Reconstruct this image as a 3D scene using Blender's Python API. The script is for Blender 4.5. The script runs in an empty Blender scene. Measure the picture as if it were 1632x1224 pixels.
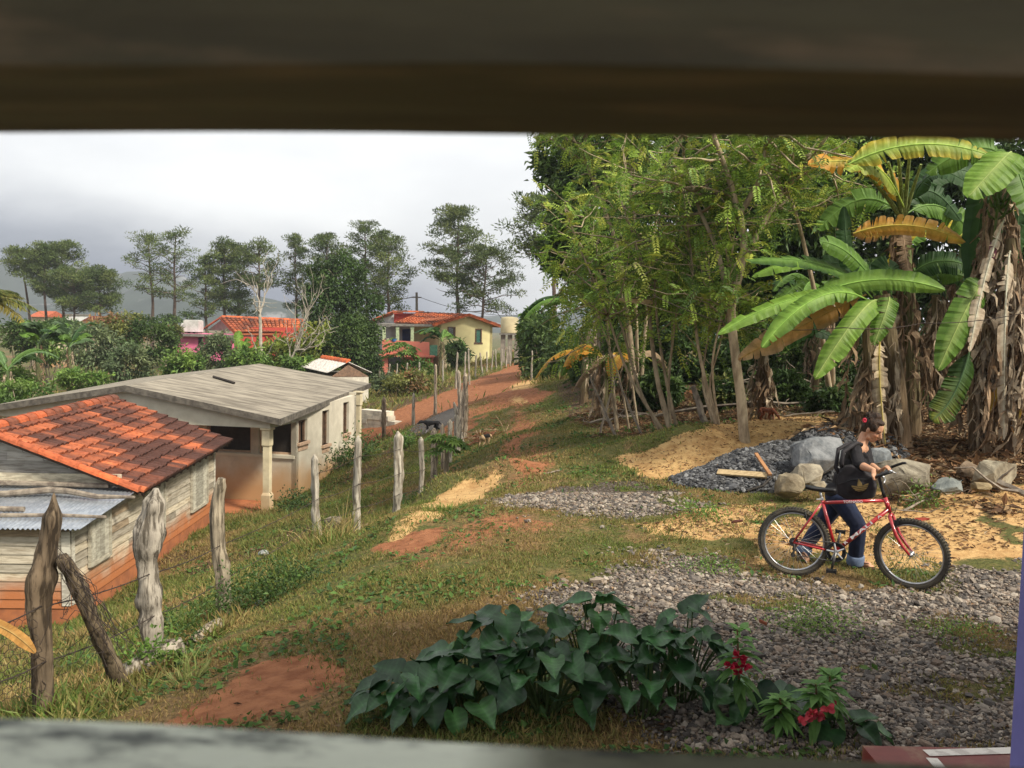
import bpy, bmesh, math, random
import numpy as np
from mathutils import Vector, Matrix
R = math.radians
SC = bpy.context.scene
COL = SC.collection
PI = math.pi
# ------------------------------------------------------------------ camera
EYE = Vector((0.0, 0.0, 2.35))
FPX = 1411.0
PITCH, ROLL = 3.73, 1.2
CAMROT = Matrix.Rotation(R(90 - PITCH), 3, 'X') @ Matrix.Rotation(R(ROLL), 3, 'Z')
cd = bpy.data.cameras.new('camera')
cam = bpy.data.objects.new('camera', cd)
COL.objects.link(cam)
cam.matrix_world = Matrix.Translation(EYE) @ CAMROT.to_4x4()
cd.sensor_width = 36.0
cd.lens = FPX / 1632 * 36.0
cd.clip_start = 0.02
cd.clip_end = 6000
cd.dof.use_dof = True
cd.dof.focus_distance = 11.0
cd.dof.aperture_fstop = cd.lens / 2.3
SC.camera = cam
SC.view_settings.view_transform = 'Standard'
SC.view_settings.look = 'None'
SC.view_settings.exposure = 0.42
SC.view_settings.gamma = 1.0
SC.cycles.max_bounces = 7
SC.cycles.diffuse_bounces = 3
SC.cycles.transparent_max_bounces = 8
SC.cycles.use_adaptive_sampling = True
SC.cycles.adaptive_threshold = 0.015
# ------------------------------------------------------------------ sun and sky
SUNDIR = Vector((0.62, -0.50, 0.80)).normalized()
sl = bpy.data.lights.new('sun', 'SUN')
sl.energy = 4.3
sl.angle = R(10)
sl.color = (1.0, 0.93, 0.80)
sun = bpy.data.objects.new('sun', sl)
COL.objects.link(sun)
sun.rotation_euler = SUNDIR.to_track_quat('Z', 'Y').to_euler()
W = bpy.data.worlds.new('World')
SC.world = W
W.use_nodes = True


class NT:
    """small wrapper for node trees"""
    def __init__(self, nt):
        self.nt = nt
        nt.nodes.clear()
    def n(self, typ, ins=None, **kw):
        nd = self.nt.nodes.new(typ)
        for k, v in kw.items():
            setattr(nd, k, v)
        for k, v in (ins or {}).items():
            self.set(nd, k, v)
        return nd
    def set(self, nd, k, v):
        s = nd.inputs[k]
        if isinstance(v, bpy.types.Node):
            v = v.outputs[0]
        if isinstance(v, bpy.types.NodeSocket):
            self.nt.links.new(v, s)
        else:
            if isinstance(v, (tuple, list)) and len(v) == 3 and s.type == 'RGBA':
                v = (*v, 1)
            s.default_value = v
    def math(self, op, a, b=0.0, c=None, clamp=False):
        nd = self.n('ShaderNodeMath', operation=op, use_clamp=clamp)
        self.set(nd, 0, a); self.set(nd, 1, b)
        if c is not None: self.set(nd, 2, c)
        return nd
    def mix(self, f, a, b, blend='MIX'):
        nd = self.n('ShaderNodeMix', data_type='RGBA', blend_type=blend)
        self.set(nd, 0, f); self.set(nd, 6, a); self.set(nd, 7, b)
        return nd.outputs[2]
    def ss(self, v, lo, hi, a=0.0, b=1.0):
        nd = self.n('ShaderNodeMapRange', interpolation_type='SMOOTHSTEP')
        self.set(nd, 0, v); self.set(nd, 1, lo); self.set(nd, 2, hi); self.set(nd, 3, a); self.set(nd, 4, b)
        return nd


t = NT(W.node_tree)
tc = t.n('ShaderNodeTexCoord')
sky = t.n('ShaderNodeTexSky', sky_type='NISHITA', sun_disc=False, sun_elevation=math.asin(SUNDIR.z),
          sun_rotation=math.atan2(SUNDIR.x, SUNDIR.y), air_density=1.2, dust_density=2.5)
skyv = t.n('ShaderNodeVectorMath', {0: sky.outputs[0]}, operation='SCALE')
skyv.inputs['Scale'].default_value = 0.09
sep = t.n('ShaderNodeSeparateXYZ', {0: tc.outputs['Generated']})
mp = t.n('ShaderNodeMapping', {0: tc.outputs['Generated']})
mp.inputs['Scale'].default_value = (1.0, 1.0, 2.6)
n1 = t.n('ShaderNodeTexNoise', {'Vector': mp, 'Scale': 2.6, 'Detail': 5.0, 'Roughness': 0.5})
n2 = t.n('ShaderNodeTexNoise', {'Vector': mp, 'Scale': 6.0, 'Detail': 6.0, 'Roughness': 0.55})
# high cloud: nearly white with soft grey folds
cl = t.mix(t.ss(n1.outputs[0], 0.36, 0.62), (0.84, 0.845, 0.855), (1.02, 1.02, 1.01))
# band of dark rain cloud low on the left
az = t.math('ARCTAN2', sep.outputs[0], sep.outputs[1])
el = t.math('ADD', sep.outputs[2], t.math('MULTIPLY', t.math('SUBTRACT', n2.outputs[0], 0.5), 0.05))
el = t.math('ADD', el, t.math('MULTIPLY', az, 0.12))
low = t.ss(el, 0.0, 0.092, 1.0, 0.0)
left = t.ss(az, -0.2, 0.12, 1.0, 0.22)
rain = t.mix(t.ss(n2.outputs[0], 0.3, 0.7), (0.10, 0.13, 0.22), (0.17, 0.20, 0.30))
cl = t.mix(t.math('MULTIPLY', low, left), cl, rain)
c2 = t.mix(0.86, skyv.outputs[0], cl)
bg = t.n('ShaderNodeBackground', {'Color': c2, 'Strength': 1.0})
t.n('ShaderNodeOutputWorld', {0: bg})

# ------------------------------------------------------------------ projection helpers
def ray(px, py):
    d = CAMROT @ Vector(((px - 816) / FPX, -(py - 612) / FPX, -1.0))
    return d

def at(px, py, y):
    d = ray(px, py)
    return EYE + d * (y / d.y)

def to_px(p):
    q = CAMROT.transposed() @ (Vector(p) - EYE)
    return 816 + FPX * q.x / -q.z, 612 - FPX * q.y / -q.z

# ------------------------------------------------------------------ noise
def _hash(i, j, s):
    h = (i * 374761393 + j * 668265263 + s * 974711) & 0xffffffff
    h = ((h ^ (h >> 13)) * 1274126177) & 0xffffffff
    return ((h ^ (h >> 16)) & 0xffff) / 65535.0

def vnoise(x, y, s=0):
    x = np.asarray(x, float); y = np.asarray(y, float)
    i = np.floor(x).astype(np.int64); j = np.floor(y).astype(np.int64)
    u = x - i; v = y - j
    u = u * u * (3 - 2 * u); v = v * v * (3 - 2 * v)
    return (_hash(i, j, s) * (1 - u) + _hash(i + 1, j, s) * u) * (1 - v) + (_hash(i, j + 1, s) * (1 - u) + _hash(i + 1, j + 1, s) * u) * v

def fbm(x, y, s=0, o=4):
    a, t_, n = 0.5, 0.0, 0.0
    x = np.asarray(x, float); y = np.asarray(y, float)
    for k in range(o):
        t_ = t_ + a * vnoise(x * 2 ** k, y * 2 ** k, s + k * 17); n += a; a *= 0.5
    return t_ / n

def sstep(x, a, b):
    u = np.clip((x - a) / (b - a), 0, 1)
    return u * u * (3 - 2 * u)

# ------------------------------------------------------------------ terrain height
CP = []
for a in [(72, 1147, 6), (243, 1062, 7.7), (352, 988, 9.5), (505, 868, 13.5), (570, 853, 14.0), (632, 832, 15), (670, 805, 18),
          (692, 775, 20.5), (715, 742, 23), (735, 702, 27), (335, 835, 23.7), (160, 965, 16.8), (105, 998, 15.4), (430, 815, 25.3),
          (460, 797, 27), (567, 735, 34), (600, 690, 37), (640, 690, 33), (690, 662, 32), (20, 1000, 15.4), (300, 578, 70), (600, 600, 64),
          (690, 590, 66), (785, 570, 68), (760, 600, 52), (700, 632, 43), (250, 640, 46), (60, 640, 40), (440, 640, 46),
          (1190, 725, 16), (1080, 700, 16.8), (1150, 680, 18), (1270, 690, 16.5), (1000, 690, 19)]:
    CP.append(tuple(at(*a)))
CP += [(0, 4, 0), (3, 4, 0), (6, 4, 0), (-1.6, 5, -.03), (0, 8, 0), (3, 8, 0), (6, 8, .02), (9, 8, .1), (-1.3, 8, -.08), (-1.2, 11, -.1), (0, 12, -.05), (3, 12, 0), (5.5, 12, .1),
       (10, 12, .5), (-.6, 16, -.2), (2, 16, -.05), (0, 21, -.22), (1.6, 21, -.1), (0.2, 30, -.2), (.6, 44, -.2), (.9, 58, -.2), (2.5, 40, .2), (5, 25, .8),
       (10, 25, 1.3), (7, 20, .7), (9, 16, .8), (14, 16, 1.3), (14, 24, 1.8), (4, 45, .6), (15, 40, 2), (0, 90, -1.5), (25, 90, 1), (-30, 90, -2.5), (-60, 120, -4), (0, 140, -4), (40, 140, -1),
       (-25, 60, -2.2), (-30, 30, -3.6), (-16, 16, -3.3), (-12, 10, -3.2), (-7, 8, -1.9), (-6, 5, -1.2), (-10, 3, -2.5), (-20, 5, -4), (0, -5, 0), (10, -5, 0), (-8, -6, -1), (25, 10, 1.5),
       (-50, 30, -4.5), (-60, 70, -3.5), (60, 60, 2.5), (-4.5, 9.5, -1.35), (-4.2, 13.5, -1.5), (-5.2, 20, -2.55), (-5, 26, -2.75)]
CP = np.array([tuple(p) for p in CP])

def _phi(r2):
    return np.where(r2 > 1e-9, 0.5 * r2 * np.log(np.maximum(r2, 1e-9)), 0.0)
S_ = 10.0
_P = CP[:, :2] / S_
_n = len(_P)
_K = _phi(((_P[:, None] - _P[None]) ** 2).sum(-1)) + np.eye(_n) * 0.012
_A = np.zeros((_n + 3, _n + 3)); _A[:_n, :_n] = _K; _A[:_n, _n] = 1; _A[:_n, _n + 1:] = _P; _A[_n, :_n] = 1; _A[_n + 1:, :_n] = _P.T
_w = np.linalg.solve(_A, np.concatenate([CP[:, 2], np.zeros(3)]))

def gz(x, y, rough=True):
    x = np.asarray(x, float); y = np.asarray(y, float)
    sh = np.broadcast(x, y).shape
    X = np.broadcast_to(x, sh).ravel(); Y = np.broadcast_to(y, sh).ravel()
    out = np.empty(len(X))
    for a in range(0, len(X), 20000):
        q = np.stack([X[a:a + 20000], Y[a:a + 20000]], 1) / S_
        r2 = ((q[:, None] - _P[None]) ** 2).sum(-1)
        out[a:a + 20000] = _phi(r2) @ _w[:_n] + _w[_n] + q @ _w[_n + 1:]
    far = np.maximum(np.hypot(X, Y - 30) - 75, 0)
    k = sstep(far, 0, 90)
    out = np.clip(out, -9, 5) * (1 - k) + (-5.0 + 3 * (fbm(X / 90, Y / 90, 5) - .5)) * k
    # sandy ridge beside the fence and the sand mound by the trees
    for (bx, by, ex, ey, wd, hh) in RIDGES:
        dx, dy = ex - bx, ey - by
        L = dx * dx + dy * dy
        tt = np.clip(((X - bx) * dx + (Y - by) * dy) / L, 0, 1)
        dd = np.hypot(X - bx - tt * dx, Y - by - tt * dy)
        out += hh * np.exp(-(dd / wd) ** 2)
    if rough:
        near = 1 - sstep(np.hypot(X, Y), 25, 60)
        out += ((fbm(X * 1.1, Y * 1.1, 3) - .5) * .09 + (fbm(X * 4.5, Y * 4.5, 9, 3) - .5) * .035) * near
    return out.reshape(sh)
RIDGES = []

def ground_hit(px, py, tmax=900):
    d = ray(px, py)
    ts = 2.0 * (tmax / 2.0) ** np.linspace(0, 1, 500)
    P = np.array(EYE)[None] + ts[:, None] * np.array(d)[None]
    h = P[:, 2] - gz(P[:, 0], P[:, 1], False)
    i = np.argmax(h < 0)
    if h[i] >= 0: return EYE + d * tmax
    a = h[i - 1] / (h[i - 1] - h[i])
    tt = ts[i - 1] + a * (ts[i] - ts[i - 1])
    p = EYE + d * tt
    return Vector((p.x, p.y, float(gz(p.x, p.y))))

def G(x, y, dz=0.0):
    return Vector((x, y, float(gz(x, y)) + dz))

def GD(px, y, dz=0.0):
    """ground point seen in picture column px at distance y"""
    p = at(px, 560, y)
    for _ in range(3):
        z = float(gz(p.x, p.y))
        q = to_px((p.x, y, z))
        p = at(px, q[1], y)
    return Vector((p.x, y, float(gz(p.x, y)) + dz))

_r1 = [ground_hit(620, 848), ground_hit(700, 790), ground_hit(800, 752)]
_m1 = [ground_hit(1010, 722), ground_hit(1110, 712), ground_hit(1230, 690)]
RIDGES += [(*_r1[0].xy, *_r1[1].xy, .45, .13), (*_r1[1].xy, *_r1[2].xy, .5, .2), (*_m1[0].xy, *_m1[1].xy, .8, .18), (*_m1[1].xy, *_m1[2].xy, .9, .22)]

# ------------------------------------------------------------------ mesh building
class MB:
    def __init__(self):
        self.V = []; self.C = []; self.F = {}; self.M = {}; self.n = 0
    def add(self, V, F, col=(1, 1, 1), m=0):
        V = np.asarray(V, float).reshape(-1, 3)
        c = np.asarray(col, float)
        if c.ndim == 1: c = np.broadcast_to(c[:3], (len(V), 3))
        self.V.append(V); self.C.append(c)
        if isinstance(F, np.ndarray):
            self.F.setdefault(F.shape[1], []).append(F + self.n)
            self.M.setdefault(F.shape[1], []).append(np.full(len(F), m))
        else:
            by = {}
            for f in F: by.setdefault(len(f), []).append(f)
            for k, fs in by.items():
                self.F.setdefault(k, []).append(np.array(fs, int) + self.n)
                self.M.setdefault(k, []).append(np.full(len(fs), m))
        self.n += len(V)
        return self
    def box(self, a, b, col=(1, 1, 1), M=None, taper=None):
        x0, y0, z0 = a; x1, y1, z1 = b
        V = [(x0, y0, z0), (x1, y0, z0), (x1, y1, z0), (x0, y1, z0), (x0, y0, z1), (x1, y0, z1), (x1, y1, z1), (x0, y1, z1)]
        if M is not None: V = [tuple(M @ Vector(v)) for v in V]
        return self.add(V, [(0, 3, 2, 1), (4, 5, 6, 7), (0, 1, 5, 4), (1, 2, 6, 5), (2, 3, 7, 6), (3, 0, 4, 7)], col)
    def hexa(self, V, col=(1, 1, 1)):
        """eight corners, bottom four then top four, anticlockwise from above"""
        return self.add(V, [(0, 3, 2, 1), (4, 5, 6, 7), (0, 1, 5, 4), (1, 2, 6, 5), (2, 3, 7, 6), (3, 0, 4, 7)], col)
    def prism(self, poly, off, col=(1, 1, 1)):
        n = len(poly); P = [Vector(p) for p in poly]; o = Vector(off)
        V = P + [p + o for p in P]
        F = [tuple(range(n - 1, -1, -1)), tuple(range(n, 2 * n))] + [(i, (i + 1) % n, n + (i + 1) % n, n + i) for i in range(n)]
        return self.add([tuple(v) for v in V], F, col)
    def tube(self, pts, rad, sides=6, col=(1, 1, 1), cap=True, jit=0.0, rng=None):
        P = np.array([tuple(p) for p in pts], float); n = len(P)
        rad = np.broadcast_to(np.asarray(rad, float), (n,))
        T = np.gradient(P, axis=0); T /= np.linalg.norm(T, axis=1)[:, None] + 1e-12
        up = np.array([0, 0, 1.0]) if abs(T[0][2]) < .9 else np.array([1.0, 0, 0])
        a = np.cross(T[0], up); a /= np.linalg.norm(a)
        V = []; 
        ang = np.linspace(0, 2 * PI, sides, endpoint=False)
        for i in range(n):
            a = a - T[i] * (a @ T[i]); a /= np.linalg.norm(a) + 1e-12
            b = np.cross(T[i], a)
            rr = rad[i] * (1 + (jit * (rng.random(sides) - .5) if jit else 0))
            V.append(P[i] + (np.cos(ang) * rr)[:, None] * a + (np.sin(ang) * rr)[:, None] * b)
        V = np.concatenate(V)
        i = np.arange(n - 1)[:, None] * sides; k = np.arange(sides)[None]
        k2 = (k + 1) % sides
        F = np.stack([i + k, i + k2, i + sides + k2, i + sides + k], -1).reshape(-1, 4)
        c = np.asarray(col, float)
        if c.ndim == 2 and len(c) == n: c = np.repeat(c, sides, 0)
        base = self.n
        self.add(V, F, c)
        if cap:
            self.F.setdefault(sides, []).append(np.array([range(sides - 1, -1, -1), range((n - 1) * sides, n * sides)]) + base)
            self.M.setdefault(sides, []).append(np.zeros(2, int))
        return self
    def lathe(self, prof, c=(0, 0, 0), sides=16, col=(1, 1, 1)):
        n = len(prof); ang = np.linspace(0, 2 * PI, sides, endpoint=False)
        V = np.array([(c[0] + r * math.cos(a), c[1] + r * math.sin(a), c[2] + z) for r, z in prof for a in ang])
        i = np.arange(n - 1)[:, None] * sides; k = np.arange(sides)[None]; k2 = (k + 1) % sides
        F = np.stack([i + k, i + k2, i + sides + k2, i + sides + k], -1).reshape(-1, 4)
        return self.add(V, F, col)
    def ball(self, c, r, seg=10, col=(1, 1, 1), M=None):
        r = (r, r, r) if np.isscalar(r) else r
        V = []; F = []
        ring = seg // 2 + 1
        for i in range(ring):
            th = PI * i / (ring - 1)
            for k in range(seg):
                ph = 2 * PI * k / seg
                v = Vector((r[0] * math.sin(th) * math.cos(ph), r[1] * math.sin(th) * math.sin(ph), r[2] * math.cos(th)))
                if M is not None: v = M @ v
                V.append((c[0] + v.x, c[1] + v.y, c[2] + v.z))
        for i in range(ring - 1):
            for k in range(seg):
                F.append((i * seg + k, (i + 1) * seg + k, (i + 1) * seg + (k + 1) % seg, i * seg + (k + 1) % seg))
        return self.add(V, F, col)
    def leaves(self, P, D, N, L, Wd, col, fold=0.25):
        """rhombic leaves: P base, D direction, N rough normal"""
        P = np.asarray(P); D = D / (np.linalg.norm(D, axis=1)[:, None] + 1e-9)
        S = np.cross(D, N); S /= np.linalg.norm(S, axis=1)[:, None] + 1e-9
        Nn = np.cross(S, D)
        L = np.broadcast_to(L, (len(P),))[:, None]; Wd = np.broadcast_to(Wd, (len(P),))[:, None]
        m = P + D * L * .45
        V = np.stack([P, m + S * Wd * .5 + Nn * Wd * fold, P + D * L - Nn * L * .12, m - S * Wd * .5 + Nn * Wd * fold], 1).reshape(-1, 3)
        i = np.arange(len(P))[:, None] * 4
        F = np.concatenate([i + [[0, 2, 1]], i + [[0, 3, 2]]])
        return self.add(V, F, np.repeat(np.broadcast_to(col, (len(P), 3)), 4, 0))
    def build(self, name, material, parent=None, smooth=False, loc=None):
        me = bpy.data.meshes.new(name)
        V = np.concatenate(self.V)
        o = bpy.data.objects.new(name, me)
        COL.objects.link(o)
        if parent is not None:
            o.parent = parent
            org = ORG.get(parent.name)
            if org is not None:
                V = V - np.array(org); ORG[o.name] = org
        elif loc is not None:
            V = V - np.array(tuple(loc)); o.location = loc
        Fs = [f for k in self.F for f in self.F[k]]
        me.vertices.add(len(V)); me.vertices.foreach_set('co', V.astype(np.float32).ravel())
        tot = np.concatenate([np.full(len(f), f.shape[1]) for f in Fs])
        lo = np.concatenate([f.ravel() for f in Fs])
        me.loops.add(len(lo)); me.loops.foreach_set('vertex_index', lo.astype(np.int32))
        me.polygons.add(len(tot))
        me.polygons.foreach_set('loop_start', np.concatenate([[0], np.cumsum(tot)[:-1]]).astype(np.int32))
        me.polygons.foreach_set('loop_total', tot.astype(np.int32))
        mm = np.concatenate([m for k in self.M for m in self.M[k]])
        if isinstance(material, (list, tuple)):
            for x in material: me.materials.append(x)
            me.polygons.foreach_set('material_index', mm.astype(np.int32))
        else:
            me.materials.append(material)
        me.polygons.foreach_set('use_smooth', np.full(len(tot), bool(smooth)))
        at_ = me.color_attributes.new('Col', 'FLOAT_COLOR', 'POINT')
        c = np.ones((len(V), 4), np.float32); c[:, :3] = np.concatenate(self.C)
        at_.data.foreach_set('color', c.ravel())
        me.update(calc_edges=True); me.validate()
        return o

ORG = {}
def tag(o, label=None, cat=None, group=None, kind=None):
    if label: o['label'] = label
    if cat: o['category'] = cat
    if group: o['group'] = group
    if kind: o['kind'] = kind
    return o

def thing(name, label, cat, loc, group=None, world=True, rz=0.0):
    o = bpy.data.objects.new(name, None)
    COL.objects.link(o)
    o.empty_display_size = .2
    o.location = loc
    o.rotation_euler = (0, 0, rz)
    if world: ORG[o.name] = tuple(loc)
    return tag(o, label, cat, group)

# ------------------------------------------------------------------ materials
def mat(name, col=(.5, .5, .5), rough=.8, col2=None, scale=6.0, detail=6.0, lo=.35, hi=.65, stretch=(1, 1, 1), attr=False,
        bump=0.0, bscale=None, transl=0.0, spec=.3, metal=0.0, col3=None, scale3=1.5, t3=(.55, .7), stain=None, coat=0.0):
    m = bpy.data.materials.new(name)
    m.use_nodes = True
    t = NT(m.node_tree)
    tc = t.n('ShaderNodeTexCoord')
    mp = t.n('ShaderNodeMapping', {0: tc.outputs['Object']})
    mp.inputs['Scale'].default_value = stretch
    nz = t.n('ShaderNodeTexNoise', {'Vector': mp, 'Scale': scale, 'Detail': detail, 'Roughness': .62})
    c2 = col2 if col2 is not None else tuple(x * .6 for x in col)
    c = t.mix(t.ss(nz.outputs[0], lo, hi), c2, col)
    if col3 is not None:
        n3 = t.n('ShaderNodeTexNoise', {'Vector': mp, 'Scale': scale3, 'Detail': 8.0, 'Roughness': .68})
        c = t.mix(t.ss(n3.outputs[0], *t3), c, col3)
    if attr:
        a = t.n('ShaderNodeAttribute', attribute_name='Col')
        c = t.mix(1.0, c, a.outputs[0], 'MULTIPLY')
    if stain is not None:   # mud splashed up from the ground: colour, height where it ends, height where it is full
        sc, z1, z0 = stain
        sz = t.n('ShaderNodeSeparateXYZ', {0: t.n('ShaderNodeNewGeometry').outputs['Position']})
        n4 = t.n('ShaderNodeTexNoise', {'Vector': tc.outputs['Object'], 'Scale': 1.3, 'Detail': 7.0})
        h = t.math('ADD', sz.outputs[2], t.math('MULTIPLY', t.math('SUBTRACT', n4.outputs[0], .5), 1.1))
        c = t.mix(t.ss(h, z0, z1, 1.0, 0.0), c, sc)
    p = t.n('ShaderNodeBsdfPrincipled', {'Base Color': c, 'Roughness': rough, 'Metallic': metal, 'Specular IOR Level': spec, 'Coat Weight': coat})
    if bump:
        nb = nz if bscale is None else t.n('ShaderNodeTexNoise', {'Vector': mp, 'Scale': bscale, 'Detail': 8.0, 'Roughness': .65})
        b = t.n('ShaderNodeBump', {'Strength': bump, 'Height': nb.outputs[0], 'Distance': .02})
        t.set(p, 'Normal', b)
    sh = p
    if transl:
        tr = t.n('ShaderNodeBsdfTranslucent', {'Color': c})
        sh = t.n('ShaderNodeMixShader', {0: transl, 1: p, 2: tr})
    t.n('ShaderNodeOutputMaterial', {0: sh})
    return m
# ------------------------------------------------------------------ ground sheet
def axis(lo, a, b, hi, step, g=1.12):
    mid = list(np.arange(a, b + 1e-6, step))
    l, s = [], step
    x = a
    while x > lo:
        s *= g; x -= s; l.append(x)
    r, s = [], step
    x = b
    while x < hi:
        s *= g; x += s; r.append(x)
    return np.array(l[::-1] + mid + r)

XS = axis(-1250, -12, 11, 1250, .125)
YS = axis(-30, 3.2, 27, 1450, .125, 1.06)
GX, GY = np.meshgrid(XS, YS)
GZ = gz(GX, GY)

def pix_poly(pts):
    return np.array([tuple(ground_hit(*p))[:2] for p in pts])

def poly_mask(poly, X, Y, soft=.25, wob=.35, s=0, fr=1.3):
    """1 inside, 0 outside, with a ragged soft edge"""
    d2 = np.full(X.shape, 1e9); ins = np.zeros(X.shape, bool)
    n = len(poly)
    for i in range(n):
        ax, ay = poly[i]; bx, by = poly[(i + 1) % n]
        dx, dy = bx - ax, by - ay
        tt = np.clip(((X - ax) * dx + (Y - ay) * dy) / (dx * dx + dy * dy + 1e-9), 0, 1)
        d2 = np.minimum(d2, (X - ax - tt * dx) ** 2 + (Y - ay - tt * dy) ** 2)
        c = ((ay > Y) != (by > Y)) & (X < (bx - ax) * (Y - ay) / (by - ay + 1e-12) + ax)
        ins ^= c
    d = np.sqrt(d2) * np.where(ins, 1, -1)
    d = d + (fbm(X * fr, Y * fr, s, 4) - .5) * 2 * wob
    return sstep(d, -soft, soft)

POLY = {
    'gravel': [(870, 950), (960, 900), (1060, 885), (1200, 908), (1400, 932), (1640, 895), (2050, 900), (2300, 1240), (1080, 1240), (1010, 1100), (900, 1010)],
    'gravel_far': [(790, 803), (870, 775), (980, 762), (1080, 765), (1100, 800), (1010, 815), (960, 842), (870, 826)],
    'sand_bike': [(985, 838), (1090, 812), (1230, 800), (1400, 788), (1640, 770), (2000, 780), (2000, 885), (1640, 895), (1400, 905), (1200, 882), (1080, 862)],
    'sand_mound': [(985, 728), (1050, 706), (1110, 682), (1200, 664), (1340, 664), (1340, 690), (1220, 718), (1130, 766), (1030, 764)],
    'sand_ridge': [(610, 862), (650, 832), (690, 792), (740, 766), (800, 747), (810, 755), (780, 785), (720, 812), (660, 846), (630, 866)],
    'red_patch': [(598, 874), (640, 856), (708, 836), (700, 858), (630, 888)],
    'red_path': [(240, 1165), (330, 1105), (400, 1065), (490, 1045), (560, 1060), (500, 1110), (420, 1145), (360, 1170)],
    'road': [(836, 578), (818, 582), (775, 598), (715, 622), (640, 650), (560, 690), (560, 715), (640, 690), (700, 668), (735, 652), (770, 636), (800, 645), (880, 640), (845, 610)],
    'tread': [(800, 636), (845, 640), (860, 690), (900, 760), (880, 790), (800, 800), (815, 740), (812, 690)],
    'grey_spill': [(690, 660), (740, 645), (735, 665), (690, 690), (640, 700), (650, 685)],
    'lot': [(560, 1000), (760, 880), (960, 845), (900, 760), (880, 690), (850, 640), (800, 640), (770, 740), (640, 900)],
    'dry': [(430, 1120), (470, 1010), (640, 960), (900, 940), (880, 1010), (700, 1100), (560, 1160)],
}
POLY = {k: pix_poly(v) for k, v in POLY.items()}

def masks(X, Y):
    P = lambda k, *a, **kw: poly_mask(POLY[k], X, Y, *a, **kw)
    gravel = np.maximum(P('gravel', .5, .75, 1, 1.1), P('gravel_far', .5, .8, 2) * .92)
    ins = P('gravel', .1, .1, 4)
    patch = sstep(fbm(X * .9 + 3, Y * 1.2, 61, 4), .62, .70) * (1 - .0 * ins)
    gravel = gravel * (1 - .6 * patch)
    sand = np.maximum.reduce([P('sand_bike', .4, .6, 5, 1.2) * (1 - .75 * sstep(fbm(X * 1.6, Y * 1.6, 66), .52, .66)), P('sand_mound', .25, .35, 6), P('sand_ridge', .2, .24, 7, 2.2)])
    road = P('road', .5, .6, 9, .8)
    rsand = road * sstep(fbm(X * .35, Y * .14, 20, 3), .5, .6) * sstep(Y, 26, 31) * (1 - sstep(Y, 40, 46)) * sstep(X, -1, 1)
    red = np.maximum.reduce([P('red_patch', .22, .22, 10, 2), P('red_path', .3, .35, 11), road, P('tread', .7, .6, 12, .7) * .85 * sstep(fbm(X * 1.3, Y * .6, 31), .33, .58), P('lot', .8, .7, 33) * np.clip(.36 + (fbm(X * 1.6, Y * .9, 36, 4) - .5) * 1.1, 0, 1), P('lot', .8, .7, 33) * .6 * sstep(fbm(X * .8, Y * .6, 35, 4), .55, .66),
                             .75 * sstep(fbm(X * .6, Y * .6, 40, 4), .6, .7) * sstep(Y, 15, 24) * (X > -2.5)])
    sand = np.maximum(sand, rsand)
    # leaf litter under the trees on the right and on the slope below the fence
    tree_edge = np.interp(Y, [10, 13, 15, 17, 19, 22, 27, 35, 60], [6.2, 5.4, 4.6, 2.9, 1.75, 1.35, 1.4, 1.8, 2.2])
    litter = sstep(X - tree_edge + (fbm(X, Y, 50) - .5) * 1.2, -.3, .5) * (Y > 8)
    slope = sstep(-(X + 2.2), 0, 1.0) * sstep(Y, 10, 20) * .62 * sstep(fbm(X * .8, Y * .8, 70), .4, .62)
    litter = np.maximum(litter, slope * (1 - sstep(Y, 60, 70)))
    litter = litter * (1 - sand)
    dry = np.maximum.reduce([P('dry', .6, .8, 13), .75 * P('lot', 1, .9, 37)]); dry = np.maximum(dry, .9 * sstep(fbm(X * .7, Y * .7, 80), .5, .68))
    spill = P('grey_spill', .3, .3, 15)
    return gravel, sand, red, litter, dry, spill

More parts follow.
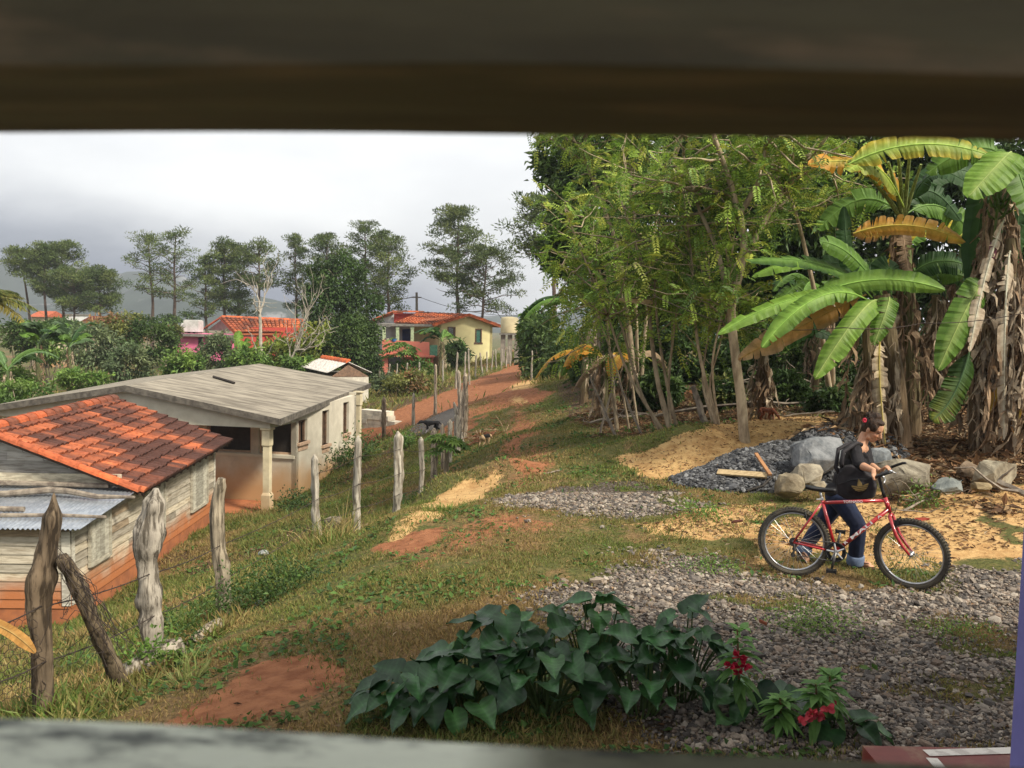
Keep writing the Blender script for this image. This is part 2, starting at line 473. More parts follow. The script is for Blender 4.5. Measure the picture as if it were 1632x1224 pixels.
def ground_material():
    m = bpy.data.materials.new('ground_earth_and_grass')
    m.use_nodes = True
    t = NT(m.node_tree)
    pos = t.n('ShaderNodeNewGeometry').outputs['Position']
    def nz(s, d=6.0, r=.6):
        return t.n('ShaderNodeTexNoise', {'Vector': pos, 'Scale': s, 'Detail': d, 'Roughness': r}).outputs[0]
    A = t.n('ShaderNodeSeparateColor', {0: t.n('ShaderNodeAttribute', attribute_name='Col').outputs[0]})
    B = t.n('ShaderNodeSeparateColor', {0: t.n('ShaderNodeAttribute', attribute_name='Col2').outputs[0]})
    fine, mid, big = nz(28, 8, .7), nz(7), nz(1.2)
    def brk(v, s=.7):   # roughen a mask with fine noise
        return t.ss(t.math('ADD', v, t.math('MULTIPLY', t.math('SUBTRACT', t.math('ADD', t.math('MULTIPLY', fine, .5), t.math('MULTIPLY', mid, .5)), .5), s * 2)), .38, .62)
    green = t.mix(t.ss(fine, .35, .65), (.048, .052, .016), (.115, .12, .034))
    green = t.mix(t.ss(mid, .4, .7, 0, .6), green, (.17, .13, .05))
    straw = t.mix(t.ss(fine, .35, .65), (.10, .062, .028), (.24, .155, .068))
    c = t.mix(t.ss(t.math('ADD', B.outputs[1], t.math('MULTIPLY', t.math('SUBTRACT', mid, .5), 1.2)), .3, .8), green, straw)
    lit = t.mix(t.ss(fine, .38, .6), (.030, .020, .011), (.13, .082, .045))
    c = t.mix(brk(B.outputs[0], .5), c, lit)
    redc = t.mix(t.ss(mid, .3, .7), (.20, .075, .034), (.34, .145, .068))
    redc = t.mix(t.ss(fine, .5, .75, 0, .5), redc, (.13, .055, .03))
    c = t.mix(brk(A.outputs[2]), c, redc)
    sandc = t.mix(t.ss(t.math('ADD', mid, t.math('MULTIPLY', t.math('SUBTRACT', big, .5), .8)), .3, .7), (.38, .215, .085), (.56, .36, .155))
    sandc = t.mix(t.ss(fine, .58, .72, 0, .6), sandc, (.20, .115, .055))
    c = t.mix(brk(A.outputs[1], .6), c, sandc)
    vor = t.n('ShaderNodeTexVoronoi', {'Vector': pos, 'Scale': 24.0, 'Randomness': 1.0})
    vc = t.n('ShaderNodeSeparateColor', {0: vor.outputs['Color']})
    grav = t.mix(vc.outputs[0], (.07, .056, .045), (.22, .185, .155))
    grav = t.mix(t.ss(vor.outputs[0], .35, .6), grav, (.065, .048, .035))
    gm = brk(A.outputs[0], .8)
    c = t.mix(gm, c, grav)
    c = t.mix(brk(B.outputs[2], .5), c, t.mix(fine, (.035, .031, .028), (.13, .118, .108)))
    h = t.math('ADD', t.math('MULTIPLY', fine, .6), t.math('MULTIPLY', mid, .8))
    h = t.math('SUBTRACT', h, t.math('MULTIPLY', t.math('MULTIPLY', vor.outputs[0], gm), 1.2))
    b = t.n('ShaderNodeBump', {'Strength': .8, 'Distance': .035, 'Height': h})
    p = t.n('ShaderNodeBsdfPrincipled', {'Base Color': c, 'Roughness': .95, 'Specular IOR Level': .15, 'Normal': b})
    t.n('ShaderNodeOutputMaterial', {0: p})
    return m

ny, nx = GX.shape
gb = MB()
V = np.stack([GX, GY, GZ], -1).reshape(-1, 3)
i = (np.arange(ny - 1)[:, None] * nx + np.arange(nx - 1)[None]).ravel()
mk = [a.ravel() for a in masks(GX, GY)]
gb.add(V, np.stack([i, i + 1, i + nx + 1, i + nx], 1), np.stack([mk[0], mk[1], mk[2]], 1))
ground = gb.build('ground', ground_material(), smooth=True)
ca = ground.data.color_attributes.new('Col2', 'FLOAT_COLOR', 'POINT')
cc = np.ones((len(V), 4), np.float32); cc[:, :3] = np.stack([mk[3], mk[4], mk[5]], 1)
ca.data.foreach_set('color', cc.ravel())
tag(ground, kind='structure')

# ------------------------------------------------------------------ mountains behind the village
def mountain(name, pts, y, depth, seed, m):
    """ridge drawn through (x, z) points at distance y, with real depth"""
    b = MB()
    pts = np.array(pts, float)
    xs = np.linspace(pts[0, 0], pts[-1, 0], 160); us = np.linspace(-1, 1, 30)
    X, U = np.meshgrid(xs, us)
    H = np.interp(X, pts[:, 0], pts[:, 1])
    n = fbm(X / 60, U * depth / 60, seed, 5)
    Z = -12 + (H + 12) * np.clip(1 - np.abs(U) ** 1.8, 0, 1) * (.80 + .4 * n)
    Y = y + U * depth
    ny, nx = X.shape
    i = (np.arange(ny - 1)[:, None] * nx + np.arange(nx - 1)[None]).ravel()
    b.add(np.stack([X, Y, Z], -1).reshape(-1, 3), np.stack([i, i + 1, i + nx + 1, i + nx], 1))
    return tag(b.build(name, m, smooth=True), kind='structure')
m_mount = mat('forested_limestone', (.035, .05, .04), .95, (.022, .034, .028), .03, 8, bump=.8, col3=(.20, .20, .20), scale3=.02, t3=(.57, .68))
mountain('mountain', [(-900, 20), (-700, 45), (-560, 58), (-500, 60), (-430, 55), (-385, 58), (-330, 38), (-280, 14), (-200, 6)], 960, 150, 3, m_mount)
mountain('mountain', [(-480, 5), (-370, 14), (-330, 22), (-300, 28), (-262, 25), (-225, 28), (-180, 18), (-120, 10), (-40, 5)], 720, 90, 8, m_mount)
mountain('mountain', [(-300, 4), (-150, 8), (-60, 12), (20, 20), (100, 30), (200, 40), (330, 40), (520, 20)], 1150, 180, 15, m_mount)
# ------------------------------------------------------------------ building helpers
rng = np.random.default_rng(7)

def on_wall(px, py, P, D):
    """where the line of sight through a pixel meets an upright plane: metres along it, height"""
    d = ray(px, py)
    a = np.array([[d.x, -D[0]], [d.y, -D[1]]])
    tt, s = np.linalg.solve(a, np.array([P[0] - EYE.x, P[1] - EYE.y]))
    return s, EYE.z + tt * d.z

def seg(mb, P, D, N, s0, s1, z0, z1, th, top1=None, bot1=None, col=(1, 1, 1), off=0.0):
    """upright slab along D from s0 to s1; N points to its outer face; th is depth behind that face"""
    P = Vector((P[0], P[1])); D = Vector(D); N = Vector(N)
    t1 = z1 if top1 is None else top1
    b1 = z0 if bot1 is None else bot1
    f0 = P + D * s0 + N * off; f1 = P + D * s1 + N * off
    k0 = f0 - N * th; k1 = f1 - N * th
    V = [(*f0, z0), (*f1, b1), (*k1, b1), (*k0, z0), (*f0, z1), (*f1, t1), (*k1, t1), (*k0, z1)]
    return mb.hexa(V, col)

def wall_open(mb, P, D, N, L, z0, z1, th, ops, top1=None, bot1=None, col=(1, 1, 1)):
    t1 = z1 if top1 is None else top1
    b1 = z0 if bot1 is None else bot1
    es = sorted({0.0, L, *[o[0] for o in ops], *[o[1] for o in ops]})
    T = lambda s: z1 + (t1 - z1) * s / L
    B = lambda s: z0 + (b1 - z0) * s / L
    for a, b in zip(es, es[1:]):
        inn = sorted([(o[2], o[3]) for o in ops if o[0] <= a + 1e-6 and o[1] >= b - 1e-6])
        lo = None
        for (za, zb) in inn:
            seg(mb, P, D, N, a, b, B(a) if lo is None else lo, za, th, za, B(b) if lo is None else lo, col)
            lo = zb
        seg(mb, P, D, N, a, b, B(a) if lo is None else lo, T(a), th, T(b), B(b) if lo is None else lo, col)

def clapboards(mb, P, D, N, s0, s1, z0, z1, h=.15, cols=None, top=None, cut=()):
    """overlapping weathered boards on the outer face of a wall; top(s) cuts them under a gable"""
    z = z0
    k = 0
    while z < z1 - .02:
        zz = min(z + h, z1)
        a = s0
        while a < s1 - .05:
            b = min(s1, a + rng.uniform(1.2, 3.4))
            if s1 - b < .4: b = s1
            aa, bb = a, b
            if top is not None:
                ss = [s for s in np.linspace(aa, bb, 24) if top(s) > zz]
                if len(ss) < 2:
                    a = b; continue
                aa, bb = min(ss), max(ss)
            c = np.array(cols[rng.integers(len(cols))]) * rng.uniform(.8, 1.15)
            P2 = Vector(P); D2 = Vector(D); N2 = Vector(N)
            lo, up = .028 + rng.uniform(0, .006), .010
            f0 = P2 + D2 * aa; f1 = P2 + D2 * (bb - .004)
            V = [(*(f0 + N2 * lo), z), (*(f1 + N2 * lo), z), (*(f1 + N2 * .002), z), (*(f0 + N2 * .002), z),
                 (*(f0 + N2 * up), zz + .012), (*(f1 + N2 * up), zz + .012), (*(f1 + N2 * .002), zz + .012), (*(f0 + N2 * .002), zz + .012)]
            mb.hexa(V, c)
            a = b
        z = zz; k += 1

def tiles(mb, e0, e1, r0, r1, cw=.24, ch=.34, dark=.35, seed=0, seg_=5, bright=1.0, sag=0.0, moss=0.0):
    """barrel tiles over a slope: e0-e1 the eave, r0-r1 the ridge"""
    rg = np.random.default_rng(seed)
    e0, e1, r0, r1 = [Vector(p) for p in (e0, e1, r0, r1)]
    nc = max(2, round((e1 - e0).length / cw)); nr = max(2, round((r0 - e0).length / ch))
    nrm = (e1 - e0).cross(r0 - e0).normalized()
    if nrm.z < 0: nrm = -nrm
    for i in range(nc):
        for j in range(nr):
            u = (i + .5) / nc
            jv = rg.uniform(-.08, .08)
            v0 = max(0, (j + jv) / nr - (.015 if j == 0 else 0)); v1 = min(1.0, (j + 1.35 + jv) / nr)
            a0 = e0.lerp(e1, u).lerp(r0.lerp(r1, u), v0); a1 = e0.lerp(e1, u).lerp(r0.lerp(r1, u), v1)
            if j == 0: a0 = a0 + (a0 - a1).normalized() * .05
            a0 = a0 - Vector((0, 0, sag * math.sin(PI * u) * math.sin(PI * v0))); a1 = a1 - Vector((0, 0, sag * math.sin(PI * u) * math.sin(PI * v1)))
            sd = (e1 - e0).normalized() + nrm * rg.uniform(-.05, .05)
            w0, w1 = cw * .56, cw * .46
            h0, h1 = cw * .36 + rg.uniform(0, .02), cw * .22
            n = float(fbm(u * nc * .22, (j + .5) * .36, seed + 3, 4))
            st = dark + (n - .5) * 2.7 + (rg.random() - .5) * .5 + .3 * (v0 > .86) + .25 * (j == 0) + moss * (1 - v0) * (.25 + .75 * u)
            base = np.array([.55, .15, .055]) * rg.uniform(.82, 1.15)
            if rg.random() < .2: base = np.array([.42, .115, .05])
            c = base * (1 - np.clip(st, 0, 1)) + np.array([.095, .038, .026]) * np.clip(st, 0, 1)
            c = c * (1 - .35 * np.clip(st - .9, 0, 1))
            c = c * bright
            V = []
            for (p, w, h, lift) in ((a0, w0, h0, .045), (a1, w1, h1, .012)):
                for k in range(seg_ + 1):
                    an = PI * k / seg_
                    V.append(tuple(p + sd * (-math.cos(an) * w) + nrm * (math.sin(an) * h + lift)))
            F = [(k, k + 1, seg_ + 2 + k, seg_ + 1 + k) for k in range(seg_)] + [tuple(range(seg_, -1, -1))]
            mb.add(V, F, c)

def ridge_tiles(mb, a, b, side, up, r=.13, ln=.36, seed=1, dark=.4):
    rg = np.random.default_rng(seed)
    a, b, side, up = Vector(a), Vector(b), Vector(side).normalized(), Vector(up).normalized()
    n = max(2, round((b - a).length / ln))
    for i in range(n):
        p0 = a.lerp(b, i / n); p1 = a.lerp(b, min(1, (i + 1.12) / n))
        st = np.clip(dark + (rg.random() - .5) * .9, 0, 1)
        c = np.array([.62, .14, .045]) * (1 - st) + np.array([.13, .055, .035]) * st
        V = []
        for (p, k_) in ((p0, 1.12), (p1, .95)):
            for k in range(7):
                an = PI * k / 6
                V.append(tuple(p + side * (-math.cos(an) * r * k_) + up * (math.sin(an) * r * .8 * k_)))
        mb.add(V, [(k, k + 1, 8 + k, 7 + k) for k in range(6)] + [tuple(range(6, -1, -1)), tuple(range(7, 14))], c)

def corrugated(mb, p00, p10, p01, p11, pitch=.09, amp=.014, colf=None, rows=6):
    """wavy sheet metal; p00-p10 along the eave, p00-p01 up the slope"""
    p00, p10, p01, p11 = [np.array(tuple(p)) for p in (p00, p10, p01, p11)]
    L = np.linalg.norm(p10 - p00)
    n = int(L / pitch * 6); us = np.linspace(0, 1, n); vs = np.linspace(0, 1, rows)
    U, V_ = np.meshgrid(us, vs)
    nrm = np.cross(p10 - p00, p01 - p00); nrm /= np.linalg.norm(nrm)
    if nrm[2] < 0: nrm = -nrm
    B = (p00 + (p10 - p00) * U[..., None]) * (1 - V_[..., None]) + (p01 + (p11 - p01) * U[..., None]) * V_[..., None]
    B = B + nrm * (np.sin(U * L / pitch * 2 * PI) * amp)[..., None]
    i = (np.arange(rows - 1)[:, None] * n + np.arange(n - 1)[None]).ravel()
    base = B.reshape(-1, 3)
    F = np.stack([i, i + 1, i + n + 1, i + n], 1)
    low = base - nrm * .006
    mb.add(base, F); mb.add(low, F[:, ::-1])

WHITE = (1, 1, 1)
m_board = mat('weathered_grey_boards', (.92, .90, .86), .85, (.58, .55, .50), 3.0, 10, .35, .6, (1, 1, 9), True, .35, 22, col3=(.30, .19, .10), scale3=1.6, t3=(.55, .8), stain=((.42, .15, .055), -2.15, -2.75))
m_found = mat('red_mud_masonry', (.42, .15, .06), .9, (.30, .11, .05), 4, 8, bump=.4)
m_tile = mat('clay_roof_tiles', (1, 1, 1), .85, (.62, .58, .55), 9, 8, .3, .6, attr=True, bump=.3, bscale=30, col3=(.07, .05, .04), scale3=2.2, t3=(.58, .8))
m_zinc = mat('corrugated_zinc', (.50, .53, .56), .38, (.34, .37, .41), 4, 8, metal=.75, spec=.5, col3=(.20, .09, .05), scale3=5.5, t3=(.68, .72))
m_paintwood = mat('old_cream_paint_on_wood', (.55, .52, .43), .8, (.36, .33, .27), 5, 9, .4, .6, (1, 1, 4), True, .3)
m_pole = mat('bare_bleached_poles', (.30, .25, .19), .85, (.14, .11, .085), 7, 8, .35, .65, bump=.5)
m_under = mat('dark_roof_timber', (.10, .065, .045), .9)
m_grey_wall = mat('unpainted_plaster', (.62, .565, .45), .9, (.50, .45, .35), 2.2, 9, .3, .7, bump=.15, bscale=40, col3=(.38, .35, .29), scale3=.9, t3=(.55, .75), stain=((.50, .30, .145), -1.7, -2.9))
m_cream = mat('cream_plaster', (.66, .57, .38), .85, (.54, .46, .30), 4, 8, bump=.1, stain=((.46, .27, .13), -2.3, -3.3))
m_gable = mat('pale_gable_plaster', (.60, .56, .44), .9, (.52, .48, .37), 2.5, 8)
m_slab = mat('streaked_concrete_roof', (.31, .272, .21), .95, (.135, .115, .088), 1.6, 11, .34, .64, (.55, 2.6, 1), bump=.35, bscale=9, col3=(.13, .11, .085), scale3=1.3, t3=(.56, .8))
m_slab_edge = mat('mossy_concrete_edge', (.17, .15, .12), .95, (.08, .07, .058), 6, 8, bump=.4)
m_sill = mat('clay_coloured_sill', (.52, .36, .24), .9, (.42, .28, .19), 6)
m_dark = mat('shut_dark_opening', (.035, .028, .022), .7)
m_wood_frame = mat('brown_window_timber', (.17, .10, .06), .8, (.09, .055, .035), 8)

# ------------------------------------------------------------------ wooden house with the clay tile roof
PW = (-7.75, 15.4); DW = Vector((-.33, 8.3)).normalized(); NW = Vector((DW.y, -DW.x)); LW = -NW
ZB = -3.25
house = thing('wooden_house', 'weathered plank house with orange clay tile roof and zinc lean-to, lower left', 'house', G(-9.5, 19))
WT = -1.08
win = [on_wall(140, 845, PW, DW)[0], on_wall(169, 845, PW, DW)[0], on_wall(229, 800, PW, DW)[0], on_wall(257, 800, PW, DW)[0], on_wall(303, 780, PW, DW)[0], on_wall(326, 780, PW, DW)[0]]
wins = [(win[0], win[1], -2.2, -1.42), (win[2], win[3], -2.35, -1.2), (win[4], win[5], -2.42, -1.22)]
cols = [(.60, .54, .43), (.50, .455, .37), (.42, .38, .31), (.64, .57, .44), (.46, .36, .25), (.55, .50, .41)]
LM = 8.55; LL = 2.6           # whole length, length of the lean-to
wl = MB(); P0 = Vector(PW)
wall_open(wl, PW, DW, NW, LL, ZB + .5, -1.375, .06, [], -1.165)
wall_open(wl, Vector(PW) + DW * LL, DW, NW, LM - LL, ZB + .5, WT, .06, [])
clapboards(wl, PW, DW, NW, 0, LL, ZB + .45, -1.2, .155, cols, lambda s: -1.36 + .08 * s)
clapboards(wl, PW, DW, NW, LL, LM, ZB + .45, WT - .02, .155, cols)
# front of the lean-to, front gable of the house, back and far walls
wall_open(wl, PW, LW, -DW, 5.4, ZB + .5, -1.36, .06, [])
clapboards(wl, PW, LW, -DW, 0, 5.4, ZB + .45, -1.4, .16, cols)
PG = P0 + DW * LL
gt = lambda s: -1.08 + min(s, 5.6 - s) * .385 + .05
for s in np.arange(0, 5.6, .2):
    seg(wl, PG, LW, -DW, s, min(s + .2, 5.6), -1.5, gt(s), .06, gt(min(s + .2, 5.6)))
clapboards(wl, PG, LW, -DW, .02, 5.58, -1.1, .2, .17, [(.46, .45, .42), (.40, .39, .36), (.36, .35, .33)], gt)
PB = P0 + DW * LM
for s in np.arange(0, 5.6, .2):
    seg(wl, PB, LW, DW, s, min(s + .2, 5.6), ZB + .5, gt(s), .06, gt(min(s + .2, 5.6)))
seg(wl, P0 + LW * 5.6, DW, LW, 0, LM, ZB + .5, WT, .06)
wl.build('wall', m_board, house)
fd = MB()
wall_open(fd, P0 + NW * .012, DW, NW, LM, ZB - .5, ZB + .5, .3, [])
wall_open(fd, P0 - DW * .012, LW, -DW, 5.4, ZB - .5, ZB + .5, .3, [])
seg(fd, PB + DW * .012, LW, DW, 0, 5.6, ZB - .5, ZB + .5, .3)
fd.build('foundation', m_found, house)
tr = MB()   # corner boards, top plate and the pale band across the gable
for s, tz in ((.0, -1.38), (LM - .1, WT)):
    seg(tr, PW, DW, NW, s, s + .1, ZB + .5, tz, .02, off=.05, col=(1.1, 1.1, 1.1))
seg(tr, P0 - DW * .03, LW, -DW, -.03, .12, ZB + .5, -1.42, .02, off=.02, col=(1.1, 1.1, 1.1))
seg(tr, PW, DW, NW, LL, LM - .1, WT - .1, WT, .02, off=.048, col=(.8, .8, .8))
seg(tr, PG, LW, -DW, .1, 5.5, -1.02, -.84, .03, off=.06, col=(1.15, 1.1, .98))
tr.build('trim_board', m_paintwood, house)
for (a, b, za, zb) in wins:
    sh = MB()
    n = 4
    for k in range(n):
        x0 = a + (b - a) * k / n; x1 = a + (b - a) * (k + 1) / n - .012
        seg(sh, PW, DW, NW, x0, x1, za, zb, .03, off=.062, col=np.array((.95, .95, .92)) * rng.uniform(.7, 1.1))
    w = sh.build('shutter', m_paintwood, house)
    fr = MB()
    for (x0, x1, z0, z1) in ((a - .08, a, za - .06, zb + .06), (b, b + .08, za - .06, zb + .06), (a, b, zb, zb + .07), (a, b, za - .07, za)):
        seg(fr, PW, DW, NW, x0, x1, z0, z1, .05, off=.082, col=(.85, .83, .78))
    fr.build('frame', m_paintwood, w)
# tile roof
Ov = .36
def HW(s, l, z): 
    p = P0 + DW * s + LW * l
    return Vector((p.x, p.y, z))
rf = MB()
e0, e1 = HW(LL - .25, -Ov, -1.19), HW(LM + .35, -Ov, -.98); r0, r1 = HW(LL - .25, 2.8, .02), HW(LM + .35, 2.8, .12)
l0, l1 = HW(LL - .25, 5.6 + Ov, -1.15), HW(LM + .35, 5.6 + Ov, -1.05)
tiles(rf, e0, e1, r0, r1, .205, .31, .58, 4, 6, sag=.06, moss=.6)
tiles(rf, l0, l1, r0, r1, .25, .335, .5, 5, 4)
for (p, q) in ((e0, r0), (l0, r0)):
    ridge_tiles(rf, p + Vector((0, 0, .05)) - Vector((*DW, 0)) * .02, q + Vector((0, 0, .05)) - Vector((*DW, 0)) * .02, (*DW, 0), (0, 0, 1), .12, .4, 9, .12)
ridge_tiles(rf, r0 + Vector((0, 0, .02)), r1 + Vector((0, 0, .02)), (*LW, 0), (0, 0, 1), .16, .4, 10, .55)
rf.build('roof', m_tile, house)
ud = MB()
for (p, q, r_, s_) in ((e0, e1, r1, r0), (l0, l1, r1, r0)):
    dn = Vector((0, 0, -.05))
    ud.hexa([p + dn, q + dn, r_ + dn, s_ + dn, p, q, r_, s_] if (q - p).cross(s_ - p).z > 0 else [s_ + dn, r_ + dn, q + dn, p + dn, s_, r_, q, p])
for k in range(14):
    u = (k + .5) / 14
    p = e0.lerp(e1, u); q = r0.lerp(r1, u)
    ud.tube([p + (q - p) * .005 + Vector((0, 0, -.09)), p + (q - p) * .3 + Vector((0, 0, -.09))], .035, 6)
ud.build('rafters', m_under, house)
# lean-to roof of zinc with poles laid on it
z0, z1, z2, z3 = HW(-.25, -.28, -1.33), HW(-.25, 5.6, -1.33), HW(LL + .02, -.28, -1.12), HW(LL + .02, 5.6, -1.12)
zn = MB(); corrugated(zn, z0, z1, z2, z3, .085, .016)
zn.build('lean_to_roof', m_zinc, house)
def pole(label, pts, rad, jit=.25):
    b = MB(); g = np.random.default_rng(int(abs(pts[0][0]) * 100))
    b.tube(pts, rad, 7, jit=jit, rng=g)
    return tag(b.build('roof_pole', m_pole, smooth=False, loc=pts[0]), label, 'pole', 'poles weighing down the zinc lean-to roof')
def ZR(s, l, dz): return HW(s, l, -1.12 - .21 * (LL - s) / 2.85 + dz)
pole('crooked bleached pole lying along the upper zinc sheets, its end at the house corner', [ZR(1.55, -.55, .09), ZR(1.6, .2, .08), ZR(1.75, .8, .14), ZR(1.85, 1.2, .13), ZR(1.75, 2.0, .07), ZR(1.7, 3.3, .08), ZR(1.75, 5.2, .08)], [.03, .05, .06, .07, .06, .05, .045])
pole('straight grey pole lying across the lower edge of the zinc roof', [ZR(.35, -.5, .05), ZR(.4, .4, .06), ZR(.35, 1.6, .055), ZR(.45, 3, .06), ZR(.4, 5.2, .06)], [.03, .035, .04, .045, .04])
pole('short rusty-brown board lying on the middle of the zinc roof', [ZR(.75, 1.15, .06), ZR(.75, 2.2, .065), ZR(.8, 4.6, .06)], [.05, .055, .05], .05)
pole('thick dark beam tucked under the gable where the zinc begins', [ZR(2.42, .3, .08), ZR(2.45, 2, .1), ZR(2.45, 5.4, .1)], [.05, .06, .06], .15)
# ------------------------------------------------------------------ grey concrete house
AX = Vector((.188, .982)).normalized(); LX = Vector((-AX.y, AX.x)); C0 = Vector((-6.92, 25.3))
gh = thing('grey_house', 'unpainted grey plaster house with low concrete gable roof and cream porch column', 'house', G(-9, 30))
def HG(a, l, z):
    p = C0 + AX * a + LX * l
    return Vector((p.x, p.y, z))
WALL0 = 1.75; WLEN = 7.1; WID = 9.4
NX = Vector((AX.y, -AX.x))
PS = C0 + AX * WALL0
WLEN = on_wall(567, 700, PS, AX)[0]
REARC = on_wall(574, 690, PS, AX)[0]
def ops(L): return [(*sorted((on_wall(a, m, PS, AX)[0], on_wall(b, m, PS, AX)[0])), on_wall((a + b) / 2, y1, PS, AX)[1], on_wall((a + b) / 2, y0, PS, AX)[1]) for (a, b, y0, y1, m) in L]
side_ops = ops([(475, 490, 669, 704, 685), (513.5, 524.5, 654, 708, 680), (547, 556, 641, 690, 665)])
wm = MB()
TOPF = lambda a: -.47 + .034 * a          # underside of the roof along the eave
wall_open(wm, PS, AX, NX, WLEN, -3.6, TOPF(WALL0), .16, side_ops, TOPF(WALL0 + WLEN))
front_ops = [(.15, 1.25, -1.75, -.75), (1.5, 3.0, -1.75, -.75), (4.0, 4.9, -2.95, -.75)]
wall_open(wm, PS + LX * .0, LX, -AX, WID, -3.6, -.42, .16, front_ops)
seg(wm, PS + AX * WLEN, LX, AX, .0, WID, -3.6, -.15, .16)
seg(wm, C0 + LX * WID + AX * WALL0, AX, LX, 0, WLEN, -3.6, -.4, .16)
wm.build('wall', m_grey_wall, gh)
gg = MB()   # cream gable over the porch, and the rear one
gtop = lambda l, a: (-.47 + .034 * a) + (.76 - .0 * a) * (1 - abs(l - 4.7) / 4.7) * 1.0
for s in np.linspace(-.0, 9.0, 19):
    seg(gg, C0 - LX * -.0, LX, -AX, s, s + .5, -.72, gtop(s, 0) - .02, .18, gtop(s + .5, 0) - .02)
gg.build('gable', m_gable, gh)
gg = MB()
for s in np.linspace(-.0, 9.0, 19):
    seg(gg, C0 + AX * (WALL0 + WLEN + .02), LX, AX, s, s + .5, -.3, gtop(s, WALL0 + WLEN) - .09, .18, gtop(s + .5, WALL0 + WLEN) - .09)
gg.build('gable', m_gable, gh)
gg = MB()
seg(gg, C0 + AX * .18, AX, NX, 0, WALL0 - .19, -.72, -.45, .16, -.40)
gg.build('porch_beam', m_gable, gh)
for (a, l) in ((.09, .13), (.09, 4.6), (.09, 9.2), (WALL0 + REARC + .12, .13)):
    cm = MB()
    zt = -.722 if a < 1 else -.16
    def ring(r, z): return [HG(a - r, l - r, z), HG(a - r, l + r, z), HG(a + r, l + r, z), HG(a + r, l - r, z)]
    zb = -3.3
    prof = [(.13, zb), (.13, zb + .62), (.095, zb + .7), (.095, zt - .55), (.12, zt - .5), (.12, zt - .07), (.16, zt - .05), (.16, zt)]
    V = [tuple(v) for r_, z in prof for v in ring(r_, z)]
    F = [(4 * i + k, 4 * i + 4 + k, 4 * i + 4 + (k + 1) % 4, 4 * i + (k + 1) % 4) for i in range(len(prof) - 1) for k in range(4)]
    F += [(0, 1, 2, 3), tuple(range(4 * len(prof) - 1, 4 * len(prof) - 5, -1))]
    cm.add(V, F)
    cm.build('column', m_cream, gh)
for (a, b, z0, z1) in side_ops:
    wf = MB()
    for (x0, x1, za, zb) in ((a, a + .07, z0, z1), (b - .07, b, z0, z1), (a + .07, b - .07, z1 - .07, z1), ((a + b) / 2 - .03, (a + b) / 2 + .03, z0, z1 - .07)):
        seg(wf, PS, AX, NX, x0, x1, za, zb, .06, off=-.09)
    w = wf.build('window', m_wood_frame, gh)
    pn = MB(); seg(pn, PS, AX, NX, a + .07, (a + b) / 2 - .03, z0, z1 - .07, .02, off=-.12)
    pn.build('shutter', m_sill, w)
    sm = MB(); seg(sm, PS, AX, NX, a - .05, b + .05, z0 - .09, z0, .26, off=.08)
    seg(sm, PS, AX, NX, a, b, z0 - .26, z0 - .09, .02, off=.022)
    sm.build('sill', m_sill, w)
for (a, b, z0, z1) in front_ops:
    wf = MB()
    for (x0, x1) in ((a, a + .06), (b - .06, b)):
        seg(wf, PS, LX, -AX, x0, x1, z0, z1, .06, off=-.08)
    seg(wf, PS, LX, -AX, a + .06, b - .06, z0, z0 + .06, .06, off=-.08)
    w = wf.build('window' if z0 > -2 else 'door', m_sill, gh)
    pn = MB(); seg(pn, PS, LX, -AX, a + .06, b - .06, z0 + .06, z1, .03, off=-.13)
    pn.build('pane', m_dark, w)
sl_ = MB(); seg(sl_, PS, LX, -AX, .05, 3.2, -1.86, -1.77, .1, off=.06)
sl_.build('porch_sill', m_gable, gh)
pf = MB()
pf.hexa([HG(-.15, -.15, -3.9), HG(WALL0 - .02, -.15, -3.9), HG(WALL0 - .02, 9.5, -3.9), HG(-.15, 9.5, -3.9), HG(-.15, -.15, -3.22), HG(WALL0 - .02, -.15, -3.22), HG(WALL0 - .02, 9.5, -3.22), HG(-.15, 9.5, -3.22)][::1] if False else
        [HG(-.15, 9.5, -3.9), HG(-.15, -.15, -3.9), HG(WALL0 - .02, -.15, -3.9), HG(WALL0 - .02, 9.5, -3.9), HG(-.15, 9.5, -3.22), HG(-.15, -.15, -3.22), HG(WALL0 - .02, -.15, -3.22), HG(WALL0 - .02, 9.5, -3.22)])
pf.build('porch_floor', m_found, gh)
# roof: two slopes of a thin slab, with a darker edge
Fp, Ap, Bp, Rp, Lp, Kp = at(446, 668, 25.0), at(200, 614.5, 25.95), at(590, 611, 35.0), at(414, 579.5, 35.95), at(-45, 652, 26.9), None
Kp = Lp + (Bp - Fp)
dn = Vector((0, 0, -.15))
def slab(mb, a, b, c, d, dn): mb.hexa([a + dn, b + dn, c + dn, d + dn, a, b, c, d])
rm = MB(); slab(rm, Fp, Bp, Rp, Ap, dn); slab(rm, Ap, Rp, Kp, Lp, dn)
rm.build('roof', m_slab, gh)
ed = MB()
out = Vector((0, 0, .012))
for (p, q, n_) in ((Fp, Bp, Vector((*NX, 0))), (Ap, Fp, Vector((*-AX, 0))), (Lp, Ap, Vector((*-AX, 0)))):
    p_, q_ = p + n_ * .003, q + n_ * .003
    ed.add([tuple(v) for v in (p_ + dn * 1.15, q_ + dn * 1.15, q_ + out, p_ + out, p_ + n_ * .03 + dn * 1.15, q_ + n_ * .03 + dn * 1.15, q_ + n_ * .03 + out, p_ + n_ * .03 + out)],
           [(4, 5, 6, 7), (0, 3, 2, 1), (3, 7, 6, 2), (0, 1, 5, 4), (0, 4, 7, 3), (1, 2, 6, 5)])
ed.build('roof_edge', m_slab_edge, gh)
p = Ap.lerp(Rp, .44).lerp(Fp.lerp(Bp, .44), .14); q = Ap.lerp(Rp, .40).lerp(Fp.lerp(Bp, .40), .34)
rb = MB(); up_ = Vector((0, 0, .035)); rb.tube([p + up_, p.lerp(q, .5) + up_ * 1.2, q + up_], .045, 5)
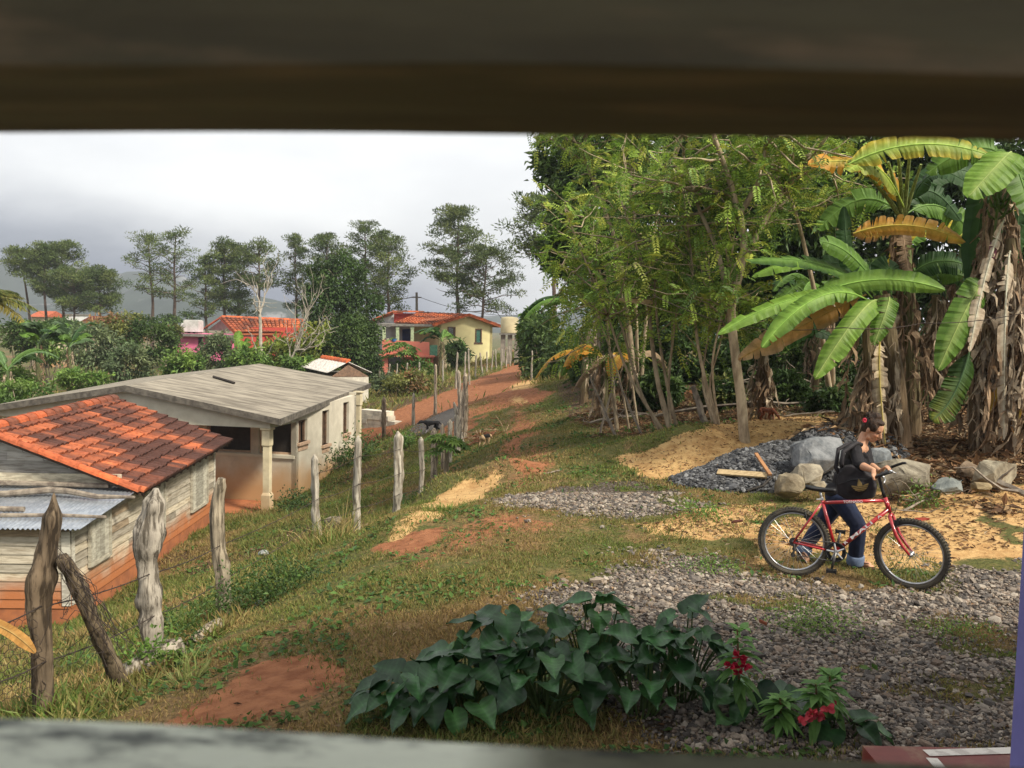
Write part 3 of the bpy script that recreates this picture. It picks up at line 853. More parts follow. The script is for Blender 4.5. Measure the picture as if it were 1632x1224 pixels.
tag(rb.build('iron_bar', m_dark, loc=p), 'short dark iron bar lying on the concrete roof', 'bar')

# ------------------------------------------------------------------ shed behind the grey house
m_tin = mat('faded_tin', (.58, .55, .50), .7, (.33, .30, .27), 3, 8, stretch=(6, 1, 1), col3=(.25, .12, .07), scale3=3, t3=(.62, .75))
m_block = mat('pale_concrete_block', (.60, .56, .46), .9, (.46, .42, .35), 5, 8, bump=.3)
shed = thing('tin_shed', 'small pale block shed with streaky tin roof behind the grey house', 'shed', GD(550, 46))
a_, b_, c_, d_ = at(555, 577, 44), at(513, 570, 47.5), at(478, 584, 47), at(522, 594, 43)
e_ = at(593, 594, 44.6); f_ = at(556, 587, 48)
sm_ = MB(); corrugated(sm_, d_, c_, a_, b_, .2, .03); corrugated(sm_, e_, f_, a_, b_, .2, .03)
sm_.build('roof', m_tin, shed)
rr = MB(); ridge_tiles(rr, a_, b_, (a_ - d_), (0, 0, 1), .16, .5, 3, .1); rr.build('ridge_cap', m_tile, shed)
wl = MB()
fl, fr_ = d_ + (e_ - d_) * .08, d_ + (e_ - d_) * .92
bk = (c_ - d_) * .95
zb = float(gz(fl.x, fl.y)) - .5
wl.hexa([Vector((p.x, p.y, zb)) for p in (fl, fr_, fr_ + bk, fl + bk)] + [p + Vector((0, 0, -.22)) for p in (fl, fr_, fr_ + bk, fl + bk)])
wl.build('wall', m_block, shed)
gbm = MB(); gbm.prism([fl + Vector((0, -.02, -.2)), fr_ + Vector((0, -.02, -.2)), a_ + Vector((0, -.02, -.14))], (0, .12, 0)); gbm.build('gable', m_wood_frame, shed)

# low stack of blocks beside it
st = thing('block_stack', 'low stack of cream concrete blocks left of the black dog', 'block stack', GD(600, 38.5))
bm_ = MB(); p0 = GD(574, 38.5); p1 = GD(627, 37.5); dd = (p1 - p0); dd.z = 0; Ls = dd.length; dd.normalize()
for r_ in range(5):
    n = 3 - 0
    x = rng.uniform(-.1, .1)
    while x < Ls - .15 * r_ * (r_ > 2):
        w = rng.uniform(.32, .42)
        seg(bm_, p0.xy, dd.xy, (dd.y, -dd.x), x, x + w, p0.z - .15 + r_ * .2, p0.z + .04 + r_ * .2, .5, off=rng.uniform(-.03, .03), col=np.ones(3) * rng.uniform(.8, 1.1))
        x += w + .01
bm_.build('blocks', mat('stacked_blocks', (.66, .60, .47), .9, (.5, .45, .36), 5, attr=True, bump=.3), st)
# ------------------------------------------------------------------ yellow house up the road
m_yellow = mat('yellow_wall_paint', (.76, .67, .34), .85, (.68, .59, .30), 1.5, 8)
m_white = mat('white_limewash', (.66, .66, .64), .9, (.54, .54, .52), 1.5, 8)
m_coral = mat('coral_paint', (.60, .19, .13), .8, (.52, .16, .11), 1.5)
m_redfascia = mat('red_fascia_paint', (.45, .05, .035), .8, (.38, .045, .03), 2)
m_mint = mat('pale_green_paint', (.52, .60, .36), .8)
m_blue = mat('blue_door_paint', (.015, .035, .23), .6)
m_shutgreen = mat('green_louvre_paint', (.06, .19, .14), .7, (.04, .13, .10), 3, stretch=(1, 1, 12))
m_drip = mat('grey_porch_slab', (.24, .22, .19), .9)
m_green = mat('mint_gate_paint', (.12, .30, .19), .7)
m_darkbase = mat('grey_base_stone', (.22, .20, .18), .95, (.12, .11, .10), 3)
yh = thing('yellow_house', 'yellow house with red tile roof, coral porch and green shutter at the road end', 'house', GD(700, 70))
Yg = 66.0
def quadwall(mb, pts, th=.15, col=(1, 1, 1)):
    """upright panel through four points (bottom left, bottom right, top right, top left) with thickness away from the camera"""
    a, b = Vector(pts[0]), Vector(pts[1])
    d = (b - a); n = Vector((-d.y, d.x, 0)).normalized() * th
    mb.hexa([pts[0], pts[1], pts[1] + n, pts[0] + n, pts[3], pts[2], pts[2] + n, pts[3] + n], col)
Gl, Gr = at(698.7, 563, Yg), at(784, 565, Yg + 1.6)
gd = Vector((Gr.x - Gl.x, Gr.y - Gl.y)).normalized(); gn = Vector((gd.y, -gd.x)); GL = (Gr.xy - Gl.xy).length
zl, zr, za = at(698.7, 516, Yg).z, at(784, 517, Yg + 1.6).z, at(742.5, 503, Yg + .8).z
zb = min(Gl.z, Gr.z) - 1.0
sA = GL * .515
w1 = on_wall(757, 550, Gl.xy, gd); w1b = on_wall(768, 524, Gl.xy, gd)
w2 = on_wall(713, 540, Gl.xy, gd); w2b = on_wall(726, 521, Gl.xy, gd)
m1 = MB()
wall_open(m1, Gl.xy, gd, gn, GL, zb, zl, .2, [(w2[0], w2b[0], w2[1], w2b[1]), (w1[0], w1b[0], w1[1] + .2, w1b[1])], zr)
zz = lambda s: zl + (za - zl) * s / sA if s < sA else za + (zr - za) * (s - sA) / (GL - sA)
for s in np.linspace(0, 1, 13)[:-1]:
    a, b = s * GL, (s + 1 / 12) * GL
    seg(m1, Gl.xy, gd, gn, a, b, zl + (zr - zl) * s, zz(a) - .03, .2, zz(b) - .03, zl + (zr - zl) * (s + 1 / 12))
back = Vector((-gn.x, -gn.y)) * 9.0
seg(m1, Gr.xy, -gn, gd, 0, 9, zb, zr, .2); seg(m1, Gl.xy, -gn, -gd, .0, 9, zb, zl, .2)
m1.build('wall', m_yellow, yh)
for (lo, hi, mm) in ((w1, w1b, m_shutgreen), (w2, w2b, m_dark)):
    f = MB()
    for (x0, x1, z0, z1) in ((lo[0], lo[0] + .09, lo[1] + .2, hi[1]), (hi[0] - .09, hi[0], lo[1] + .2, hi[1]), (lo[0] + .09, hi[0] - .09, hi[1] - .08, hi[1]), (lo[0] - .08, hi[0] + .08, lo[1] + .08, lo[1] + .2)):
        seg(f, Gl.xy, gd, gn, x0, x1, z0, z1, .12, off=.04)
    w = f.build('window', m_wood_frame, yh)
    p = MB()
    nn = 9; zz0 = lo[1] + .2; hh = (hi[1] - .08 - zz0) / nn
    for k in range(nn):
        seg(p, Gl.xy, gd, gn, lo[0] + .09, hi[0] - .09, zz0 + k * hh, zz0 + (k + .86) * hh, .03, off=-.03)
    p.build('louvres', mm, w)
m2 = MB()
ov = gn * .5
A3 = lambda p2, z: Vector((p2[0], p2[1], z))
apex0 = A3(Gl.xy + gd * sA + ov, za + .05); apex1 = A3(Gl.xy + gd * sA + back, za + .12)
el0 = A3(Gl.xy - gd * .5 + ov, zl - .12); el1 = A3(Gl.xy - gd * .5 + back, zl - .05)
er0 = A3(Gr.xy + gd * .5 + ov, zr - .14); er1 = A3(Gr.xy + gd * .5 + back, zr - .1)
tiles(m2, er0, er1, apex0, apex1, .3, .42, .35, 11, 3, 1.0)
# porch-side slope reaches further left over the veranda
pl0 = at(630, 514.5, Yg + 1.0); pl1 = at(628, 511, Yg + 7)
tiles(m2, pl0, el0, at(669, 498, Yg + 7), apex0, .3, .42, .3, 12, 3)
ridge_tiles(m2, el0, apex0, -gd.to_3d(), (0, 0, 1), .15, .45, 3, .3)
ridge_tiles(m2, er0, apex0, gd.to_3d(), (0, 0, 1), .15, .45, 4, .3)
for (p, q, r_, s_) in ((pl0, el0, apex0, at(669, 498, Yg + 7)), (er0, er1, apex1, apex0)):
    m2.hexa([v + Vector((0, 0, -.09)) for v in (p, q, r_, s_)] + [v + Vector((0, 0, -.01)) for v in (p, q, r_, s_)], (.36, .11, .045))
m2.build('roof', m_tile, yh)
# left wing: white wall, red fascia, its own tile edge
Yw = Yg + 6.5
m3 = MB(); quadwall(m3, [at(596, 580, Yw), at(690, 580, Yw), at(690, 515, Yw), at(596, 513, Yw)])
V = [at(596, 513, Yw), at(632, 513, Yw), at(632, 499, Yw)]
m3.prism([v + Vector((0, .001, 0)) for v in V], (0, .14, 0))
m3.build('side_wall', m_white, yh)
m4 = MB(); quadwall(m4, [at(628, 514, Yw - .3), at(672, 514, Yw - .3), at(672, 499.5, Yw - .3), at(628, 499, Yw - .3)], .1)
m4.build('fascia', m_redfascia, yh)
m5 = MB()
a, b, c, d = at(585.5, 514, Yw - .6), at(625.5, 497.5, Yw - .6), at(676, 498, Yw - .4), None
tiles(m5, a, a + Vector((.4, 4, 0)), b, b + Vector((.4, 4, 0)), .3, .42, .5, 13, 3)
ridge_tiles(m5, b, c, (0, 1, 0), (0, 0, 1), .16, .4, 7, .6)
ridge_tiles(m5, a, b, (0, 1, 0), (0, 0, 1), .12, .4, 8, .5)
m5.hexa([v + Vector((0, 0, -.1)) for v in (a, b, b + Vector((.4, 4, 0)), a + Vector((.4, 4, 0)))] + [v + Vector((0, 0, -.02)) for v in (a, b, b + Vector((.4, 4, 0)), a + Vector((.4, 4, 0)))], (.40, .12, .05))
m5.build('side_roof', m_tile, yh)
# porch
Yp = Yg - .6
m6 = MB(); m6.hexa([at(603, 519.5, Yp), at(690, 520.5, Yp), at(694, 519.5, Yw - .2), at(612, 518.5, Yw - .2), at(603, 516, Yp), at(690, 516.8, Yp), at(694, 515.8, Yw - .2), at(612, 515, Yw - .2)])
m6.build('porch_roof', m_drip, yh)
for px in (612, 633.5, 657):
    m = MB(); q = at(px, 546, Yp + .2); tz = at(px, 519.2, Yp + .2).z
    m.box((q.x - .11, q.y - .1, q.z - .3), (q.x + .11, q.y + .12, tz)); m.box((q.x - .14, q.y - .13, tz - .22), (q.x + .14, q.y + .15, tz - .12))
    m.build('porch_column', m_mint, yh)
m7 = MB(); quadwall(m7, [at(609, 566, Yp - .05), at(684, 566, Yp - .05), at(684, 545.5, Yp - .05), at(609, 541.5, Yp - .05)], .18)
m7.build('parapet', m_coral, yh)
m8 = MB(); quadwall(m8, [at(609, 600, Yp + .1), at(618, 600, Yp + .1), at(618, 565, Yp + .1), at(609, 565, Yp + .1)], .3); quadwall(m8, [at(640, 590, Yp + .3), at(690, 590, Yp + .3), at(690, 565, Yp + .3), at(640, 565, Yp + .3)], .3)
q0 = at(604, 564.5, Yp - .25); q1 = at(692, 566.5, Yp - .25)
m8.hexa([q0 + Vector((0, 0, -.15)), q1 + Vector((0, 0, -.15)), q1 + Vector((0, 6, -.15)), q0 + Vector((0, 6, -.15)), q0, q1, q1 + Vector((0, 6, 0)), q0 + Vector((0, 6, 0))])
m8.build('porch_base', m_coral, yh)
m9 = MB(); quadwall(m9, [at(596, 600, Yw - .1), at(640, 600, Yw - .1), at(640, 559, Yw - .1), at(596, 559, Yw - .1)], .1); m9.build('foundation', m_darkbase, yh)
m10 = MB(); quadwall(m10, [at(641, 566, Yw - .12), at(653.5, 566, Yw - .12), at(653.5, 524, Yw - .12), at(641, 525, Yw - .12)], .08)
dr = m10.build('door', m_blue, yh)
for (x0, x1, mm, nm) in ((661, 666, m_dark, 'doorway'), (676, 682, m_wood_frame, 'side_door')):
    m = MB(); quadwall(m, [at(x0, 566, Yw - .1), at(x1, 566, Yw - .1), at(x1, 527, Yw - .1), at(x0, 527, Yw - .1)], .06); m.build(nm, mm, yh)
m = MB(); quadwall(m, [at(685, 567, Yp + .1), at(697, 567, Yp + .1), at(697, 550, Yp + .1), at(685, 550, Yp + .1)], .06); m.build('gate', m_green, yh)
# things on the parapet
for (px, label, c, r) in ((617, 'small pale pot on the coral porch parapet', (.5, .45, .38), .14), (628, 'blue basin on the coral porch parapet', (.06, .2, .45), .22)):
    m = MB(); q = at(px, 541, Yp + .04); q.z = at(609, 541.5, Yp).z - .06 - (px - 609) * .0025
    m.lathe([(.01, 0), (r * .7, 0), (r, .2), (r * 1.1, .22), (r * .85, .2), (.01, .05)], tuple(q), 10); 
    tag(m.build('basin', mat('basin_%d' % px, c, .5), loc=q), label, 'basin')
# utility pole behind the house and its wires
m_oldwood = mat('grey_pole_wood', (.22, .19, .16), .9)
up = thing('utility_pole', 'grey wooden utility pole rising behind the yellow house roof', 'utility pole', GD(665, 90))
m = MB(); b0 = GD(665, 90, -.3); tp = at(664, 466, 90); m.tube([b0, b0.lerp(tp, .5), tp], [.17, .15, .12], 8)
m.build('mast', m_oldwood, up)
m = MB(); m.tube([tp + Vector((-.5, 0, -.5)), tp + Vector((.5, 0, -.5))], .06, 5); m.build('crossarm', m_oldwood, up)
m_wire = mat('black_cable', (.03, .03, .035), .6)
def wire(name, label, a, b, sag, r, n=16, cat='cable', group=None):
    m = MB()
    P = [a.lerp(b, k / n) - Vector((0, 0, sag * 4 * (k / n) * (1 - k / n))) for k in range(n + 1)]
    m.tube(P, r, 4)
    return tag(m.build(name, m_wire, loc=a), label, cat, group)
wire('power_cable', 'thin cable from the utility pole to the right, above the road end', tp + Vector((.4, 0, -.5)), at(850, 503, 85), .6, .022)
wire('power_cable', 'thin cable sloping down from the left to the utility pole', at(560, 468, 100), tp + Vector((-.4, 0, -.5)), .5, .022)
wire('power_cable', 'dark cable drooping from the treetops to the cream water tank', at(770, 455, 64), at(822, 528, 61.7), .5, .02)
wire('power_cable', 'low sagging cable beside the small pines, far left', at(170, 500, 110), at(300, 500, 108), .8, .03)
# ------------------------------------------------------------------ water tank by the road end
m_tank = mat('cream_tank', (.70, .60, .36), .7, (.60, .5, .3), 2, 8)
wt = thing('water_tank', 'cream round water tank on a grey block stand at the road end', 'water tank', GD(812, 62))
b0 = GD(812, 62); t0, t1 = at(812, 531, 62), at(812, 506, 62)
m = MB(); m.lathe([(.01, 0), (.60, 0), (.62, .06), (.62, t1.z - t0.z - .1), (.56, t1.z - t0.z), (.2, t1.z - t0.z + .06), (.01, t1.z - t0.z + .06)], tuple(t0), 22)
m.build('tank', m_tank, wt, smooth=True)
m = MB()
for dx in (-.48, .0, .48):
    m.box((b0.x + dx - .16, b0.y - .5, b0.z - .5), (b0.x + dx + .16, b0.y + .5, t0.z - .12))
m.build('stand', mat('grey_blocks', (.30, .26, .21), .95, (.17, .145, .12), 3, 8, bump=.4), wt)
m = MB(); m.box((b0.x - .75, b0.y - .7, t0.z - .12), (b0.x + .75, b0.y + .7, t0.z - .003)); m.build('platform', m_drip, wt)
# ------------------------------------------------------------------ pink house
m_pink = mat('pink_wall_paint', (.70, .17, .30), .8, (.6, .14, .26), 1.2)
m_redwall = mat('red_wall_paint', (.55, .08, .06), .8, (.48, .07, .05), 1.5)
m_greyp = mat('bare_gable_render', (.30, .27, .21), .95, (.22, .2, .16), 2)
ph = thing('pink_house', 'pink and red house with orange tile roof beyond the grey concrete roof', 'house', GD(370, 70))
Y = 68
m = MB(); quadwall(m, [at(274, 575, Y), at(372, 575, Y), at(372, 533, Y), at(274, 531, Y)], 4); m.build('wall', m_pink, ph)
m = MB(); quadwall(m, [at(420, 575, Y + 1), at(500, 575, Y + 1), at(500, 522, Y + 1), at(400, 522, Y + 1)], .3); quadwall(m, [at(345, 575, Y + .4), at(420, 575, Y + .4), at(420, 537, Y + .4), at(345, 536, Y + .4)], .3)
m.build('red_wall', m_redwall, ph)
q0, q1 = at(284, 531.5, Y - .4), at(376, 534, Y - .4)
m = MB(); m.hexa([q0 + Vector((0, 0, -.2)), q1 + Vector((0, 0, -.2)), q1 + Vector((0, 5, -.2)), q0 + Vector((0, 5, -.2)), q0, q1, q1 + Vector((0, 5, 0)), q0 + Vector((0, 5, 0))]); m.build('flat_roof', m_drip, ph)
ax_, al, ar = at(356, 507.5, Y + 2.9), at(331, 526, Y + 5), at(384, 529, Y + .7)
m = MB(); m.prism([al, ar, ax_], (0, .2, 0)); m.build('gable', m_greyp, ph)
m = MB()
rx = at(486, 511, Y + 3.8); re = at(480, 530, Y + 1.4)
tiles(m, ar + Vector((-.3, -.5, -.05)), re, ax_ + Vector((-.1, -.5, .1)), rx, .26, .42, .25, 21, 4)
ridge_tiles(m, al + Vector((-.3, -.3, 0)), ax_ + Vector((0, -.3, .1)), (0, 1, 0), (0, 0, 1), .17, .4, 5, .3)
ridge_tiles(m, ax_ + Vector((0, -.3, .1)), rx, (0, 1, 0), (0, 0, 1), .17, .4, 6, .2)
v4 = [ar + Vector((-.3, -.5, -.05)), re, rx, ax_ + Vector((-.1, -.5, .1))]
m.hexa([v + Vector((0, 0, -.2)) for v in v4] + [v + Vector((0, 0, -.05)) for v in v4], (.40, .12, .05))
m.build('roof', m_tile, ph)
for (x0, x1, y0, y1) in ((316, 323, 538, 552), (351, 366, 540, 556), (430, 440, 545, 560)):
    m = MB(); quadwall(m, [at(x0, y1, Y - .05), at(x1, y1, Y - .05), at(x1, y0, Y - .05), at(x0, y0, Y - .05)], .04); m.build('window', m_dark, ph)
m = MB(); a, b = at(260, 533, Y + 2.5), at(292, 534, Y + 2); tiles(m, a, b, at(262, 521.5, Y + 5), at(286, 521.5, Y + 5), .3, .45, .1, 23, 3); m.build('side_roof', m_tile, ph)
m_wtank = mat('weathered_white_tank', (.62, .61, .57), .7, (.45, .44, .40), 2, 8)
q = at(308, 528, Y + .9); q.z = q0.z
tk = thing('rooftop_tank', 'square white water tank on the flat roof of the pink house', 'water tank', q)
m = MB(); m.box((q.x - .58, q.y - .5, q.z + .14), (q.x + .58, q.y + .6, q.z + 1.0), (1, 1, 1)); m.box((q.x - .52, q.y - .44, q.z + 1.0), (q.x + .52, q.y + .54, q.z + 1.06)); m.build('tank', m_wtank, tk)
m = MB()
for dx in (-.42, 0, .42): m.box((q.x + dx - .1, q.y - .4, q.z), (q.x + dx + .1, q.y + .5, q.z + .138))
m.build('feet', m_drip, tk)
q = at(293, 528, Y + 1.2); q.z = q0.z
m = MB(); m.lathe([(.01, 0), (.3, 0), (.32, .1), (.32, .62), (.2, .74), (.1, .8), (.01, .8)], tuple(q), 14)
tag(m.build('rooftop_tank', m_wtank, smooth=True, loc=q), 'small round grey-white barrel beside the square rooftop tank', 'water tank')
# far roofs among the trees on the left
for (x0, x1, y0, y1, yy, roofc, label, nm) in ((50, 71, 501, 509, 118, True, 'tiny far house with red roof left of the white one, under the pine cluster', 'far_house'), (102, 114, 502, 512, 122, False, 'tiny far white house between red roofs under the pine cluster', 'far_house'),
                                       (132, 168, 510, 520, 105, True, 'far low house with long red roof right of the pine cluster', 'far_house'), (97, 130, 514, 522, 100, False, 'far grey flat-roofed house in front of the white one', 'far_house')):
    hs = thing(nm, label, 'house', GD((x0 + x1) / 2, yy))
    a, b = at(x0, y1, yy), at(x1, y1, yy); z1 = at(x0, y0 + (2.5 if roofc else 0), yy).z
    zb = float(gz(a.x, a.y)) - .5
    m = MB(); m.box((a.x, yy, zb), (b.x, yy + 5, z1)); m.build('wall', m_white if nm and not roofc and x0 > 100 else m_cream, hs)
    if roofc:
        m = MB(); zt = at(x0, y0, yy).z + .5
        m.prism([(a.x - .3, yy - .4, z1 - .1), (a.x - .3, yy + 5.4, z1 - .1), (a.x - .3, yy + 2.5, zt)], (b.x - a.x + .6, 0, 0)); m.build('roof', mat('far_red_roof', (.5, .13, .06), .9), hs)
    else:
        m = MB(); m.box((a.x - .15, yy - .15, z1 + .002), (b.x + .15, yy + 5.1, z1 + .15)); m.build('roof', m_drip, hs)

# ------------------------------------------------------------------ the veranda we look out from
m_floor = mat('red_porch_floor', (.20, .036, .027), .55, (.15, .03, .023), 3, 8, spec=.5, col3=(.24, .12, .07), scale3=4, t3=(.5, .7), bump=.1)
m_purple = mat('violet_column_paint', (.20, .19, .46), .6, (.17, .16, .40), 3, 8, bump=.05)
m_line = mat('white_floor_line', (.75, .70, .62), .7, (.55, .5, .44), 8, lo=.4, hi=.5)
m_brown = mat('dark_brown_slat_wood', (.115, .105, .07), .75, (.07, .062, .044), 5, 9, stretch=(1, 7, 7), bump=.3, col3=(.18, .135, .09), scale3=7, t3=(.50, .66))
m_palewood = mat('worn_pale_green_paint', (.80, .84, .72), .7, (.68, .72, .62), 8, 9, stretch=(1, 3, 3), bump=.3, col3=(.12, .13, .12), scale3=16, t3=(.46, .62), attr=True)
m_unseen_roof = mat('unseen_roof_boards', (.20, .14, .09), .8, (.14, .10, .065), 3)
ver = thing('veranda', 'red-floored veranda with violet column, lower right corner', 'veranda', (4, 2, 0))
FZ = .13
_d = ray(1500, 1188); fe = EYE + _d * ((FZ - EYE.z) / _d.z)
FX0 = (EYE + ray(1376, 1190) * ((FZ - EYE.z) / ray(1376, 1190).z)).x
fm = MB(); fm.box((FX0, -3, -.3), (9, fe.y - .02, FZ)); fm.build('floor', m_floor, ver)
def onfloor(px, py):
    d = ray(px, py); k = (FZ - EYE.z) / d.z
    return EYE + d * k
lm = MB()
P_ = [onfloor(1476, 1201), onfloor(1640, 1196)]
dd = (P_[1] - P_[0]).normalized(); nn = Vector((dd.y, -dd.x, 0)) * .035
e = P_[0] + dd * 6
V = [P_[0] + nn, e + nn, e - nn, P_[0] - nn]
lm.add([tuple(v + Vector((0, 0, .004))) for v in V], [(0, 1, 2, 3)])
p2 = onfloor(1500, 1228); d2 = (p2 - P_[0]).normalized(); n2 = Vector((d2.y, -d2.x, 0)) * .03
p1_ = P_[0] + nn * 1.02 + d2 * .02
V = [p1_ - n2, p1_ + d2 * 3 - n2, p1_ + d2 * 3 + n2, p1_ + n2]
lm.add([tuple(v + Vector((0, 0, .0045))) for v in V], [(0, 3, 2, 1)])
lm.build('floor_line', m_line, ver)
cx = at(1609, 1224, 3.62).x
cmn = MB(); cmn.box((cx, 3.38, FZ - .01), (cx + .25, 3.62, 3.5)); cmn.box((cx - .02, 3.35, 3.2), (cx + .28, 3.65, 3.5))
cmn.build('column', m_purple, ver)
rfm = MB(); rfm.box((.7, .3, 3.5), (9, 4.85, 3.62)); rfm.box((-3, -1.3, 3.3), (9, .14, 3.42)); rfm.build('roof', m_unseen_roof, ver)  # unseen roof and ceiling slabs, sized for the shade they cast on yard and slats
# slatted opening right in front of the camera
sw = thing('slatted_shutter', 'wooden shutter right before the viewer, one dark slat above, one pale slat below', 'shutter', (0, .23, 2.2))
s1 = MB()
def slat(mb, z0, z1, y0, y1, sd, amp, slope=0.0, colf=None):
    n = 60; xs = np.linspace(-.75, .75, n); V = []
    for x in xs:
        w = [slope * x + amp * (float(fbm((x + 9) * 6, k * 3.1, sd, 3)) - .5) for k in range(4)]
        V += [(x, y0, z0 + w[0]), (x, y1, z0 + w[1]), (x, y1, z1 + w[2]), (x, y0, z1 + w[3])]
    F = [(4 * i + k, 4 * i + 4 + k, 4 * i + 4 + (k + 1) % 4, 4 * i + (k + 1) % 4) for i in range(n - 1) for k in range(4)]
    F += [(0, 1, 2, 3), (4 * n - 1, 4 * n - 2, 4 * n - 3, 4 * n - 4)]
    c = [colf(x) for x in xs for _ in range(4)] if colf else (1, 1, 1)
    mb.add(V, F, c)
slat(s1, EYE.z + .0556, EYE.z + .19, .195, .265, 3, .003, .009); o = s1.build('slat', m_brown, sw); o['label'] = 'dark brown upper slat'
s1 = MB(); slat(s1, EYE.z - .205, EYE.z - .1240, .17, .255, 8, .005, -.027, lambda x: np.array([1.15, 1.15, 1.1]) * (1 - float(sstep(x + .05 * math.sin(x * 40), -.03, .05))) + np.array([.13, .125, .085]) * float(sstep(x + .05 * math.sin(x * 40), -.03, .05))); o = s1.build('slat', m_palewood, sw); o['label'] = 'pale paint-worn lower slat, shade painted on its right half'  # the shade over the right half is put into the slat colour
for x in (-.80, .75):
    s1 = MB(); s1.box((x, .16, EYE.z - .6), (x + .05, .27, EYE.z + .6)); s1.build('stile', m_brown, sw)
# ------------------------------------------------------------------ plant materials
m_leaf = mat('leaf_tissue', (1, 1, 1), .55, (.78, .8, .75), 14, 4, attr=True, transl=.32, spec=.35)
m_needle = mat('pine_needles', (1, 1, 1), .6, (.8, .8, .8), 6, 3, attr=True, transl=.18, spec=.3)
m_banana = mat('banana_leaf_tissue', (1, 1, 1), .5, (.72, .78, .68), 9, 8, attr=True, transl=.42, spec=.25, bump=.15)
m_dead = mat('dead_leaf_tissue', (1, 1, 1), .85, (.72, .68, .64), 12, 6, attr=True, transl=.2, spec=.15)
m_bark = mat('grey_brown_bark', (.36, .30, .22), .95, (.19, .15, .105), 9, 9, stretch=(1, 1, .35), bump=.8, attr=True)
m_pbark = mat('pine_bark', (.15, .105, .08), .95, (.07, .05, .04), 4, 8, stretch=(1, 1, .4), bump=.5)
m_stemb = mat('banana_stem_sheath', (1, 1, 1), .8, (.5, .45, .4), 5, 8, stretch=(6, 6, .6), bump=.4, attr=True)
m_glossy = mat('glossy_heart_leaf', (1, 1, 1), .36, (.66, .74, .66), 12, 6, attr=True, transl=.2, spec=.45, bump=.2)
m_petal = mat('flower_petal', (1, 1, 1), .5, (.8, .75, .75), 20, attr=True, transl=.3)
GA = PI * (3 - math.sqrt(5))

def unit(v): return v / (np.linalg.norm(v, axis=-1, keepdims=True) + 1e-9)

def cloud(mb, c, r, n, L, Wd, cols, g, clumps=None, droop=.3, shell=.45, spread=.36):
    """leaves in clumps through an ellipsoid; each clump a little lighter or darker"""
    c = np.array(tuple(c)); r = np.array(r if np.ndim(r) else (r, r, r), float)
    K = clumps or max(4, n // 60)
    d = unit(g.normal(size=(K, 3)))
    rad = (shell + (1 - shell) * g.random(K)) ** .6
    cc = d * rad[:, None]
    k = g.integers(K, size=n)
    off = g.normal(size=(n, 3)) * spread * .6
    P = c + (cc[k] + off * (1 - .2 * rad[k])[:, None]) * r
    D = unit(unit(cc[k] + off) * .55 + g.normal(size=(n, 3)) * .75 + np.array([0, 0, -droop]))
    N = unit(g.normal(size=(n, 3)) * .6 + np.array([0, 0, 1.0]))
    cols = np.array(cols)
    cl = cols[g.integers(len(cols), size=K)] * g.uniform(.7, 1.3, K)[:, None]
    C = cl[k] * g.uniform(.75, 1.25, n)[:, None]
    mb.leaves(P, D, N, L * g.uniform(.6, 1.3, n), Wd * g.uniform(.7, 1.25, n), C)

def limb(mb, a, b, r0, r1, g, wob=.12, n=6, sides=6, col=(1, 1, 1), bow=None):
    a = np.array(tuple(a)); b = np.array(tuple(b)); L = np.linalg.norm(b - a)
    t = np.linspace(0, 1, n)[:, None]
    P = a + (b - a) * t
    w = np.cumsum(g.normal(size=(n, 3)), 0) * wob * L / n
    w -= t * w[-1]; w[0] = 0
    P = P + w
    if bow is not None: P = P + np.sin(t * PI) * np.array(bow)
    mb.tube(P, np.linspace(r0, r1, n), sides, col, jit=.12, rng=g)
    return P

def scale_at(Y): return Y / FPX     # metres per photo pixel at that distance

# ------------------------------------------------------------------ pines
PINE = [(.085, .125, .032), (.115, .155, .04), (.145, .18, .05), (.06, .095, .025)]
def pine(label, px, Y, top, low, hw, seed, xt=None, dens=1.0, group='tall pines on the skyline', open_=.0, bare=.0, tone=1.0):
    g = np.random.default_rng(seed)
    b = GD(px, Y); xt = px if xt is None else xt
    tp = at(xt, top + 3, Y); lo = at(px, low, Y)
    root = thing('pine_tree', label, 'tree', b, group)
    tm = MB(); H = tp.z - b.z
    tr = limb(tm, b + Vector((0, 0, -.4)), tp, H * .014 + .06, .05, g, .05, 9, 7)
    fm = MB(); s = scale_at(Y); R0 = hw * s; zl = lo.z
    nb = int(30 * dens + 6)
    for i in range(nb):
        u = (i + g.random() * .7) / nb
        z = zl + (tp.z - zl) * (u * .97 + .02)
        f = (z - b.z) / H
        k = np.clip(f, 0, 1) * 8
        p = np.array([np.interp(k, range(9), tr[:, a]) for a in range(3)]); p[2] = z
        az = i * GA + g.random() * .8
        prof = (.62 + .38 * math.sin(min(1, u * 1.7) * PI * .5)) * (1 - max(0, u - .45) / .62) ** .75 + .1
        ln = R0 * prof * g.uniform(.65, 1.18)
        rise = g.uniform(-.05, .5) + .35 * u
        e = p + np.array([math.cos(az) * ln, math.sin(az) * ln, ln * rise])
        bp = limb(tm, p, e, .035 + .02 * (1 - u), .012, g, .25, 5, 4)
        if g.random() < .16 + bare: continue
        for q, rr in ((bp[-1], 1.0), (bp[-2], .9), (bp[2], .6 * (g.random() > .35))):
            if rr == 0: continue
            cr = min(.24 * R0 + .2, .8) * g.uniform(.65, 1.25) * rr
            n = int(74 * dens * (1 - open_ * .5))
            cen = q + np.array([0, 0, cr * .25])
            d = unit(g.normal(size=(n, 3)) + [0, 0, .25])
            P = cen + d * (cr * g.random(n) ** .5)[:, None] * np.array([1.1, 1.1, .5])
            dd = unit(d + g.normal(size=(n, 3)) * .5 + [0, 0, .35])
            C = np.array(PINE)[g.integers(4)] * g.uniform(.75, 1.3) * g.uniform(.7, 1.3, n)[:, None] * tone
            fm.leaves(P, dd, unit(g.normal(size=(n, 3))), .30 * g.uniform(.7, 1.3, n), .09, C, 0)
    tm.build('trunk', m_pbark, root); fm.build('crown', m_needle, root)
    return root

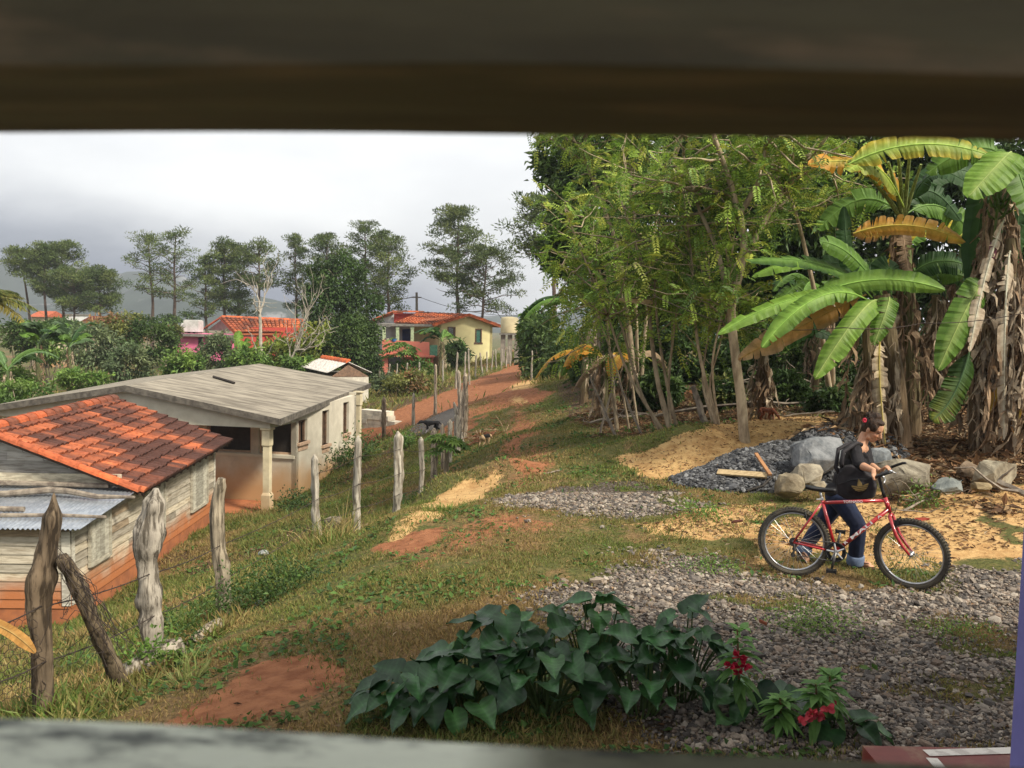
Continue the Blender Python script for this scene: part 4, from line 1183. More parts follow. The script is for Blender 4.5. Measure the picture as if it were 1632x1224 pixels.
# ------------------------------------------------------------------ broadleaf bushes and trees
GREEN_A = [(0.15, 0.25, 0.05), (0.2, 0.3, 0.062), (0.112, 0.2, 0.044)]
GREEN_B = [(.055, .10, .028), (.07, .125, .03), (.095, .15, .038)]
GREEN_C = [(0.175, 0.188, 0.056), (0.237, 0.163, 0.069), (0.2, 0.213, 0.056), (0.288, 0.163, 0.069)]
GREEN_D = [(0.125, 0.175, 0.081), (0.156, 0.2, 0.1), (0.188, 0.225, 0.1)]
GREEN_Y = [(0.237, 0.288, 0.056), (0.3, 0.325, 0.069), (0.175, 0.25, 0.05)]

def bush(name, label, cat, px, py, rx, ry, Y, cols, seed, n=1500, L=.22, Wd=.10, group=None, depth=.8, lean=0):
    g = np.random.default_rng(seed); s = scale_at(Y)
    b = GD(px, Y); c = at(px, py, Y)
    root = thing(name, label, cat, b, group)
    fm = MB(); sm = MB()
    r = (rx * s, max(rx, ry) * s * depth, ry * s)
    cloud(fm, c, r, n, L, Wd, cols, g)
    for k in range(5):
        a = k * GA
        e = np.array(tuple(c)) + np.array([math.cos(a) * r[0] * .6, math.sin(a) * r[1] * .5, r[2] * g.uniform(-.1, .6)])
        limb(sm, b + Vector((math.cos(a) * .08, math.sin(a) * .08, -.15)), e, .05, .012, g, .2, 6, 5)
    fm.build('foliage', m_leaf, root); sm.build('stems', m_bark, root)
    return root

def broadtree(name, label, cat, base, top, blobs, cols, seed, n=6000, L=.26, Wd=.12, r0=.16, group=None, droop=.35):
    """blobs: list of (px, py, Y, radius px x, radius px y)"""
    g = np.random.default_rng(seed)
    root = thing(name, label, cat, base, group)
    fm = MB(); tm = MB()
    fork = base.lerp(top, .45)
    P = limb(tm, base + Vector((0, 0, -.3)), fork, r0, r0 * .75, g, .08, 7, 8)
    tot = sum(bl[3] * bl[4] for bl in blobs)
    for (px, py, Y, rx, ry) in blobs:
        s = scale_at(Y); c = at(px, py, Y)
        limb(tm, P[-1], c, r0 * .6, .02, g, .18, 8, 6)
        for k in range(4):
            d = unit(g.normal(size=3)) * np.array([rx * s, rx * s, ry * s]) * .8
            limb(tm, np.array(tuple(P[-1])) * .35 + np.array(tuple(c)) * .65, np.array(tuple(c)) + d, .035, .008, g, .25, 6, 4)
        cloud(fm, c, (rx * s, rx * s * .8, ry * s), int(n * rx * ry / tot), L, Wd, cols, g, droop=droop)
    tm.build('trunk', m_bark, root); fm.build('crown', m_leaf, root)
    return root

def sprays(mb, P, D, n_pairs, Ls, lL, lW, cols, g):
    """feathery compound leaves: rachis from P along D with leaflets in pairs"""
    m = len(P); D = unit(D)
    up = unit(np.array([0, 0, 1.0]) + g.normal(size=(m, 3)) * .35)
    S = unit(np.cross(D, up)); N = np.cross(S, D)
    C = np.array(cols)[g.integers(len(cols), size=m)] * g.uniform(.7, 1.3, m)[:, None]
    for k in range(n_pairs):
        t = (k + .6) / n_pairs
        base = P + D * (Ls * t)[:, None] - np.array([0, 0, 1.0]) * (Ls * .35 * t * t)[:, None]
        for sg in (-1, 1):
            d = unit(S * sg + D * .55 - np.array([0, 0, .25]) + g.normal(size=(m, 3)) * .12)
            mb.leaves(base, d, N, lL * (1.1 - .5 * abs(t - .4)), lW, C * g.uniform(.85, 1.15, m)[:, None], .12)

def slender_tree(label, base, stems, cols, seed, r=.05, n_spray=160, group='slender feathery trees along the path', Ls=.40, twigs=9, lL=.088, lW=.036, spread=1.0, rise=.35):
    """stems: list of lists of points; sprays fill a zone around the upper halves of the stems"""
    g = np.random.default_rng(seed)
    root = thing('slender_tree', label, 'tree', base, group)
    tm = MB(); fm = MB()
    for si, st in enumerate(stems):
        rs_ = r if si == 0 else r * .62
        pts = [np.array(tuple(p)) for p in st]
        tp = np.concatenate([pts[i] + (pts[i + 1] - pts[i]) * np.linspace(0, 1, 6)[:-1 if i < len(pts) - 2 else None, None] for i in range(len(pts) - 1)])
        tp = tp + np.concatenate([[np.zeros(3)], g.normal(size=(len(tp) - 1, 3)) * .025])
        for _ in range(3): tp[1:-1] = .5 * tp[1:-1] + .25 * (tp[:-2] + tp[2:])
        n = len(tp)
        c = np.array([1.15, 1.1, 1.0]) * g.uniform(.75, 1.3)
        tm.tube(tp, rs_ * (1 - .72 * np.linspace(0, 1, n) ** .8), 11 if si == 0 else 7, c, jit=.15, rng=g)
        for k in range(twigs):
            i = g.integers(int(n * .58), n)
            d = unit(g.normal(size=3) * np.array([1, 1, .5]) + np.array([0, 0, rise]))
            ln = g.uniform(.6, 1.6) * spread
            e = tp[i] + d * ln
            bp = limb(tm, tp[i], e, r * .28, .006, g, .18, 6, 4, c)
            m = max(2, int(.66 * n_spray) // (twigs * len(stems)))
            idx = g.integers(1, 6, size=m)
            P = bp[idx] + g.normal(size=(m, 3)) * .10
            D = unit(d * .6 + g.normal(size=(m, 3)) * .8 + np.array([0, 0, -.05]))
            sprays(fm, P, D, 8, Ls * g.uniform(.6, 1.2, m), lL, lW, cols, g)
    tm.build('trunk', m_bark, root, smooth=True)
    fm.build('crown', m_leaf, root)
    return root

# ------------------------------------------------------------------ banana
LEAFG = (.11, .205, .03); LEAFB = (.19, .32, .045); LEAFD = (.032, .078, .018); YEL = (.62, .46, .05); ORA = (.62, .28, .035); BRO = (.33, .23, .145); TAN = (.48, .39, .28)

def banana_leaf(mb, pts, width, nrm, col, edge=None, tear=.12, droop=.25, seed=0, rib=None, tipcol=None, pet=.1, N=56, rag=0.0):
    """blade on a curve through three points; nrm is the way its upper face looks"""
    g = np.random.default_rng(seed)
    a, b, c = [np.array(tuple(p)) for p in pts]
    t = np.linspace(0, 1, N)[:, None]
    P = (1 - t) ** 2 * a + 2 * t * (1 - t) * b + t ** 2 * c
    T = unit(np.gradient(P, axis=0))
    nrm = np.array(tuple(nrm), float)
    S = unit(np.cross(T, nrm)); Nn = np.cross(S, T)
    tt = np.clip((t[:, 0] - pet) / (1 - pet), 0, 1)
    prof = np.clip(tt / .16, 0, 1) ** .6 * np.clip((1 - tt) / .22, 0, 1) ** .55
    wv = width / 2 * prof
    col = np.array(col, float); edge = col if edge is None else np.array(edge, float)
    tc = col if tipcol is None else np.array(tipcol, float)
    rib = np.minimum(col * 1.9 + .06, .75) if rib is None else np.array(rib)
    i0 = int(np.argmax(tt > 0)); pl = g.normal(size=N)
    for sg in (-1, 1):
        i = max(0, i0 - 1)
        cur = droop
        while i < N - 1:
            j = i + 1
            while j < N - 1 and g.random() > tear * .62 + .02: j += 1
            th = droop + g.normal() * (.16 + .5 * rag)
            k = np.arange(i, j + 1)
            gap = np.zeros(len(k)); gap[0] = gap[-1] = 1; jg = g.uniform(.2, 1.0)
            V = []; C = []
            for q, f in enumerate((0.0, .5, 1.0)):
                ang = th * (.5 + .7 * f)
                w = wv[k] * f * (1 - .12 * gap * f * (tear > .05)) * (1 - rag * .5 * f * g.random())
                along = (gap * np.where(np.arange(len(k)) == 0, 1, -1))[:, None] * T[k] * (.07 * jg * width * f)
                V.append(P[k] + S[k] * (sg * w * math.cos(ang))[:, None] - Nn[k] * (w * math.sin(ang) - f * width * .022 * pl[k])[:, None] + along + T[k] * (f * width * .10))
                base = col * (1 - tt[k][:, None] ** 2) + tc * tt[k][:, None] ** 2
                C.append((base * (1 - f ** 2) + edge * f ** 2) * (1 + .10 * pl[k])[:, None] if f else np.repeat(rib[None], len(k), 0) * .5 + base * .5)
            m = len(k)
            jit = g.uniform(.85, 1.12)
            F = [(q * m + z, q * m + z + 1, (q + 1) * m + z + 1, (q + 1) * m + z) for q in range(2) for z in range(m - 1)]
            mb.add(np.concatenate(V), F, np.concatenate(C) * jit)
            i = j
    r = np.linspace(.016, .005, N) * (width / .5) ** .5
    mb.tube(P + Nn * .004, r, 5, rib)

def dead_strip(mb, top, length, g, lean=(0, 0), col=None, w=.16, n=None):
    """a dried leaf hanging down beside the stem: a rib with crumpled flags"""
    top = np.array(tuple(top)); n = n or max(4, int(length / .11))
    t = np.linspace(0, 1, n)[:, None]
    ln = np.array([lean[0], lean[1], 0.0])
    P = top + np.array([0, 0, -length]) * t + ln * np.sin(t * PI * .5) + np.cumsum(g.normal(size=(n, 3)) * .012, 0)
    base = np.array(TAN if g.random() < .45 else BRO) * g.uniform(.6, 1.15) if col is None else np.array(col)
    mb.tube(P, np.linspace(.014, .006, n), 4, base * .8)
    for i in range(n):
        for q in range(2):
            if g.random() < .3: continue
            a = g.random() * 2 * PI
            d = np.array([math.cos(a) * .75, math.sin(a) * .75, -g.uniform(.5, 2.2)]); d /= np.linalg.norm(d)
            s = np.array([-math.sin(a), math.cos(a), g.normal() * .6]); s /= np.linalg.norm(s)
            L = w * g.uniform(.6, 2.4); W_ = w * g.uniform(.18, .75)
            p = P[i]
            cr = np.cross(d, s)
            k = np.linspace(0, 1, 4)
            mid = p + d * (L * k)[:, None] + np.array([0, 0, -.4 * L]) * (k ** 2)[:, None] + cr * (W_ * .5 * np.sin(k * 5 + a))[:, None]
            wd = W_ * np.array([.25, 1.0, .75, .06]) * g.uniform(.7, 1.2, 4)
            lf = mid + s * wd[:, None] * .5 + cr * (W_ * g.normal(size=4) * .25)[:, None]; rt = mid - s * wd[:, None] * .5 + cr * (W_ * g.normal(size=4) * .25)[:, None]
            F = [f for z in range(3) for f in ((z, 4 + z, 5 + z, z + 1), (8 + z, z, z + 1, 9 + z))]
            mb.add(np.concatenate([mid, lf, rt]), F, base * g.uniform(.55, 1.35))

def banana_plant(label, base, H, n, L, seed, r=.12, Wd=.5, cols=(LEAFG, LEAFB, LEAFD), dead=6, group='banana plants', el=(.5, 1.2), name='banana_plant', az0=None, upright=0.0):
    g = np.random.default_rng(seed)
    root = thing(name, label, 'banana plant', base, group)
    sm = MB(); top = np.array(tuple(base)) + np.array([g.normal() * .08, g.normal() * .08, H])
    b0 = np.array(tuple(base)) + np.array([0, 0, -.2])
    P = b0 + (top - b0) * np.linspace(0, 1, 8)[:, None]
    sm.tube(P, np.linspace(r, r * .55, 8), 10, np.linspace(0, 1, 8)[:, None] * np.array([.10, .15, .05]) + (1 - np.linspace(0, 1, 8)[:, None]) * np.array([.17, .11, .065]), jit=.15, rng=g)
    sm.build('trunk', m_stemb, root)
    for k in range(n):
        az = (g.random() * 2 * PI if az0 is None else az0) + k * GA
        e = g.uniform(*el)
        d = np.array([math.cos(az) * math.cos(e), math.sin(az) * math.cos(e), math.sin(e)])
        l = L * g.uniform(.75, 1.15)
        mid = top + d * l * .6 + np.array([0, 0, .1 * l])
        tip = top + np.array([math.cos(az) * l * (.85 - .5 * upright), math.sin(az) * l * (.85 - .5 * upright), l * (math.sin(e) * .9 - .55 + .9 * upright)])
        mb = MB()
        c = np.array(cols[g.integers(len(cols))]) * g.uniform(.8, 1.2)
        nr = np.array([-math.cos(az) * .5, -math.sin(az) * .5, 1.0])
        banana_leaf(mb, (top, mid, tip), Wd * g.uniform(.8, 1.1), nr, c, tear=.16, droop=g.uniform(.15, .5), seed=seed * 31 + k)
        mb.build('leaf', m_banana, root)
    if dead:
        dm = MB()
        for k in range(dead):
            az = k * GA
            dead_strip(dm, top + np.array([math.cos(az) * r * 1.1, math.sin(az) * r * 1.1, g.uniform(-.25, .05)]), H * g.uniform(.4, .85), g, (math.cos(az) * .12, math.sin(az) * .12), w=.14)
        dm.build('dead_leaves', m_dead, root)
    return root
# ------------------------------------------------------------------ skyline pines
PL = [
    ('thin leaning grey pine at the far left of the skyline', 54, 105, 402, 440, 24, 34, 1.0, .1),
    ('dark rounded pine, second from the left on the skyline', 73, 104, 393, 472, 30, 70, 1.2, 0),
    ('full dark pine in the middle of the left pine cluster', 103, 106, 391, 485, 38, 100, 1.4, 0),
    ('broad low pine in front of the left pine cluster', 120, 101, 436, 502, 38, 118, 1.3, 0),
    ('rounded pine at the right end of the left pine cluster', 160, 103, 431, 502, 32, 158, 1.3, 0),
    ('tall bare-stemmed pine, left of the skyline pair', 243, 95, 377, 478, 34, 236, .75, .4),
    ('tall bare-stemmed pine, right of the skyline pair', 276, 94, 370, 485, 40, 280, .8, .4),
    ('narrow low pine left of the orange roof gable', 331, 100, 408, 512, 22, 327, .8, .3),
    ('dark pine right above the orange roof gable', 357, 101, 386, 502, 30, 358, 1.2, 0),
    ('dark pine above the middle of the orange roof', 381, 102, 393, 508, 33, 380, 1.2, 0),
    ('flat-topped pine behind the bleached dead tree', 412, 100, 390, 465, 34, 413, 1.0, .2),
    ('slim pine between the dead tree and the big broadleaf tree', 473, 98, 377, 500, 24, 470, .9, .2),
    ('pine half hidden behind the big dark broadleaf tree', 520, 96, 380, 480, 38, 522, 1.1, 0),
    ('tall airy pine left of the utility pole', 584, 92, 360, 480, 40, 581, 1.0, .3),
    ('full pine beside the utility pole', 620, 90, 378, 500, 42, 618, 1.2, .1),
    ('tallest round-crowned pine behind the yellow house', 727, 88, 337, 478, 50, 731, 1.5, .1),
    ('crooked wide dark pine behind the yellow house gable', 766, 86, 405, 500, 62, 775, 1.15, .1),
    ('pine at the left edge of the right-hand wood', 884, 60, 322, 425, 56, 874, 1.2, .2),
]
for k, (lb, px, Y, top, low, hw, xt, dn_, op) in enumerate(PL):
    pine(lb, px, Y, top, low, hw, 100 + k, xt, dn_, open_=op, tone=.8 if 'crooked' in lb else 1.0)
bush('shrubby_pine', 'squat dark pine bush at the foot of the bare-stemmed pine pair', 'tree', 288, 508, 30, 12, 90, GREEN_B, 50, 700, .4, .12)
bush('shrubby_pine', 'low dark crown left of the bare-stemmed pine pair', 'tree', 232, 506, 16, 8, 92, GREEN_B, 51, 400, .4, .12)
# ------------------------------------------------------------------ bushes and trees on the left
g0 = np.random.default_rng(3)
BL = [('bright bush hiding the far walls below the pine cluster', 82, 548, 42, 28, 60, GREEN_A), ('bushy growth at the left edge above the concrete eave', 8, 612, 44, 26, 37, GREEN_A), ('rust-tinted bush on the left, above the dry banana leaf', 190, 525, 42, 24, 54, GREEN_C), ('dark green bush left of the pink wall', 240, 548, 40, 34, 52, GREEN_B),
      ('grey-green bush at the left end of the concrete roof', 205, 582, 34, 30, 44, GREEN_D), ('bright green bush under the pink wall', 292, 588, 30, 30, 47, GREEN_A),
      ('olive bush before the square rooftop tank', 345, 572, 34, 32, 50, GREEN_D), ('leafy bush right of the upright banana leaves', 400, 582, 30, 24, 48, GREEN_A),
      ('olive bush behind the concrete roof ridge', 452, 565, 40, 30, 50, GREEN_Y), ('yellow-green bush below the big broadleaf tree', 506, 560, 32, 42, 50, GREEN_Y),
      ('bright bush above the left end of the concrete eave', 135, 606, 40, 18, 38, GREEN_A), ('large leafy bush at the left edge above the tile roof', 30, 628, 55, 20, 34, GREEN_A),
      ('grey-green bush among the left banana plants', 150, 555, 40, 34, 50, GREEN_D), ('dark bush at the left edge under the palm', 40, 535, 40, 22, 56, GREEN_B),
      ('dark hedge bush below the pine cluster', 95, 527, 50, 16, 80, GREEN_B), ('dark bush left of the tin shed', 470, 585, 30, 18, 47, GREEN_A),
      ('olive bush on the left behind the dark bush', 270, 530, 18, 10, 66, GREEN_C), ('low green bush left of the coral porch', 588, 590, 24, 20, 60, GREEN_B),
      ('green bush by the far fence under the coral porch', 660, 590, 30, 16, 58, GREEN_A), ('dark bush right of the small banana by the yellow wall', 728, 565, 18, 17, 62, GREEN_B),
      ('shaggy brownish thicket behind the black dog', 655, 615, 40, 24, 46, GREEN_C), ('weedy bush left of the black dog', 620, 618, 26, 18, 48, GREEN_D)]
for k, (lb, px, py, rx, ry, Y, cols) in enumerate(BL):
    bush('bush', lb, 'bush', px, py, rx, ry, Y, cols, 200 + k, int(900 + rx * ry * 1.1), .005 * Y + .03, .0023 * Y + .01, 'bushes around the village houses')
broadtree('broadleaf_tree', 'big dark broadleaf tree left of the yellow house', 'tree', GD(545, 53), at(545, 430, 53),
          [(545, 450, 53, 38, 45), (520, 500, 52, 34, 42), (572, 505, 53, 34, 48), (545, 550, 51, 46, 45), (508, 445, 53, 18, 30), (580, 560, 52, 26, 40)], GREEN_B + [(.06, .105, .028)], 41, 13000, .27, .13, .2)
# bleached dead tree
def dead_tree():
    g = np.random.default_rng(77); Y = 49
    root = thing('dead_tree', 'bleached bare dead tree behind the concrete roof', 'tree', GD(418, Y))
    m = MB(); c = (1, 1, 1)
    b = GD(418, Y, -.3)
    main = limb(m, b, at(414, 500, Y), .12, .085, g, .06, 8, 7)
    ends = [(408, 450, 49), (430, 440, 49.5), (402, 475, 48)]
    for e in ends:
        p = limb(m, main[-1], at(*e), .06, .018, g, .25, 7, 5)
        for k in range(5): limb(m, p[3 + k % 3], p[-1] + g.normal(size=3) * .7 + np.array([0, 0, .3]), .025, .008, g, .3, 5, 4)
    low = limb(m, b, at(470, 560, 48.5), .085, .055, g, .1, 7, 6)
    for e in [(516, 436, 48), (500, 470, 48.5), (528, 500, 48), (486, 455, 49), (470, 480, 48), (540, 520, 47.5), (520, 545, 48), (455, 510, 48)]:
        p = limb(m, low[-1 - (e[0] % 2)], at(*e), .04, .010, g, .2, 8, 5)
        for k in range(6):
            limb(m, p[2 + k % 5], p[min(7, 3 + k % 5)] + g.normal(size=3) * .6 + np.array([0, 0, .35]), .02, .006, g, .3, 5, 4)
    for e in [(395, 520, 48), (380, 560, 48), (355, 600, 47), (440, 540, 48.4)]:
        limb(m, main[3], at(*e), .05, .012, g, .2, 7, 5)
    m.build('trunk', mat('bleached_wood', (.46, .41, .33), .9, (.28, .25, .20), 6, 8), root)
dead_tree()
# coconut palm at the left edge
def palm():
    g = np.random.default_rng(9); Y = 40
    b = GD(-30, Y); top = at(-22, 478, Y)
    root = thing('coconut_palm', 'yellowing coconut palm fronds reaching in at the left edge', 'palm', b)
    m = MB(); limb(m, b, top, .16, .11, g, .03, 9, 9); m.build('trunk', m_bark, root)
    for k in range(15):
        az = k * GA; e = g.uniform(-.1, 1.1)
        fm = MB(); L = g.uniform(1.9, 2.5)
        t = np.linspace(0, 1, 26)[:, None]
        d = np.array([math.cos(az), math.sin(az), 0])
        P = np.array(tuple(top)) + d * L * (t * math.cos(e * .8)) + np.array([0, 0, 1.0]) * L * (t * math.sin(e) - .62 * t ** 2)
        fm.tube(P, np.linspace(.03, .006, 26), 4, (.28, .24, .06))
        T = unit(np.gradient(P, axis=0)); S = unit(np.cross(T, [0, 0, 1.0]))
        c = np.array([(.22, .22, .045), (.30, .25, .05), (.15, .18, .04)][k % 3])
        for sg in (-1, 1):
            for rep in range(2):
                ln = .62 * np.sin(np.clip(t[:, 0] * 1.05 + .08, 0, 1) * PI) ** .6
                fm.leaves(P + g.normal(size=P.shape) * .02, unit(S * sg + T * .7 + np.array([0, 0, -.45]) + g.normal(size=P.shape) * .15), np.cross(S, T), ln, .06, c * g.uniform(.7, 1.25, (26, 1)), .1)
        fm.build('frond', m_leaf, root)
palm()
# banana plants on the left and by the houses
for k, (lb, px, Y, H, n, L, Wd, up, cols) in enumerate([
        ('banana plant with pale leaves at the left edge, below the palm', 15, 36, 2.3, 10, 2.3, .6, .15, (LEAFG, LEAFG, (.12, .2, .07))),
        ('banana plant with upright grey-green leaves beside the dry fallen leaf', 62, 40, 2.6, 10, 2.4, .62, .3, ((.10, .16, .07), LEAFG)),
        ('banana plant right of the upright grey-green one', 112, 41, 2.5, 10, 2.2, .55, .25, ((.10, .16, .07), LEAFG, LEAFD)),
        ('low banana plant above the left concrete eave', 85, 35, 1.0, 9, 1.8, .5, 0, (LEAFB, LEAFG)),
        ('banana plant with two upright leaves before the pink house', 388, 50, 1.9, 6, 2.2, .55, .8, (LEAFB, LEAFG)),
        ('young dark banana plant before the yellow house wall', 700, 58, 2.3, 9, 2.0, .6, .0, (LEAFD, LEAFG, LEAFD))]):
    banana_plant(lb, GD(px, Y), H, n, L, 300 + k, .13, Wd, cols, 4, 'banana plants among the houses', upright=up)
def papaya(label, px, Y, top, hw, seed, cols):
    g = np.random.default_rng(seed); b = GD(px, Y); tp = at(px, top, Y); s = scale_at(Y)
    root = thing('papaya_tree', label, 'tree', b); m = MB(); limb(m, b, tp, .07, .05, g, .04, 7, 6); m.build('trunk', m_bark, root)
    f = MB(); n = 26
    for k in range(n):
        az = k * GA; e = g.uniform(-.3, .9); L = hw * s * g.uniform(.6, 1)
        d = np.array([math.cos(az) * math.cos(e), math.sin(az) * math.cos(e), math.sin(e)])
        q = np.array(tuple(tp)) + d * L
        f.tube([tuple(tp), tuple(np.array(tuple(tp)) + d * L * .5 + [0, 0, .05]), tuple(q)], .008, 4, (.12, .16, .05))
        m_ = 9; a = np.linspace(-2.4, 2.4, m_)
        sd = np.array([-math.sin(az), math.cos(az), 0]); fw = np.array([math.cos(az), math.sin(az), -.5])
        D = unit(np.cos(a)[:, None] * fw + np.sin(a)[:, None] * sd)
        f.leaves(np.repeat(q[None], m_, 0), D, np.repeat([[0, 0, 1.0]], m_, 0), hw * s * .42, hw * s * .15, np.array(cols[k % len(cols)]) * g.uniform(.8, 1.2))
    f.build('crown', m_leaf, root)
papaya('round-crowned papaya tree before the coral porch', 640, 58, 562, 28, 5, GREEN_A)
# ------------------------------------------------------------------ the wood on the right: background crowns
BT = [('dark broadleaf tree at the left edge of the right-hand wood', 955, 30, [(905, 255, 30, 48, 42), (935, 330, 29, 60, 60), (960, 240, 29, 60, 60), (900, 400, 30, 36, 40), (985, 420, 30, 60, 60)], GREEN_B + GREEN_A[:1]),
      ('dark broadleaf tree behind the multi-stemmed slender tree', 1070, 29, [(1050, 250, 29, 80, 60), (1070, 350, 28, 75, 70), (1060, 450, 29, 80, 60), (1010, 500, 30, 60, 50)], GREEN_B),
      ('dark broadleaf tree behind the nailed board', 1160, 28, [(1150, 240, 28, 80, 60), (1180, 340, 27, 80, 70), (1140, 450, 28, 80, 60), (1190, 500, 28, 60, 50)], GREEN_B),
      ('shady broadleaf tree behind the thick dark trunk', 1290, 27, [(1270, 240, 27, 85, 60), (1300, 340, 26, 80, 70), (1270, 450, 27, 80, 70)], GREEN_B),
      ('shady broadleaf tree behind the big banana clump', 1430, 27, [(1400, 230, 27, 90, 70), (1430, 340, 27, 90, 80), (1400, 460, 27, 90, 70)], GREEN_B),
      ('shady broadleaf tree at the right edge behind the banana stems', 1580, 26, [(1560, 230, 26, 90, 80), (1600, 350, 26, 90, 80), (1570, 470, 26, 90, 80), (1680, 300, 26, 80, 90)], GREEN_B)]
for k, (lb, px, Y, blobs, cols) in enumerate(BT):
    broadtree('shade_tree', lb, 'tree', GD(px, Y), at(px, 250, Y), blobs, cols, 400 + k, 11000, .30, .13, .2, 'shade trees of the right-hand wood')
# bushes of the understorey
UB = [('dark roadside bush at the bend of the dirt road', 868, 560, 34, 60, 44, GREEN_B), ('dark roadside bush right of the road bend', 905, 590, 40, 55, 37, GREEN_B), ('dense dark bush under the left banana leaves', 945, 590, 40, 55, 31, GREEN_B),
      ('dark shrub behind the pale leaning stems', 1010, 570, 45, 50, 27, GREEN_B), ('dark shrub between the two slender tree clumps', 1090, 570, 50, 55, 26, GREEN_B), ('dark shrub behind the forked slender tree', 1180, 580, 50, 50, 25, GREEN_B),
      ('leafy dark shrub behind the small dead-skirted banana', 1265, 580, 45, 55, 24, GREEN_B + GREEN_A[:1]), ('dark shrub behind the main banana stem', 1350, 590, 50, 60, 23, GREEN_B), ('dark shrub between the banana stems', 1470, 590, 60, 65, 22, GREEN_B), ('dark shrub at the right edge of the wood', 1600, 580, 60, 80, 22, GREEN_B),
      ('olive roadside bush under the dark bend bushes', 900, 640, 34, 26, 34, GREEN_C), ('small light shrub left of the road bend bushes', 848, 530, 16, 30, 48, GREEN_A),
      ('low leafy shrub behind the multi-stemmed tree', 1045, 622, 34, 26, 22, GREEN_B), ('low leafy shrub right of the grey cut post', 1150, 628, 30, 22, 21, GREEN_B + GREEN_C[:1]), ('low dark shrub right of the thick trunk', 1250, 625, 30, 26, 20.5, GREEN_B), ('olive low shrub left of the skirted stem behind the woman', 1325, 640, 34, 26, 19, GREEN_B + GREEN_D[:1]), ('low shrub between the main banana stem and the bunch-bearing one', 1500, 650, 34, 24, 18.5, GREEN_B)]
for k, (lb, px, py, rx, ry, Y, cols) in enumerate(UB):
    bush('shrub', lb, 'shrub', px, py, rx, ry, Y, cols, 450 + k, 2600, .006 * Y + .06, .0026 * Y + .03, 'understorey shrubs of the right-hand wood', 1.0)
# slender feathery trees in front
FG = [(.26, .38, .055), (.34, .45, .07), (.19, .31, .05), (.43, .46, .08), (.11, .19, .035)]
b1 = GD(1072, 17.2, -.2)
slender_tree('multi-stemmed slender tree whose pale stems fan out from the sand mound', b1,
    [[b1, at(1045, 600, 17.3), at(1030, 450, 17.5), at(985, 300, 17.8)], [b1 + Vector((.15, 0, 0)), at(1052, 560, 17), at(1040, 420, 17), at(1060, 280, 16.8)],
     [b1 + Vector((-.12, .1, 0)), at(1015, 620, 17.6), at(990, 500, 18), at(925, 390, 18.3)], [b1 + Vector((.05, .15, 0)), at(1062, 620, 17.5), at(1080, 480, 17.4), at(1105, 300, 17.2)],
     [b1 + Vector((-.05, .1, 0)), at(1000, 600, 17.4), at(960, 480, 17.5), at(900, 330, 17.8)]], FG, 21, .065, 1300, twigs=20)
b2 = GD(1148, 16.6, -.2)
slender_tree('forked slender tree between the sand mound and the thick dark trunk', b2,
    [[b2, at(1120, 600, 16.7), at(1105, 480, 16.8), at(1090, 300, 16.8)], [b2 + Vector((.02, .05, 0)), at(1130, 580, 16.4), at(1160, 470, 16.2), at(1175, 330, 16)],
     [b2 + Vector((-.05, .05, 0)), at(1118, 610, 16.9), at(1135, 500, 17), at(1125, 330, 17.2)], [b2 + Vector((.03, 0, 0)), at(1128, 620, 16.5), at(1150, 540, 16.3), at(1170, 440, 16.2)]], FG, 22, .05, 1100, twigs=16)
b3 = GD(1190, 16, -.2)
slender_tree('thick dark trunk standing at the edge of the dark gravel heap', b3,
    [[b3, at(1180, 620, 16), at(1163, 490, 16), at(1190, 400, 16), at(1165, 290, 15.8), at(1140, 225, 15.6), at(1120, 150, 15.5)], [at(1163, 490, 16), at(1150, 410, 16.1), at(1110, 320, 16.2), at(1090, 250, 16.4)],
     [at(1190, 410, 16), at(1240, 320, 16), at(1290, 250, 15.8)], [at(1175, 350, 15.9), at(1215, 280, 15.6), at(1222, 200, 15.5)]], FG, 23, .105, 1000, twigs=16)
b4 = GD(985, 19.5, -.2)
slender_tree('pale leaning stems left of the multi-stemmed tree', b4,
    [[b4, at(975, 600, 19.6), at(965, 480, 19.8), at(935, 330, 20)], [b4 + Vector((.3, .1, 0)), at(985, 590, 19.2), at(960, 520, 19), at(895, 420, 19.2)], [b4 + Vector((.5, 0, 0)), at(1000, 560, 19.5), at(985, 400, 19.5), at(1000, 270, 19.4)]], FG, 24, .05, 900, twigs=18)
b5 = GD(1330, 19, -.2)
slender_tree('slender tree whose feathery crown hangs over the yellow banana leaves', b5,
    [[b5, at(1300, 480, 18.5), at(1270, 330, 18), at(1220, 240, 17.5)], [b5, at(1330, 420, 18.5), at(1340, 300, 18), at(1290, 230, 17.5)]], FG, 25, .07, 900, twigs=20)
b6 = GD(1018, 22, -.2)
slender_tree('tall slender tree whose crown tops the left of the wood', b6,
    [[b6, at(990, 400, 22), at(940, 270, 22), at(900, 200, 22)], [b6, at(1010, 380, 22), at(1010, 240, 21.5), at(1000, 170, 21.5)], [b6, at(1040, 360, 21.6), at(1080, 240, 21), at(1100, 180, 21)]], FG, 26, .08, 1500, twigs=26, spread=1.2)
# dead pale saplings and cut stakes leaning at the bank
def stake(label, a, b, r, seed, name='leaning_stake', cat='stake', group='pale stakes leaning on the bank'):
    g = np.random.default_rng(seed); m = MB(); limb(m, a, b, r, r * .6, g, .05, 6, 6)
    return tag(m.build(name, m_pole, loc=a), label, cat, group)
stake('short pale stake leaning left at the foot of the dark bushes', GD(985, 18.6, -.1), at(940, 600, 19), .035, 1)
stake('pale crossed stake under the tattered banana leaf', GD(955, 19.2, -.1), at(985, 590, 19.4), .03, 2)
stake('grey cut stump-like post between the two slender tree clumps', GD(1128, 17.3, -.1), at(1104, 615, 17.3), .085, 3)
stake('slim pale stake right of the crossed one', GD(1025, 18.2, -.1), at(985, 600, 18.6), .03, 4)
